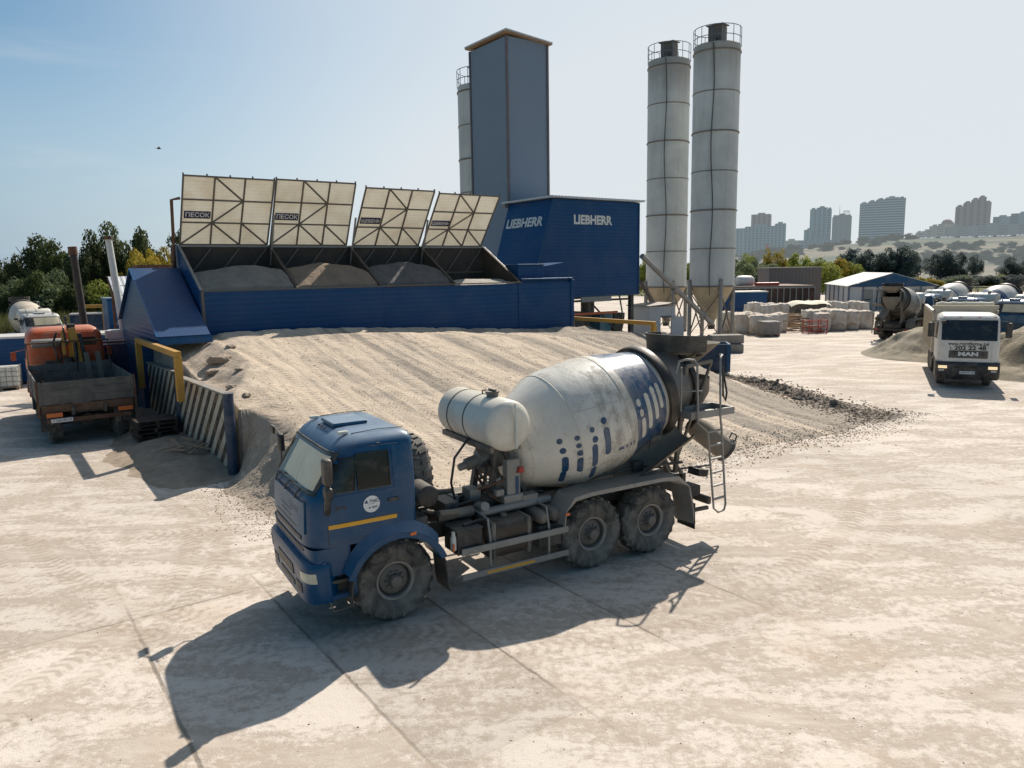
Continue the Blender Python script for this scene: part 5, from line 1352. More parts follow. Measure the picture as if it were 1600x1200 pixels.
# heap of scrap behind the right guard frame
sc = MB()
for i in range(46):
    p = ST(rnd.uniform(25.4, 28.6), rnd.uniform(25.5, 31.5), rnd.uniform(.3, 1.5)); a = rnd.uniform(0, PI); L = rnd.uniform(.5, 1.5)
    d = V((cos(a), sin(a), rnd.uniform(-.4, .6))); sc.tube([p - d * L / 2, p + d * L / 2 * .2 + V((0, 0, .1)), p + d * L / 2], rnd.uniform(.02, .06), 6)
tag(sc.build('scrap_metal', m['rust']), 'tangled rusty scrap metal behind the right yellow guard frame', 'scrap', kind='stuff')
# stacked foundation blocks and steel bin by the silo
for i, (px, py, z, dx) in enumerate(((1120, 552, 0, 0), (1121, 552, .55, .1))):
    q = gp(1118, 553); b = MB(); b.bb(0, 2.0, 0, 1.0, 0, .52)
    o = b.build('concrete_block', m['conc'], None, bevel=.03); o.location = (q.x + dx - .2, q.y + .4 + i * .1, z); o.rotation_euler = (0, 0, R(-4 + 6 * i))
    tag(o, ('lower' if i == 0 else 'upper') + ' concrete block of the stack by the foot of the right silo', 'concrete block')
q = pt(1088, 580, 37.0); T = empty('waste_skip', (q.x, q.y, 0), R(-8), 'dark blue open steel skip behind the rear of the mixer truck', 'skip')
b = MB()
b.bb(0, 1.6, 0, .05, .1, 1.38); b.bb(0, 1.6, 1.2, 1.25, .1, 1.38); b.bb(0, .05, .05, 1.2, .1, 1.38); b.bb(1.55, 1.6, .05, 1.2, .1, 1.38); b.bb(0.05, 1.55, .05, 1.2, .1, .15); b.build('body', m['navy'], T, bevel=.008)
b = MB(); b.bb(-.04, 1.64, -.04, .06, 1.38, 1.44); b.bb(-.04, 1.64, 1.19, 1.29, 1.38, 1.44); b.bb(-.04, .06, .061, 1.189, 1.38, 1.44); b.bb(1.54, 1.64, .061, 1.189, 1.38, 1.44); b.bb(1.44, 1.64, -.06, -.001, .05, 1.38)
b.build('rim', m['blue'], T)
# ------------------------------------------------------------------ orange flatbed truck with crane, seen from behind
OC = Cab([(1.3, 1.25), (2.1, 1.25), (2.95, 1.02), (3.10, .85), (3.18, .7)], [(1.3, -.85), (2.95, -.85), (3.1, -.75), (3.18, -.6)], [(1.3, 1.18), (2.3, 1.19), (2.95, 1.12), (3.10, 1.02), (3.18, .9)], 7, 9)
ot = empty('flatbed_truck', ST(2.66, 33.05), A0 + PI / 2, 'orange cab truck with a worn grey flatbed and a yellow crane', 'truck')
ot.scale = (1.07, 1.07, 1.07)
cb = OC.shell([1.30, 1.5, 2.0, 2.3, 2.6, 2.95, 3.04, 3.12, 3.18]).build('cab', m['orange'], ot, 50)
b = MB(); b.bb(-.875, -.84, -.90, -.40, 2.55, 2.82); b.build('rear_window', m['darkg'], cb, bevel=.005); b = MB(); b.bb(-.875, -.84, .40, .90, 2.55, 2.82); b.build('rear_window', m['darkg'], cb, bevel=.005)
b = MB()
for k in range(5): b.bb(-.885, -.84, -.80, .0, 2.10 + k * .075, 2.14 + k * .075)
for y in (-.3, .3): b.bb(-.89, -.84, y - .02, y + .02, 1.35, 2.95)
b.tube([(-.80, -.95, 3.05), (-.82, 0, 3.08), (-.80, .95, 3.05)], .015, 6)
b.build('louvre', m['orange'], cb)
b = MB(); b.slab(lambda y, z, o=0: OC.front(y, z, o), -.95, .95, 2.12, 2.70, 16, 6, .02); b.build('windscreen', m['darkg'], cb, 40)
for sg in (1, -1):
    b = MB(); b.slab(lambda x, z, o=0: OC.side(x, z, o, sg), -.25, .75, 2.12, 2.65, 6, 5, .01); b.build('side_window', m['darkg'], cb, 40)
b = MB(); b.bb(1.1, 1.40, -1.15, 1.15, .60, 1.05); b.build('bumper', m['orange'], ot, bevel=.04)
b = MB(); b.bb(-.2, 1.2, -1.10, 1.10, 1.1, 1.32); b.build('cab_floor', m['frame'], ot, bevel=.02)
for sg in (1, -1):
    b = MB(); b.lathe([(.72, -.2), (.72, .2), (.75, .2), (.75, -.2), (.72, -.2)], 20, (0, sg * 1.02, .62), (0, 1, 0), a0=0, a1=2 * PI); 
    b.v = [p for p in b.v]; 
    keep = [f for f in b.f if min(b.v[i].z for i in f) > .70]; b.f = keep; b.m = [0] * len(keep); b.build('front_fender', m['orange'], ot, 40)
b = MB()
for y in (-.42, .42): b.bb(1.1, -5.9, y - .04, y + .04, .92, 1.16)
for x in (-1, -3, -5.7): b.bb(x - .05, x + .05, -.379, .379, .95, 1.1)
b.bb(-1.5, -2.6, .5, 1.05, .65, 1.1); b.bb(-1.5, -2.6, -1.05, -.5, .65, 1.1); b.build('chassis_frame', m['frame'], ot)
for x in (0, -3.69, -5.01):
    b = MB(); b.cyl((x, -.95, .62), (x, .95, .62), .09, n=10); b.lathe([(0, -.2), (.2, -.15), (.24, 0), (.2, .15), (0, .2)], 14, (x, 0, .62), (1, 0, 0)); b.build('axle', m['frame'], ot, 40)
    for sg in (1, -1): wheel(ot, x, sg * 1.08, sg, .62, .38)
bed = MB(); bed.bb(-1.55, -5.75, -1.25, 1.25, 1.24, 1.32); bed.build('bed_floor', m['wood'], ot)
def planks(name, p0, p1, z0, z1, axis):
    b = MB(); n = 3; h = (z1 - z0) / n
    for k in range(n):
        za, zb = z0 + k * h, z0 + (k + 1) * h - .012
        if axis == 'x': b.bb(p0[0], p1[0], p0[1] - .02, p0[1] + .02, za, zb)
        else: b.bb(p0[0] - .02, p0[0] + .02, p0[1], p1[1], za, zb)
    for q in (.02, .5, .98):
        x = lerp(p0[0], p1[0], q); y = lerp(p0[1], p1[1], q)
        b.box((x, y, (z0 + z1) / 2), (.05, .07, z1 - z0 + .02) if axis == 'x' else (.07, .05, z1 - z0 + .02))
    b.build(name, m['wood'], ot, bevel=.004)
planks('side_board', (-1.6, 1.25), (-5.7, 1.25), 1.26, 1.92, 'x'); planks('side_board', (-1.6, -1.25), (-5.7, -1.25), 1.26, 1.92, 'x')
planks('tailboard', (-5.76, -1.24), (-5.76, 1.24), 1.26, 1.92, 'y'); planks('headboard', (-1.58, -1.24), (-1.58, 1.24), 1.26, 2.05, 'y')
b = MB(); b.bb(-5.72, -5.80, -1.2, 1.2, 1.02, 1.23); b.bb(-5.86, -5.90, -1.1, 1.1, .72, .84); b.bb(-5.72, -5.78, -1.3, -1.24, .9, 1.95); b.bb(-5.72, -5.78, 1.24, 1.3, .9, 1.95); b.build('tail_beam', m['rust'], ot)
for y in (.90, -.95):
    b = MB(); b.bb(-5.93, -5.90, y - .20, y + .20, .90, 1.02); b.build('tail_lamp', m['amber'], ot)
b = MB(); b.bb(-5.92, -5.90, .45, 1.0, .74, .85); b.text('Т 528 МК 54', .085, M.Translation((-5.923, .72, .795)) @ M.Rotation(R(-90), 4, 'Z') @ M.Rotation(R(90), 4, 'X'), 1, .001); b.build('number_plate', [m['paper'], m['letterk']], ot)
for sg in (1, -1):
    b = MB(); b.bb(-5.60, -5.62, sg * .85, sg * 1.25, .45, 1.2); b.build('mud_flap', m['hose'], ot)
# crane
b = MB(); b.bb(-1.05, -1.40, -.9, .9, 1.18, 1.38); b.cyl((-1.2, 0, 1.3), (-1.2, 0, 2.2), .16, n=14); b.bb(-1.1, -1.35, -1.2, -.95, .5, 1.7); b.bb(-1.1, -1.35, .95, 1.2, .5, 1.7); b.build('crane_base', m['frame'], ot, bevel=.01)
b = MB(); b.beam((-1.2, -.12, 2.1), (-1.25, -.15, 3.22), .20, .16); b.beam((-1.38, -.15, 3.2), (-1.45, -.30, 1.85), .22, .16); b.beam((-1.36, .12, 3.1), (-1.45, .14, 2.3), .10, .10); b.beam((-1.05, -.35, 3.0), (-1.1, -.40, 2.5), .10, .12); b.build('crane_boom', m['yellow'], ot, bevel=.015)
b = MB(); b.cyl((-1.55, -.20, 1.7), (-1.55, -.20, 2.7), .06, n=10); b.tube([(-1.2, .1, 2.9), (-1.3, .25, 2.6), (-1.25, .2, 2.2), (-1.5, .5, 1.6)], .03, 7); b.tube([(-1.3, -.3, 3.02), (-1.5, -.4, 2.6), (-1.4, -.45, 2.0)], .03, 7); b.box((-1.25, -.14, 3.22), (.26, .24, .2)); b.beam((-1.5, -.35, 3.0), (-1.55, -.5, 1.9), .12, .1); b.tube([(-1.3, .3, 3.05), (-1.5, .45, 2.7), (-1.45, .35, 2.2), (-1.5, .2, 1.8)], .035, 7); b.tube([(-1.25, .05, 3.3), (-1.45, .1, 3.2), (-1.5, .05, 2.6)], .03, 7); b.box((-1.45, .55, 1.95), (.2, .3, .35)); b.build('crane_cylinder', m['hose'], ot, 40)
b = MB()
for y in (-.55, -.9): b.beam((-1.6, y, 1.3), (-1.55, y + .06, 2.35), .16, .08)
b.build('lifting_fork', m['skin'], ot)
b = MB(); b.lathe([(0, 0), (.14, .02), (.15, .1), (.15, .95), (.13, 1.0), (.07, 1.02), (.07, 1.15), (0, 1.15)], 18, (-1.08, 1.05, 2.70), (0, -1, 0)); b.build('air_intake_pipe', m['alum'], ot, 40)
b = MB(); b.tube([(-1.52, 1.2, 1.9), (-1.52, 1.2, 2.75), (-1.52, -1.2, 2.75), (-1.52, -1.2, 1.9)], .03, 6); b.tube([(-1.52, .4, 1.9), (-1.52, .35, 2.75)], .03, 6); b.build('headache_rack', m['rust'], ot)
for sg in (1, -1):
    b = MB(); b.tube([(.8, sg * 1.1, 2.4), (.9, sg * 1.5, 2.3)], .012, 5); b.box((.9, sg * 1.52, 2.15), (.05, .16, .30)); b.build('mirror', m['orange'], ot)
# load of broken boards
for i in range(16):
    b = MB(); L = rnd.uniform(.5, 1.7); b.box((0, 0, 0), (L, rnd.uniform(.07, .16), .03))
    o = b.build('board', m['timber'] if i % 3 else m['rust'], None, loc=ot.matrix_world @ V((0, 0, 0)))
    q = M.Rotation(A0 + PI / 2, 3, 'Z') @ V((rnd.uniform(-5.3, -2.4), rnd.uniform(-.85, .95), 0)); o.location = ST(2.42, 33.3) + q + V((0, 0, 1.36 + rnd.uniform(0, .22)))
    o.rotation_euler = (rnd.uniform(-.1, .1), rnd.uniform(-.12, .12), rnd.uniform(0, PI)); tag(o, 'broken board in the loose load on the grey flatbed', 'board', 'broken boards on the flatbed')
# left mixer behind
SW = {}
def mini(name, **k): return mt(name, **k)
wcab = mt('whitish_cab_paint', (.50, .50, .48), .4, 0, DUST, .4, 1.5, .05, 14)
def dmat(n, base, bands, gk): return drum_mat(n, base, 1.0, (.36, .31, .25), gk, (.014, .05, .17), bands)
dr_cream = drum_mat('drum_paint_cream', (.60, .50, .38), .0, (.45, .36, .26), .7)
dr_dirty = drum_mat('drum_paint_dirty', (.33, .29, .23), .8, (.20, .17, .13), 1.3, (.05, .06, .08), ((.6, .9), (1.1, 1.3), (1.5, 1.7), (1.95, 2.1)))
dr_str = drum_mat('drum_paint_striped', (.64, .61, .54), .9, (.36, .32, .26), .6, (.03, .06, .13), ((.9, 1.0), (1.15, 1.25), (1.4, 1.5)))
dr_half = drum_mat('drum_paint_blue_nose', (.64, .61, .54), .95, (.36, .32, .26), .5, (.02, .06, .16), ((.45, 1.25),))
mainsw = lambda d, cab=None: {'drum_paint': d, **({'blue_paint': cab, 'blue_paint_dusty': cab} if cab else {})}
q = pt(62, 500, 50)
c1 = copy_tree(main, None, mainsw(dr_cream, wcab)); c1.location = (q.x, q.y, 0); c1.rotation_euler = (0, 0, R(312)); tag(c1, 'whitish cab mixer truck with cream drum behind the orange truck', 'mixer truck', 'mixer trucks parked around the yard')
main['group'] = 'mixer trucks parked around the yard'
G = 'mixer trucks parked around the yard'
def put(px, Y, yaw, sw, label):
    c = copy_tree(main, None, sw); p = pt(px, 500, Y); c.location = (p.x, p.y, 0); c.rotation_euler = (0, 0, yaw); tag(c, label, 'mixer truck', G); return c
YW = R(215.6)
put(1444, 58.0, YW + .02, mainsw(dr_str), 'blue cab mixer truck between the muddy mixer and the white dump truck')
put(1509, 50.5, YW - .03, mainsw(dr_half), 'blue cab mixer truck with blue nosed drum, right behind the white dump truck')
put(1590, 46.5, YW + .02, mainsw(m['drum']), 'blue cab mixer truck at the right photo edge, behind the dump truck')
# the muddy mixer is seen from behind: front axle lies further along its heading
hd = R(48); rr_ = gp(1398, 531); fr = V((cos(hd), sin(hd), 0)) * 5.4 + V((rr_.x, rr_.y, 0))
md = {'drum_paint': dr_dirty, 'grey_paint': m['skin'], 'dusty_steel': m['skin'], 'milky_plastic': m['skin']}
md['tank_paint'] = m['plast']
c5 = copy_tree(main, None, md); c5.location = fr; c5.rotation_euler = (0, 0, hd); tag(c5, 'muddy mixer truck with grey brown drum seen from behind, left of the gravel heap', 'mixer truck', G)

# ------------------------------------------------------------------ white dump truck
MC = Cab([(.95, 1.42), (1.95, 1.42), (2.05, 1.40), (2.90, 1.20), (3.02, 1.08), (3.10, .9)], [(.4, -.75), (3.0, -.75), (3.1, -.6)], [(.95, 1.14), (1.95, 1.15), (2.95, 1.10), (3.05, 1.02), (3.10, .9)], 9, 14)
T = empty('dump_truck', (19.72, 32.25, 0), R(244), 'white dump truck driving towards the camera with black lettering on its cab', 'dump truck')
wp = m['manw'] = mt('off_white_paint', (.66, .63, .57), .35, 0, DUST, .3, 1.5, .05, 14)
cb = MC.shell([1.06, 1.2, 1.6, 1.95, 2.1, 2.5, 2.9, 2.97, 3.03, 3.07, 3.10]).build('cab', wp, T, 50)
F = lambda y, z, o=0: MC.front(y, z, o)
b = MB(); b.slab(F, -1.0, 1.0, 2.02, 2.86, 20, 6, .012); b.build('windscreen', m['darkg'], cb, 40)
b = MB(); b.slab(F, -1.05, 1.05, 2.90, 2.97, 16, 2, .05); b.build('sun_visor', wp, cb, 40)
for y in (-.9, -.35, .35, .9):
    b = MB(); b.box(F(y, 2.98, .0), (.06, .10, .05)); b.build('marker_lamp', m['amber'], cb)
b = MB(); b.slab(F, -.70, .70, 1.28, 1.60, 12, 3, .012); gr = b.build('grille', m['black'], cb, 40)
XT = lambda y, z, o=.016: M.Translation(F(y, z, o)) @ M.Rotation(R(90), 4, 'Z') @ M.Rotation(R(90), 4, 'X')
b = MB(); b.text('MAN', .22, XT(0, 1.45, .018) @ M.Scale(1.5, 4, (1, 0, 0)), 0, .012); b.build('emblem', m['letter'], gr)
b = MB()
for k in range(3): b.slab(F, -.66, .66, 1.31 + k * .035, 1.322 + k * .035, 10, 1, .016)
b.build('grille_bar', m['steel'], gr)
b = MB(); b.text('www.гостбетон.рф', .17, XT(-.0, 1.87, .006), 0, .006); b.build('lettering', m['letterk'], cb)
b = MB(); b.text('202 22 48', .235, XT(.06, 1.70, .006) @ M.Scale(1.2, 4, (1, 0, 0)), 0, .010)
X = XT(-.62, 1.70, .007); b.tube([X @ V((-.03, .06, 0)), X @ V((-.045, .0, 0)), X @ V((0, -.055, 0)), X @ V((.04, -.065, 0))], .014, 6); b.build('lettering', m['letterk'], cb)
for sg in (1, -1):
    b = MB(); b.slab(lambda y, z, o=0: F(sg * y, z, o), .84, 1.05, 1.16, 1.80, 5, 4, .02); b.build('corner_panel', wp, cb, 40)
    b = MB(); b.slab(lambda x, z, o=0: MC.side(x, z, o, sg), -.15, .98, 2.05, 2.75, 6, 5, .01); b.build('side_window', m['darkg'], cb, 40)
b = MB(); b.tube([F(-.5, 2.02, .03), F(.2, 2.08, .04)], .012, 5); b.tube([F(.2, 2.02, .03), F(.9, 2.08, .04)], .012, 5); b.build('wiper', m['black'], cb)
bc = Cab([(.35, 1.40), (.5, 1.50), (1.0, 1.52), (1.12, 1.46)], [(.3, .70), (2, .70)], [(.35, 1.12), (.5, 1.18), (1.12, 1.18)], 9, 14)
bu = bc.shell([.38, .5, .75, .95, 1.05, 1.12], 56).build('bumper', m['black'], T, 45)
BF = lambda y, z, o=0: bc.front(y, z, o)
for sg in (1, -1):
    b = MB(); b.slab(lambda y, z, o=0: BF(sg * y, z, o), .74, 1.06, .84, .96, 6, 2, .02); b.build('headlight', m['lampon'] if 'lampon' in m else m['lamp'], bu, 40)
    b = MB(); b.slab(lambda y, z, o=0: BF(sg * y, z, o), .84, 1.04, .73, .79, 4, 1, .015); b.build('fog_lamp', m['plast'], bu, 40)
    b = MB(); b.tube([(1.0, sg * 1.08, 2.80), (1.25, sg * 1.36, 2.82), (1.28, sg * 1.38, 2.2), (1.1, sg * 1.15, 2.1)], .02, 6); b.build('mirror_arm', m['black'], T)
    b = MB(); b.box((1.26, sg * 1.40, 2.45), (.12, .24, .62)); b.build('mirror', m['black'], T, bevel=.05, seg=3)
b = MB(); b.box((1.28, -.95, 2.78), (.10, .16, .14)); b.tube([(1.22, -1.0, 2.9), (1.30, -.96, 2.8)], .015, 5); b.build('kerb_mirror', m['black'], T, bevel=.03)
b = MB(); b.slab(BF, -.28, .28, .62, .74, 6, 1, .012); b.text('К 053 РУ 154', .095, M.Translation(BF(0, .68, .0145)) @ M.Rotation(R(90), 4, 'Z') @ M.Rotation(R(90), 4, 'X'), 1, .001); b.build('number_plate', [m['paper'], m['letterk']], bu)
b = MB(); b.slab(BF, -.5, .5, .86, .98, 8, 2, .012); b.build('air_intake', m['hose'], bu)
for sg in (1, -1):
    b = MB(); pr = [(.68, .55), (.62, 1.0), (.40, 1.18), (-.40, 1.18), (-.66, .9), (-.70, .5)]; vs = []
    for x, z in pr: vs += [(x, sg * .78, z), (x, sg * 1.19, z), (x, sg * 1.19, z - .08), (x, sg * .78, z - .03)]
    b.add(vs, [(i * 4 + k, i * 4 + (k + 1) % 4, i * 4 + 4 + (k + 1) % 4, i * 4 + 4 + k) for i in range(5) for k in range(4)]); b.build('front_fender', m['black'], T, 30)
b = MB()
for y in (-.42, .42): b.bb(1.0, -7.0, y - .04, y + .04, .85, 1.12)
for x in (-1.2, -3, -6.9): b.bb(x - .06, x + .06, -.379, .379, .9, 1.08)
b.bb(-.9, -2.4, .6, 1.15, .5, 1.0); b.bb(-.9, -2.4, -1.15, -.6, .5, 1.0); b.build('chassis_frame', m['frame'], T)
for x in (0, -4.2, -5.6):
    b = MB(); b.cyl((x, -.95, .53), (x, .95, .53), .09, n=10); b.build('axle', m['frame'], T, 40)
    for sg in (1, -1):
        wheel(T, x, sg * 1.05, sg, .54, .32, False, rimr=.29)
b = MB(); y1, z0, z1 = 1.22, 1.25, 3.02
b.bb(-1.0, -7.0, -y1, y1, z0, z0 + .08); b.bb(-1.0, -1.06, -y1, y1, z0 + .081, z1 + .2)
for sg in (1, -1):
    b.bb(-1.061, -7.0, sg * (y1 - .06), sg * y1, z0 + .081, z1); b.bb(-1.0, -7.0, sg * (y1 - .08), sg * (y1 + .06), z1, z1 + .12)
    for k in range(7): b.bb(-1.5 - k * .9, -1.58 - k * .9, sg * (y1 + .001), sg * (y1 + .07), z0 + .1, z1 - .002)
b.bb(-7.0, -7.06, -y1, y1, z0, z1); b.bb(-.98, -1.12, -y1 - .05, y1 + .05, z1 + .20, z1 + .34)
db = b.build('dump_body', m['cream2'] if 'cream2' in m else mt('dump_body_paint', (.55, .47, .35), .5, 0, DUST, .5, 1.5, .1, 14), T)
b = MB(); b.tube([(-1.25, -1.1, 3.38)] + [(-1.25 - .05 * (i % 2), -1.1 + i * .22, 3.38 + .06 * abs(sin(i * 1.7))) for i in range(1, 11)], .09, 8); b.build('rolled_tarpaulin', m['cream'], db, 40)
b = MB()
b.patch(lambda u, v: (-1.2 - 5.6 * u, (v - .5) * 2.2, 2.5 + .45 * math.exp(-((u - .5) ** 2 + (v - .5) ** 2) * 7) + .05 * fbm(u * 6, v * 4, 1, 3)), 0, 1, 0, 1, 30, 16)
o = b.build('gravel_heap', G_OLV, None, 0); o.location = T.location; o.rotation_euler = T.rotation_euler; tag(o, 'gravel load inside the body of the white dump truck', 'gravel heap')

# ------------------------------------------------------------------ items at the left
q = pt(172, 545, 31.5)
b = MB(); b.bb(-1.0, 1.1, 0, 2.6, 0, 2.45)
T = empty('steel_container', (gp(150, 600).x, 29.6, 0), A0 - R(14), 'dark blue steel container with rusty frame beside the conveyor housing', 'container')
T.location = (pt(147, 560, 30.2).x, 30.2, 0)
b = MB(); b.bb(.08, 1.62, .04, 2.3, .05, 2.5); b.build('body', m['navy2'] if 'navy2' in m else mt('deep_blue_panel', (.010, .030, .085), .55, 0, DUST, .3, 1, .1, 12), T)
b = MB(); b.bb(0, .08, 0, .1, 0, 2.62); b.bb(1.62, 1.70, 0, .1, 0, 2.62); b.bb(0, 1.7, -.01, .11, 2.56, 2.64); b.bb(0, .08, 2.2, 2.3, 0, 2.62); b.bb(1.62, 1.7, 2.2, 2.3, 0, 2.62); b.build('rust_frame', m['rust'], T)
b = MB(); b.bb(0.2, .9, .3, 1.0, 2.65, 3.05)
o = b.build('plastic_canister', m['plast'], None, bevel=.06); o.location = (pt(158, 560, 30.6).x, 30.5, 0); o.rotation_euler = (0, 0, .3); tag(o, 'milky plastic canister on top of the dark blue container', 'canister')
T = empty('steel_container', (pt(-40, 560, 36.6).x, 36.3, 0), A0 - R(16), 'blue container with pale roof at the left photo edge, behind the orange truck', 'container')
b = MB(); b.bb(0, 7.2, 0, 2.4, .1, 2.3); b.build('wall', m['cblue'], T)
b = MB(); b.bb(-.05, 7.25, -.05, 2.45, 2.301, 2.40); b.build('roof', m['white'], T)
T = empty('steel_container', (pt(98, 560, 38.0).x, 38.5, 0), A0 - R(16), 'low blue container right of the orange cab', 'container')
b = MB(); b.bb(0, 4.6, 0, 2.4, .1, 1.75); b.build('wall', m['cblue'], T)
b = MB(); b.bb(-.05, 4.65, -.05, 2.45, 1.751, 1.83); b.build('roof', m['blue'], T)
T = empty('ibc_tote', (pt(2, 600, 34.6).x - .9, 34.6, 0), A0 - R(10), 'white caged liquid tote at the left photo edge', 'tote')
b = MB(); b.bb(0, 1.45, 0, 1.0, .16, 1.1); b.build('tank', m['plast'], T, bevel=.06)
b = MB()
for k in range(7): b.beam((-.02 + k * .248, -.02, .14), (-.02 + k * .248, -.02, 1.13), .02, .02)
for k in range(5): b.beam((-.02, -.02, .16 + k * .24), (1.47, -.02, .16 + k * .24), .02, .02); b.beam((1.47, -.02, .16 + k * .24), (1.47, 1.02, .16 + k * .24), .02, .02)
for k in range(4): b.beam((1.47, .2 + k * .25, .14), (1.47, .2 + k * .25, 1.13), .02, .02)
b.build('cage', m['alum'], T)
b = MB(); b.bb(-.03, 1.48, -.03, 1.03, .10, .139); b.bb(0, .12, -.03, 1.03, 0, .099); b.bb(.66, .8, -.03, 1.03, 0, .099); b.bb(1.33, 1.45, -.03, 1.03, 0, .099); b.build('pallet', m['timber'], T)
# poles
def pole(p0, p1, r0, r1, mat, name, label, cap):
    b = MB(); b.cyl(p0, p1, r0, r1, 20); o = b.build(name, mat, None, 40); d = (p1 - p0).normalized()
    c = MB(); c.cyl(p1 - d * (.30 if cap > .5 else .06), p1 + d * .04, r1 * 1.25, r1 * 1.25, 20); c.build('cap', m['rust'], o, 40)
    return tag(o, label, 'chimney pipe')
pa = pt(191, 512, 31.2); pole(V((pa.x + .25, pa.y, 0)), pt(169, 372, 31.2), .15, .13, m['plast'], 'chimney_pipe', 'leaning white pipe beside the gabled conveyor housing', .2)
pa = pt(131, 545, 32.5); pole(V((pa.x + .3, pa.y, 0)), pt(113, 387, 32.5), .15, .145, m['tar'], 'chimney_pipe', 'leaning dark brown pipe right of the orange cab', 1)
T = rail_frame(0, 0, 1.0, 0, 1, 'x'); bpy.data.objects.remove(T) if False else None
for o in [T] + kids(T): bpy.data.objects.remove(o)
def portal(p, w_, h, rz, label):
    T = empty('guard_frame', p, rz, label, 'guard frame')
    b = MB(); b.bb(-.1, w_ + .1, -.1, .1, h - .2, h); b.build('top_beam', m['yellow'], T, bevel=.01)
    for x in (0, w_): b = MB(); b.bb(x - .1, x + .1, -.101, .101, 0, h - .201); b.build('leg', m['yellow'], T, bevel=.01)
q = pt(129, 500, 44); portal((q.x, q.y, 0), 1.15, 3.65, A0 - R(10), 'yellow steel frame standing behind the leaning brown pipe')
T = empty('steel_tank', (pt(170, 500, 41).x, 41, 0), A0, 'light blue steel tank behind the leaning white pipe', 'tank'); b = MB(); b.bb(0, 2.4, 0, 2, 0, 4.0); b.build('wall', m['cblueside'], T, bevel=.05); b = MB(); b.bb(-.05, 2.45, -.05, 2.05, 4.0, 4.1); b.build('roof', m['bluelt'], T)
q = pt(118, 500, 46); T = empty('steel_container', (q.x, q.y, 0), A0 - R(10), 'dark blue container behind the yellow frame on the left', 'container'); b = MB(); b.bb(-.3, 3.4, 0, 2, 0, 2.95); b.build('wall', m['navy'], T); b = MB(); b.bb(-.35, 3.45, -.05, 2.05, 2.95, 3.02); b.build('roof', m['alum'], T)
# frame roof beyond the housing
T = empty('steel_canopy', ST(5.35, 36.6), A0, 'open rusty steel canopy with blue roof sheets behind the conveyor housing', 'canopy')
b = MB()
for x in (0, 2.2):
    for y in (0, 3.0): b.bb(x - .05, x + .05, y - .05, y + .05, 0, 4.9 if y else 3.2)
for k in range(5): b.beam((-.1 + k * .58, -.2, 3.25), (-.1 + k * .58, 3.2, 5.12), .06, .08)
for k in range(5): b.beam((-.2, 0 + k * .8, 3.50 + k * .44), (2.6, 0 + k * .8, 3.50 + k * .44), .05, .05)
b.build('frame', m['rust'], T)
b = MB(); b.prism([(-.2, 3.38), (3.2, 5.24), (3.2, 5.28), (-.2, 3.42)], lambda p, q: V((-.1 + 1.0 * q, p[0], p[1]))); b.build('roof_sheet', m['croof'], T)
T = empty('scrap_bin', pt(228, 440, 48) * V((1, 1, 0)).length if False else (pt(215, 420, 50).x, 50, 0), A0, 'rusty brown open bin behind the ridge of the conveyor housing', 'bin')
b = MB(); b.bb(0, 4.5, 0, .1, 0, 6.0); b.bb(0, 4.5, 2, 2.1, 0, 6.0); b.bb(0, .1, .1, 2, 0, 6.0); b.bb(4.4, 4.5, .1, 2, 0, 6.0); b.build('body', m['rust'], T)
# pallets and broken boards at the foot of the striped wall
for k in range(5):
    b = MB()
    for j in range(6): b.bb(-.6, .6, -.48 + j * .18, -.36 + j * .18, .09, .115)
    for j in range(3): b.bb(-.6 + j * .55, -.5 + j * .55, -.48, .54, 0, .089)
    o = b.build('pallet', m['tar']); o.location = ST(4.3, 25.6, .16 + k * .125); o.rotation_euler = (0, 0, A0 + .1 * sin(k * 2.3)); tag(o, 'weathered pallet in the dark stack behind the flatbed truck', 'pallet', 'pallets stacked by the striped wall')
for i in range(8):
    b = MB(); b.box((0, 0, 0), (rnd.uniform(.4, 1.0), .09, .025)); o = b.build('board', m['timber']); o.location = ST(4.55 + rnd.uniform(-.35, .3), 22.4 + rnd.uniform(-.5, .6), .36 + i * .012)
    o.rotation_euler = (rnd.uniform(-.2, .2), rnd.uniform(-.3, .1), rnd.uniform(0, PI)); tag(o, 'broken board lying in the dirt at the foot of the striped wall', 'board', 'broken boards by the striped wall')

# ------------------------------------------------------------------ storage yard on the right
def bagmesh(seed):
    b = bmesh.new(); bmesh.ops.create_cube(b, size=1); bmesh.ops.subdivide_edges(b, edges=b.edges[:], cuts=7, use_grid_fill=True)
    for v in b.verts:
        c = v.co; r = V((c.x, c.y, 0)); l = max(abs(c.x), abs(c.y)) * 2
        n_ = r.length
        if n_ > 0: k = lerp(1, (l * .5) / n_ * 1.05, .35); c.x *= k; c.y *= k
        bulge = 1 + .10 * cos(c.z * PI * .9); c.x *= bulge; c.y *= bulge
        if c.z > .3: c.z += .10 * (1 - min(1, n_ * 2)) + .10 * noise.noise(V((c.x * 5, c.y * 5, seed)))
        c += V((noise.noise(c * 3 + V((seed, 0, 0))), noise.noise(c * 3 + V((0, seed, 5))), 0)) * .05
        c.z = (c.z + .5) * 1.28; c.x *= .98; c.y *= .98
    me = bpy.data.meshes.new('bulk_bag'); b.to_mesh(me); b.free(); me.materials.append(m['bag'])
    for p in me.polygons: p.use_smooth = True
    return me
BM = [bagmesh(i * 3.7) for i in range(5)]
def bag(x, y, z, label, group, sc=1.0):
    o = bpy.data.objects.new('bulk_bag', rnd.choice(BM)); COL.objects.link(o); o.location = (x, y, z); k = sc * rnd.uniform(.92, 1.08); o.scale = (k, k, k * rnd.uniform(.9, 1.1))
    o.rotation_euler = (0, 0, rnd.uniform(-.15, .15) + rnd.randrange(4) * PI / 2); tag(o, label, 'bulk bag', group); return o
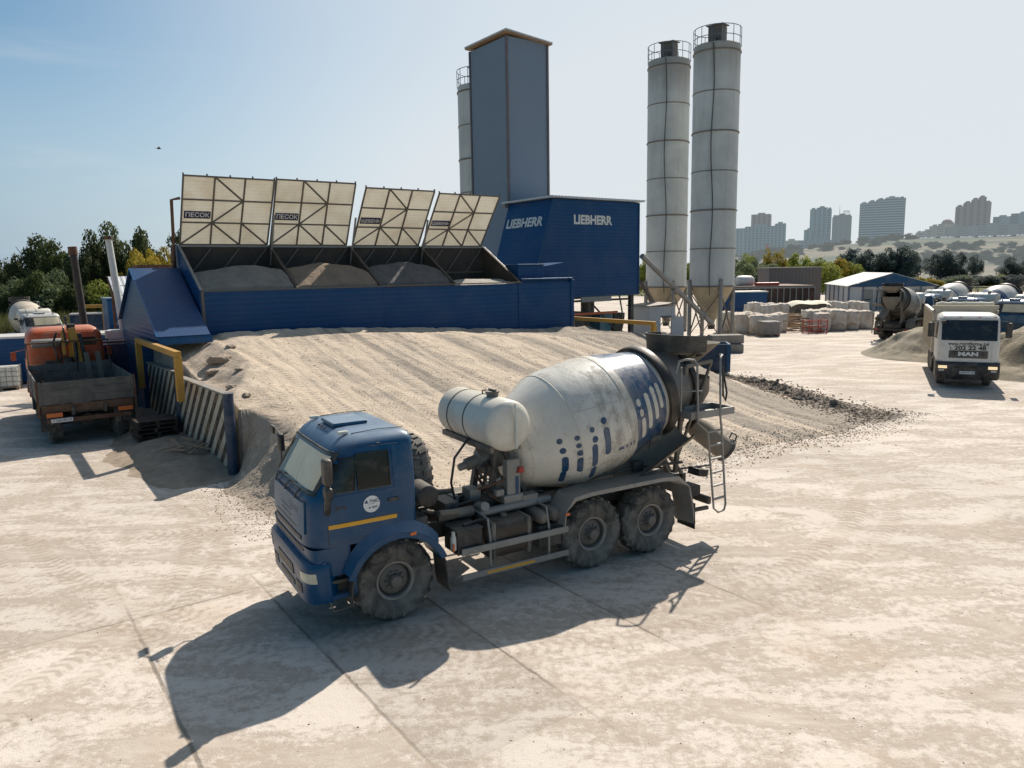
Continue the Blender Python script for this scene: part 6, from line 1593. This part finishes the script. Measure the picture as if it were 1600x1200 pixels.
def row(pxa, pya, pxb, pyb, n, lab, grp, sc=1.0, rows=2):
    A = gp(pxa, pya); B = gp(pxb, pyb); d = (B - A); nn = V((-d.y, d.x, 0)).normalized()
    if nn.y < 0: nn = -nn
    for r_ in range(rows):
        for i in range(n):
            p = A + d * (i / max(1, n - 1)) + nn * (.5 + r_ * 1.12) + V((rnd.uniform(-.08, .08), rnd.uniform(-.08, .08), 0))
            bag(p.x, p.y, 0, lab, grp, sc)
row(1126, 520, 1178, 523, 3, 'full bulk bag in the rows beside the right silo', 'bulk bags beside the silos', 1.08, 4)
row(1290, 518, 1356, 514, 4, 'stained full bulk bag standing right of the timber pile', 'bulk bags right of the timber pile', 1.25, 2)
row(1180, 497, 1350, 494, 12, 'bulk bag in the back rows before the steel store', 'bulk bags in the back rows', 1.05, 2)
q = gp(1204, 526); T = empty('wrapped_pallet_load', (q.x, q.y + .5, 0), .1, 'grey wrapped pallet load standing right of the bulk bags by the silo', 'pallet load')
b = MB(); b.bb(-.68, .68, -.5, .5, .16, 1.1)
for k in range(8): b.bb(-.66 + k * .17, -.56 + k * .17, -.52, .52, 1.1, 1.14)
for k in range(8): b.bb(-.66 + k * .17, -.56 + k * .17, -.54, -.501, .16, 1.1)
b.build('wrapped_stack', m['alum'], T, bevel=.02)
b = MB(); b.bb(-.7, .7, -.52, .52, .10, .155)
for x in (-.62, 0, .62): b.bb(x - .06, x + .06, -.5, .5, 0, .099)
b.build('pallet', m['timber'], T)
for i in range(34):
    q = gp(rnd.uniform(1230, 1262), rnd.uniform(508, 521)); L = rnd.uniform(1.8, 3.2); a = rnd.uniform(-.5, .5); z = .08 + rnd.random() * 1.1 * (1 if q.y > 58 else .3)
    b = MB(); b.box((0, 0, 0), (L, .10, .08)); o = b.build('timber', m['timber']); o.location = (q.x, q.y + 1.0, z); o.rotation_euler = (0, rnd.uniform(-.12, .12), a); tag(o, 'loose timber in the untidy pile between the bulk bags', 'timber', 'timbers piled between the bulk bags')
q = gp(1278, 521); T = empty('steel_rack', (q.x, q.y, 0), .15, 'small red steel rack in front of the bulk bags', 'rack'); b = MB()
for x in (-.75, 0, .75):
    for y in (0, .9): b.bb(x - .03, x + .03, y - .03, y + .03, 0, 1.05)
for z in (.1, .5, .98):
    for y in (0, .9): b.beam((-.78, y, z), (.78, y, z), .05, .05)
    for x in (-.75, .75): b.beam((x, 0, z), (x, .9, z), .05, .05)
b.build('frame', m['red'], T)
b = MB()
for k in range(7): b.bb(-.7, .7, .08 + k * .11, .15 + k * .11, .52, .60)
b.build('shelf', m['rust'], T)
def container(pxl, pxr, py, Y, h, dep, rz, wm, rmn, label, name='steel_container', cat='container', rh=.12):
    A = pt(pxl, py, Y); B = pt(pxr, py, Y); L = (B - A).length; L = abs(B.x - A.x) / max(.2, cos(rz))
    T = empty(name, (A.x, A.y, 0), rz, label, cat)
    b = MB(); b.bb(0, L, 0, dep, 0, h); b.build('wall', wm, T)
    b = MB(); b.bb(-.08, L + .08, -.1, dep + .1, h + .002, h + rh); b.build('roof', rmn, T)
    return T, L
container(1128, 1199, 480, 84, 2.35, 3.0, R(2), m['cblue'], m['white'], 'long blue container with white roof right of the silos')
T, L = container(1146, 1272, 480, 96, 2.6, 10, R(0), mt('dark_store_sheet', (.05, .032, .026), .8, 0, (.16, .10, .07), .6, .3, .2, 4), m['rust'], 'long dark brown steel store behind the blue container', 'steel_store', 'store')
b = MB()
for k in range(14): b.bb(k * L / 13 - .06, k * L / 13 + .06, -.12, -.001, 0, 2.62)
b.bb(0, L, -.2, -.13, 2.40, 2.60); b.build('post_row', m['alum'], T)
T, L = container(1200, 1280, 470, 112, 4.9, 6, R(-3), corr('grey_brown_sheet', (.16, .145, .14), 'x', .5, .7, (.2, .13, .09), .5), m['alum'], 'plain grey brown sheet shed rising behind the dark steel store', 'shed', 'shed')
# things lying on the store roof
b = MB(); b.lathe([(0, 0), (.6, .1), (.75, .4), (.75, 2.2), (.6, 2.5), (0, 2.6)], 20, pt(1150, 440, 99), (.9, .3, 0)); tag(b.build('cylindrical_tank', m['white'], None, 40), 'white cylindrical tank lying above the dark steel store', 'tank')
q = pt(1183, 445, 97); b = MB(); b.bb(q.x, q.x + 2.9, 97, 98.2, 2.72, 3.15); tag(b.build('steel_beam_bundle', m['red'], None, bevel=.1), 'red bundle lying on the roof of the dark steel store', 'beam bundle')
# tented tan cover
q = pt(1238, 478, 72); T = empty('tarpaulin_stack', (q.x, q.y, 0), 0, 'low stack under a tan tarpaulin behind the bulk bags', 'covered stack')
b = MB(); b.bb(0.3, 3.3, 0, 1.6, 0, 1.55); b.build('stack', m['frame'], T)
b = MB(); b.patch(lambda u, v: (-.2 + 3.9 * u, -.3 + 2.2 * v, 1.58 + .28 * sin(PI * v) + .06 * sin(u * 9) - .25 * (abs(u - .5) * 2) ** 4), 0, 1, 0, 1, 20, 10); b.build('tarpaulin', m['cream'], T, 60)
# white hall with blue gable
q = pt(1290, 479, 97); A = V((q.x, 97, 0)); C_ = pt(1325, 479, 91); C_.z = 0; D_ = pt(1458, 479, 86.5); D_.z = 0
C_ = V((39.7, 88, 0)); ang = R(-12.7); W_ = 9.2; dp = 14.0
T = empty('storage_hall', C_, ang, 'white sheet hall with blue gable and white roof behind the muddy mixer', 'hall')
he, hr = 2.75, 4.15
b = MB(); b.prism([(0, 0), (W_, 0), (W_, he), (0, he)], lambda p, q: V((p[0], dp * q, p[1]))); b.build('wall', m['cwhite'], T)
b = MB(); b.prism([(-.3, he - .05), (W_ * .5, hr), (W_ + .3, he - .05), (W_ + .3, he + .0), (W_ * .5, hr + .06), (-.3, he + .0)], lambda p, q: V((p[0], -.3 + (dp + .6) * q, p[1] + .02))); b.build('roof', m['white'], T)
b = MB(); b.prism([(-.3, he - .10), (W_ + .3, he - .10), (W_ * .5, hr + .03)], lambda p, q: V((p[0], -.36 + .05 * q, p[1]))); b.build('gable', m['blue'], T)
for k in range(5):
    b = MB(); x = 1.4 + k * 1.9; b.bb(x, x + 1.25, -.05, -.001, .05, 2.35); d_ = b.build('door', m['alum'], T, bevel=.02)
    if k == 0: b = MB(); b.bb(x + .25, x + 1.0, -.07, -.051, 1.1, 1.25); b.build('door_plate', m['black'], d_)
b = MB()
for k in range(7): b.bb(k * W_ / 6 - .08, k * W_ / 6 + .08, -.10, -.002, 0, he - .1)
for k in range(6): b.bb(-.10, -.002, k * dp / 5, k * dp / 5 + .14, 0, he - .1)
b.build('corner_trim', m['rail'], T)

q = pt(248, 232, 70); T = empty('bird', q, .6, 'small dark bird flying in the empty sky on the left', 'bird')
b = MB(); b.lathe([(0, -.22), (.03, -.16), (.06, -.05), (.065, .05), (.045, .13), (.035, .17), (.03, .2), (.0, .25)], 10, (0, 0, 0), (1, 0, 0))
for sg in (1, -1): b.add([(.08, sg * .04, .02), (-.08, sg * .04, .02), (-.06, sg * .26, .12), (.05, sg * .28, .13), (-.10, sg * .52, .06)], [(0, 1, 2, 3), (3, 2, 4)])
b.add([(-.18, .02, 0), (-.18, -.02, 0), (-.34, -.06, 0), (-.34, .06, 0)], [(0, 1, 2, 3)]); b.build('body', m['tar'], T, 40)
# ------------------------------------------------------------------ vegetation
def leafmat(name, a, b, hue=.0):
    t = NT(name); oi = t.n('ShaderNodeObjectInfo'); n1 = t.noise(.55, 3, .6); n2 = t.noise(3.5, 3, .6)
    c = t.mix(t.ramp(t.math('ADD', t.math('MULTIPLY', n1, .6), t.math('MULTIPLY', n2, .4)), .38, .62), a, b)
    c = t.mix(1.0, c, t.math('MULTIPLY_ADD', oi.outputs['Random'], .4, .8), 'MULTIPLY')
    t.done(c, .75, 0, None, .2)
    tl = t.n('ShaderNodeBsdfTranslucent'); t.l(c, tl.inputs[0]); mx_ = t.n('ShaderNodeMixShader'); mx_.inputs[0].default_value = .42
    t.l(t.b.outputs[0], mx_.inputs[1]); t.l(tl.outputs[0], mx_.inputs[2]); t.l(mx_.outputs[0], t.o.inputs[0]); return t.m
LM = dict(dark=leafmat('leaves_dark', (.055, .070, .028), (.12, .135, .055)), mid=leafmat('leaves_green', (.06, .085, .025), (.11, .13, .045)),
          grey=leafmat('leaves_greygreen', (.11, .145, .07), (.19, .22, .11)), yel=leafmat('leaves_yellow', (.27, .22, .035), (.44, .32, .05)),
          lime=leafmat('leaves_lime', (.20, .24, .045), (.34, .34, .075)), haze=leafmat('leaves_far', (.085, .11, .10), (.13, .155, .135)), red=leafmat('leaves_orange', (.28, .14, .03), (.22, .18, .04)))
BARK = mt('bark', (.09, .07, .05), .9, 0, (.14, .12, .09), .4, 2, .5, 12)
def crownmesh(seed, n=5200, leaf=.045, shape='round', nb=34):
    """unit crown: x,y in +-.5, z 0..1"""
    r = random.Random(seed); blobs = []
    for i in range(nb):
        while True:
            p = V((r.uniform(-1, 1), r.uniform(-1, 1), r.uniform(-1, 1)))
            if p.length < 1: break
        if shape == 'tall': p = V((p.x * .30, p.y * .30, .5 + p.z * .42)); br = r.uniform(.09, .15)
        elif shape == 'bush': p = V((p.x * .38, p.y * .38, .35 + p.z * .35)); br = r.uniform(.12, .20)
        else: p = V((p.x * .36, p.y * .36, .52 + p.z * .36)); br = r.uniform(.09, .17)
        blobs.append((p, br))
    vs = []; fs = []
    for i in range(n):
        p, br = blobs[r.randrange(nb)]
        d = V((r.gauss(0, 1), r.gauss(0, 1), r.gauss(0, 1))).normalized()
        if d.z < -.3 and r.random() < .6: d.z = -d.z
        c = p + d * br * r.uniform(.72, 1.06) * (1 + .25 * noise.noise(p * 9 + d * 2.0))
        if c.z < .02: continue
        u = (d + V((r.uniform(-.7, .7), r.uniform(-.7, .7), r.uniform(-.7, .7)))).normalized(); a = u.orthogonal().normalized(); b_ = u.cross(a); k = leaf * r.uniform(.6, 1.3) 
        t_ = r.uniform(0, PI); a, b_ = a * cos(t_) + b_ * sin(t_), b_ * cos(t_) - a * sin(t_)
        q = len(vs); vs += [c - a * k * .5, c + b_ * k * .32, c + a * k * .5, c - b_ * k * .32]; fs.append((q, q + 1, q + 2, q + 3))
    me = bpy.data.meshes.new('crown'); me.from_pydata([tuple(v) for v in vs], [], fs); me.materials.append(LM['dark']); return me
CM = {'round': [crownmesh(i, 7000, .042) for i in range(4)], 'tall': [crownmesh(20 + i, 5200, .036, 'tall', 30) for i in range(2)], 'bush': [crownmesh(40 + i, 5600, .055, 'bush', 20) for i in range(3)]}
def trunkmesh(seed):
    r = random.Random(seed); b = MB(); b.cyl((0, 0, -.02), (.01, 0, .35), .030, .020, 8, False); b.cyl((.01, 0, .35), (.03, .01, .7), .020, .008, 8, False)
    for i in range(7):
        a = r.uniform(0, 2 * PI); z = r.uniform(.2, .55); d = V((cos(a), sin(a), r.uniform(.7, 1.4))) * r.uniform(.14, .26); p = V((.01, 0, z)); b.cyl(p, p + d, .011, .004, 6, False)
    me = bpy.data.meshes.new('trunk'); me.from_pydata([tuple(p) for p in b.v], [], b.f); me.materials.append(BARK); return me
TMs = [trunkmesh(i) for i in range(3)]
def tree(px, ytop, Y, wpx, kind, label, shape='round', group=None, base=0.0, name='tree', cat='tree', trunk=True):
    top = pt(px, ytop, Y); h = top.z - base; w_ = wpx * Y / CF
    T = empty(name, (top.x, Y, base), rnd.uniform(0, 6), label, cat, group)
    o = bpy.data.objects.new('crown', rnd.choice(CM[shape])); COL.objects.link(o); o.parent = T; o.scale = (w_ * 1.15, w_ * 1.15, h * (1.03 if shape != 'round' else 1.17)); o.location = (0, 0, 0 if shape != 'round' else -h * .13)
    
    o.material_slots[0].link = 'OBJECT'; o.material_slots[0].material = LM[kind]
    if trunk:
        q = bpy.data.objects.new('trunk', rnd.choice(TMs)); COL.objects.link(q); q.parent = T; k = max(h * .9, 1); q.scale = (k * .8, k * .8, h)
    return T
GL = 'trees in the thicket on the left beyond the reeds'
for px, yt, Y, w_, k in ((-50, 395, 118, 110, 'dark'), (8, 388, 120, 60, 'dark'), (48, 368, 112, 78, 'dark'), (88, 376, 108, 66, 'mid'), (118, 382, 106, 50, 'dark'), (140, 362, 108, 62, 'dark'), (168, 350, 112, 74, 'dark'), (205, 343, 110, 82, 'dark'), (222, 366, 112, 50, 'dark'), (-90, 380, 125, 90, 'dark'), (285, 362, 125, 58, 'dark'), (330, 385, 130, 70, 'dark'), (272, 385, 128, 40, 'dark')):
    tree(px, yt, Y, w_, k, 'dense dark green tree in the thicket on the left beyond the reeds', 'round', GL)
for px, yt, w_ in ((228, 378, 62), (258, 384, 56), (205, 390, 44), (290, 392, 50)): tree(px, yt, 98 + rnd.uniform(-3, 3), w_, 'yel', 'yellow autumn tree behind the conveyor housing', 'round', 'yellow trees behind the conveyor housing')
for px, yt, w_, k in ((-20, 420, 70, 'grey'), (20, 425, 60, 'grey'), (52, 412, 66, 'mid'), (95, 404, 62, 'grey'), (70, 430, 60, 'grey'), (35, 436, 60, 'mid'), (5, 440, 70, 'grey'), (118, 428, 52, 'mid'), (150, 424, 66, 'lime'), (172, 430, 52, 'mid'), (95, 436, 60, 'mid'), (135, 436, 60, 'mid'), (195, 424, 60, 'mid'), (215, 430, 70, 'mid')):
    tree(px, yt, 84 + rnd.uniform(-5, 6), w_, k, 'low willow bush in front of the dark thicket on the left', 'bush', 'bushes in front of the dark thicket', name='bush', cat='bush', trunk=False)
# reeds
rb = MB(); r = random.Random(3)
for i in range(26000):
    Y = 50 + 32 * r.random() ** .8; X = r.uniform(-.80, -.30) * Y + r.uniform(-2, 2)
    if X > -20 and Y < 62: continue
    if X > -.46 * Y + 4: continue
    h = r.uniform(1.4, 2.4); a = r.uniform(0, PI); w_ = r.uniform(.02, .05); l = V((r.gauss(0, .15), r.gauss(0, .15), 0)); d = V((cos(a) * w_, sin(a) * w_, 0)); p = V((X, Y, -.25))
    if Y < 56 and -34 < X < -27: continue
    rb.add([p - d, p + d, p + l * .5 + d * .8 + V((0, 0, h * .6)), p + l + V((0, 0, h)), p + l * .5 - d * .8 + V((0, 0, h * .6))], [(0, 1, 2, 3, 4)])
REED = leafmat('reed_blades', (.17, .15, .055), (.11, .125, .045))
tag(rb.build('reeds', REED), 'golden green reeds growing beyond the yard on the left', 'reeds', kind='stuff')
# trees at right
GR_ = 'autumn coloured trees behind the yard on the right'
for px, yt, Y, w_, k, sh, lb in (
    (1010, 395, 150, 50, 'lime', 'round', 'yellow green tree seen between the mixer building and the silos'),
    (1150, 400, 160, 40, 'grey', 'tall', None), (1168, 394, 165, 36, 'lime', 'tall', None), (1186, 398, 160, 34, 'grey', 'tall', None), (1204, 386, 170, 26, 'yel', 'tall', 'slim yellow poplar left of the pair above the grey shed'), (1220, 388, 170, 24, 'yel', 'tall', 'slim yellow poplar right of the pair above the grey shed'),
    (1246, 390, 175, 44, 'lime', 'round', None), (1128, 402, 160, 40, 'lime', 'round', None), (1095, 400, 160, 60, 'lime', 'round', None), (1276, 402, 150, 50, 'lime', 'round', None), (1304, 398, 150, 62, 'yel', 'round', 'broad yellow tree left of the dark poplars'), (1288, 408, 140, 50, 'lime', 'round', None), (1332, 408, 150, 44, 'lime', 'tall', None), (1175, 408, 150, 60, 'grey', 'round', None), (1208, 412, 150, 60, 'grey', 'round', None)):
    tree(px, yt, Y, w_ * 1.15, k, lb or 'light green and yellow tree behind the yard on the right', sh, GR_ if not lb else None)
for px, yt, w_ in ((1330, 388, 46), (1362, 384, 54), (1384, 386, 44), (1408, 384, 58), (1426, 392, 40)): tree(px, yt, 215 + rnd.uniform(-8, 8), w_, 'haze', 'tall dark tree in the clump below the striped tower block', 'round', 'dark trees below the striped tower block')
tree(1472, 389, 215, 54, 'haze', 'rounded dark tree left of the pair on the far bank'); tree(1492, 390, 218, 44, 'haze', 'rounded dark tree leaning against the left one on the far bank')
tree(1526, 393, 210, 30, 'haze', 'narrow dark tree between the rounded pair and the right edge', 'tall'); tree(1580, 402, 205, 40, 'haze', 'rounded dark tree near the right photo edge'); tree(1612, 398, 205, 50, 'haze', 'dark tree cut off by the right photo edge'); tree(1660, 395, 205, 60, 'haze', 'dark tree beyond the right photo edge')
for i in range(26):
    px = 1430 + i * 9.5 + rnd.uniform(-4, 4); tree(px, rnd.uniform(426, 438), 172 + rnd.uniform(-10, 20), rnd.uniform(26, 44), rnd.choice(['haze', 'haze', 'grey', 'lime']), 'low bush behind the parked mixers on the right', 'bush', 'bushes behind the parked mixers', name='bush', cat='bush', trunk=False)
for px in (1340, 1365, 1440, 1455): tree(px, 430, 150, 34, 'yel', 'low yellow bush behind the white hall', 'bush', 'yellow bushes behind the white hall', name='bush', cat='bush', trunk=False)

# ------------------------------------------------------------------ far hill and city, paled by the haze
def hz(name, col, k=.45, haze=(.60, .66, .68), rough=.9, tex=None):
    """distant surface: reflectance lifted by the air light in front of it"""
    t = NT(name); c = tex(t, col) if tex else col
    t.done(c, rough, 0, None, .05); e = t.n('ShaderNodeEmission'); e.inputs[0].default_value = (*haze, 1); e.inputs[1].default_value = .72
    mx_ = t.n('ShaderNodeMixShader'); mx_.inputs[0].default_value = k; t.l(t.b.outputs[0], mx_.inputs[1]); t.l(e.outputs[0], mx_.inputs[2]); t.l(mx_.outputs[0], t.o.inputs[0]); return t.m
def hilltex(t, col):
    Ph = t.coord(scale=(.35, 1, 6)); n1 = t.noise(.010, 7, .72, vec=Ph); n2 = t.noise(.06, 6, .75); c = t.mix(t.ramp(n1, .47, .53), (.27, .215, .15), (.10, .12, .08)); return t.mix(t.math('MULTIPLY', t.ramp(n2, .5, .58), .75), c, (.11, .12, .075))
hm = MB()
def hf(u, v):
    Y = 260 + 900 * v; X = -500 + 1900 * u
    kx = sst((X / Y - .10) / .45); z = -.3 + kx * (3.0 * sst(v * 5) + 24 * sst((v - .12) / .55)) + 5 * sst((v - .1) / .6) + kx * 2.5 * fbm(u * 8, v * 8, 1, 4) * sst(v * 4)
    return (X, Y, z)
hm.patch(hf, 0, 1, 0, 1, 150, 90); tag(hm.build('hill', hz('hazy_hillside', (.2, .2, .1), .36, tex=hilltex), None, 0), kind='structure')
def hill_z(X, Y): u = (X + 500) / 1900; v = (Y - 260) / 900; return hf(u, min(1, max(0, v)))[2]
wt = MB(); wt.add([(-100, 232, -.2), (700, 205, -.2), (800, 262, -.2), (-100, 268, -.2)], [(0, 1, 2, 3)])
wm = NT('river_water'); wm.done((.25, .28, .26), .15, 0, wm.bump(wm.noise(.6, 4), .1, .1)); tag(wt.build('river', wm.m), kind='structure')
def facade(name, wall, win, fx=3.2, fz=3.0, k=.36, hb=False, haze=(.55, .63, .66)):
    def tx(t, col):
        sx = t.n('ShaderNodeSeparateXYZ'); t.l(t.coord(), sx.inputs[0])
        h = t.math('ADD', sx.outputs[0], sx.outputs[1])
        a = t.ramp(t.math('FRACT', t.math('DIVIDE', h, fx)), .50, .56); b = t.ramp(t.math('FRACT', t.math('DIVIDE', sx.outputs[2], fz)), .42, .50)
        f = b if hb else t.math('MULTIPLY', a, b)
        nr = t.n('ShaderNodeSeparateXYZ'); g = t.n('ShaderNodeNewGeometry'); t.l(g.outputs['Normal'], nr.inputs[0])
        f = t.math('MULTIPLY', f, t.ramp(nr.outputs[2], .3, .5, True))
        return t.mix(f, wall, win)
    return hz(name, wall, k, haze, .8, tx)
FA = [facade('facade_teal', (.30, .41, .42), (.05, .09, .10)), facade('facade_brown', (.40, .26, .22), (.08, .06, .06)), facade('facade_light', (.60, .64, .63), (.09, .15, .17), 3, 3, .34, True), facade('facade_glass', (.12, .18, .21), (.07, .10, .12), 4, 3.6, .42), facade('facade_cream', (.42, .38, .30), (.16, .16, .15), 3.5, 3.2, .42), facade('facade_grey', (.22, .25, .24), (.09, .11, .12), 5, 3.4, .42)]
CG = 'pale low blocks on the far bank'
def block(px0, px1, ytop, Y, mat, label, steps=None, name='tower_block', dep=22, rz=-.35, group=None, extra=None):
    a = pt(px0, ytop, Y); b_ = pt(px1, ytop, Y); W = b_.x - a.x; zb = min(hill_z(a.x, Y), hill_z(b_.x, Y)) - 6; H = a.z - zb
    T = empty(name, ((a.x + b_.x) / 2, Y, zb), 0, label, 'building', group)
    AZ = -math.atan2((a.x + b_.x) / 2, Y) + .12 * sin(px0); W *= cos(AZ) * .99; m_ = MB(); n = steps or [(0, 1, 1.0)]
    for x0, x1, hh in n:
        g = .15 * (x0 * 7 % 1)
        m_.bb(-W / 2 + W * x0 + .01, -W / 2 + W * x1 - .01, g, dep + g, 0, H * hh)
    for o_ in m_.v: 
        p = M.Rotation(AZ, 3, 'Z') @ V((o_.x, o_.y, 0)); o_.x, o_.y = p.x, p.y
    wl = m_.build('wall', FA[mat], T)
    for x0, x1, hh in n:
        r_ = MB(); xm = -W / 2 + W * (x0 + x1) / 2; q = M.Rotation(AZ, 3, 'Z') @ V((xm, dep / 2, 0)); r_.box((q.x, q.y, H * hh + 1.2), (W * (x1 - x0) * .35, 5, 2.4)); r_.build('roof_house', FA[mat], T)
    if extra: extra(T, W, H)
    return T
def mast(T, W, H):
    b = MB(); b.cyl((-W * .1, 5, H), (-W * .1, 5, H + 13), .35, .15, 6); b.build('mast', FA[5], T)
    b = MB()
    for k in range(6): b.cyl((W * (.05 + .07 * k), .5, H), (W * (.05 + .07 * k), .5, H + 5.1), .25, n=5)
    b.beam((W * .03, .5, H + 5), (W * .42, .5, H + 5), .4, .8); b.build('roof_sign', FA[5], T)
def redsign(T, W, H):
    b = MB(); b.bb(W * .02, W * .34, -1.2, -.4, H * .34, H * .48); s_ = b.build('billboard', hz('red_sign', (.6, .05, .05), .3), T)
    b = MB(); b.bb(W * .05, W * .30, -1.5, -1.21, H * .43, H * .445); b.bb(W * .05, W * .22, -1.5, -1.21, H * .38, H * .39); b.build('sign_rule', hz('sign_white', (.8, .6, .6), .3), s_)
def dome(T, W, H):
    b = MB(); b.lathe([(7, 0), (6.6, 2.5), (5, 4.8), (2.5, 6), (0, 6.4)], 18, (W * .22, 6, H)); b.build('dome', FA[1], T)
block(1100, 1167, 358, 1000, 0, 'teal grey block just right of the silo', name='apartment_block')
block(1173, 1204, 335, 1060, 1, 'brown red tower rising behind the teal blocks')
block(1165, 1228, 352, 960, 0, 'teal grey block carrying a red billboard', [(0, .75, .97), (.75, 1, 1.03)], 'apartment_block', extra=redsign)
block(1226, 1250, 376, 980, 4, 'low pale block right of the red billboard', name='apartment_block')
block(1256, 1272, 359, 1000, 0, 'narrow low tower in front of the left teal tower')
block(1246, 1300, 377, 985, 0, 'low terraced teal block at the foot of the left tower', [(0, .3, .95), (.3, 1, 1.05)], 'apartment_block')
block(1266, 1300, 326, 1020, 0, 'teal tower with stepped crown left of the glass office tower', [(0, .3, .99), (.3, .8, 1.02), (.8, 1, .985)])
block(1303, 1331, 336, 1000, 3, 'dark glass office tower with a roof mast and sign', [(0, .2, .965), (.2, .85, 1.0), (.85, 1, .965)], 'office_tower', extra=mast)
block(1345, 1415, 311, 960, 2, 'big pale tower block with stacked balconies, the widest tower', [(0, .18, .93), (.18, .36, .96), (.36, .56, .99), (.56, .85, 1.02), (.85, 1, 1.0)], dep=28)
block(1496, 1549, 311, 980, 1, 'brown tower with stepped crown on the hilltop', [(0, .22, .86), (.22, .45, .93), (.45, .65, .99), (.65, .85, 1.03), (.85, 1, .92)])
block(1430, 1456, 362, 1040, 4, 'cream block at the left end of the hilltop terrace', [(0, .4, .95), (.4, 1, 1.03)], 'apartment_block')
block(1450, 1500, 350, 1030, 4, 'cream terrace with a dark dome on the hilltop', [(0, .3, .92), (.3, 1, 1.0)], 'apartment_block', extra=dome)
block(1470, 1680, 352, 900, 5, 'long dark block along the hilltop road', [(0, .2, .96), (.2, .6, 1.0), (.6, 1, 1.02)], 'long_block', 20)
block(1545, 1700, 333, 1050, 0, 'teal block rising behind the long dark block', [(0, .2, .93), (.2, .5, 1.0), (.5, 1, .98)], 'apartment_block')
block(1398, 1436, 379, 1060, 5, 'low dark block right of the widest tower', name='apartment_block'); block(1290, 1345, 388, 1090, 4, 'low cream block between the office tower and the widest tower', name='apartment_block')
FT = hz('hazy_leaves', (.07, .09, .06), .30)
for i, (a_, b2_, y_, Y_, m_) in enumerate(((1228, 1246, 384, 930, 4), (1240, 1262, 388, 900, 0), (1330, 1348, 384, 1000, 4), (1402, 1420, 383, 940, 0), (1418, 1440, 380, 980, 4), (1436, 1452, 374, 1010, 1), (1456, 1474, 372, 960, 4), (1300, 1322, 386, 900, 4))):
    block(a_, b2_, y_, Y_, m_, 'small pale low rise block among the towers on the far hill', name='apartment_block', dep=12, group='small low rise blocks on the far hill')
# parked cars glinting on the hillside road
cmesh = None; car_m = [hz('far_car_white', (.8, .8, .8), .3, (.9, .92, .92)), hz('far_car_dark', (.1, .1, .12), .3)]
for i in range(24):
    px = 1436 + i * 7.3 + rnd.uniform(-2, 2); X = (px - 800) / CF * 800; z = hill_z(X, 800)
    T = empty('parked_car', (X, 800, z), rnd.uniform(-.2, .2), 'small parked car glinting on the hillside road below the long block', 'car', 'cars parked on the hillside road')
    if cmesh is None:
        b = MB(); b.prism([(-2.1, .3), (2.1, .3), (2.2, .8), (1.3, .95), (.7, 1.5), (-1.0, 1.5), (-1.7, .95), (-2.2, .9)], lambda p, q: V((p[0], -.85 + 1.7 * q, p[1]))); o = b.build('body', car_m[0], T, bevel=.08); cmesh = o.data
        b = MB(); 
        for x in (-1.3, 1.3): b.cyl((x, -.88, .33), (x, .88, .33), .33, n=12)
        o2_ = b.build('wheel', car_m[1], T, 40); wmesh = o2_.data
    else:
        o = bpy.data.objects.new('body', cmesh); COL.objects.link(o); o.parent = T; o2_ = bpy.data.objects.new('wheel', wmesh); COL.objects.link(o2_); o2_.parent = T
    o.scale = (1.3, 1.3, 1.3)
    if i % 4 == 3: o.material_slots[0].link = 'OBJECT'; o.material_slots[0].material = car_m[1]
rd = MB(); rd.patch(lambda u, v: (pt(lerp(1420, 1720, u), 400, 803).x, 795 + 12 * v, hill_z(pt(lerp(1420, 1720, u), 400, 803).x, 795 + 12 * v) + .35), 0, 1, 0, 1, 60, 3); tag(rd.build('road', hz('far_road', (.35, .34, .32), .3)), kind='structure')
for i in range(190):
    px = rnd.uniform(1130, 1440) if i < 80 else rnd.uniform(1440, 1700); Y = rnd.uniform(600, 900); X = (px - 800) / CF * Y; z = hill_z(X, Y); h = rnd.uniform(4, 9)
    if px > 1430: Y = rnd.uniform(330, 660); X = (px - 800) / CF * Y; z = hill_z(X, Y); h *= .8
    T = empty('tree', (X, Y, z - .5), rnd.uniform(0, 6), 'hazy tree on the slope below the far city', 'tree', 'hazy trees on the slope below the city')
    o = bpy.data.objects.new('crown', rnd.choice(CM['bush'])); COL.objects.link(o); o.parent = T; o.scale = (h * 2.2, h * 1.6, h); o.material_slots[0].link = 'OBJECT'; o.material_slots[0].material = FT if 'FT' in globals() else LM['haze']
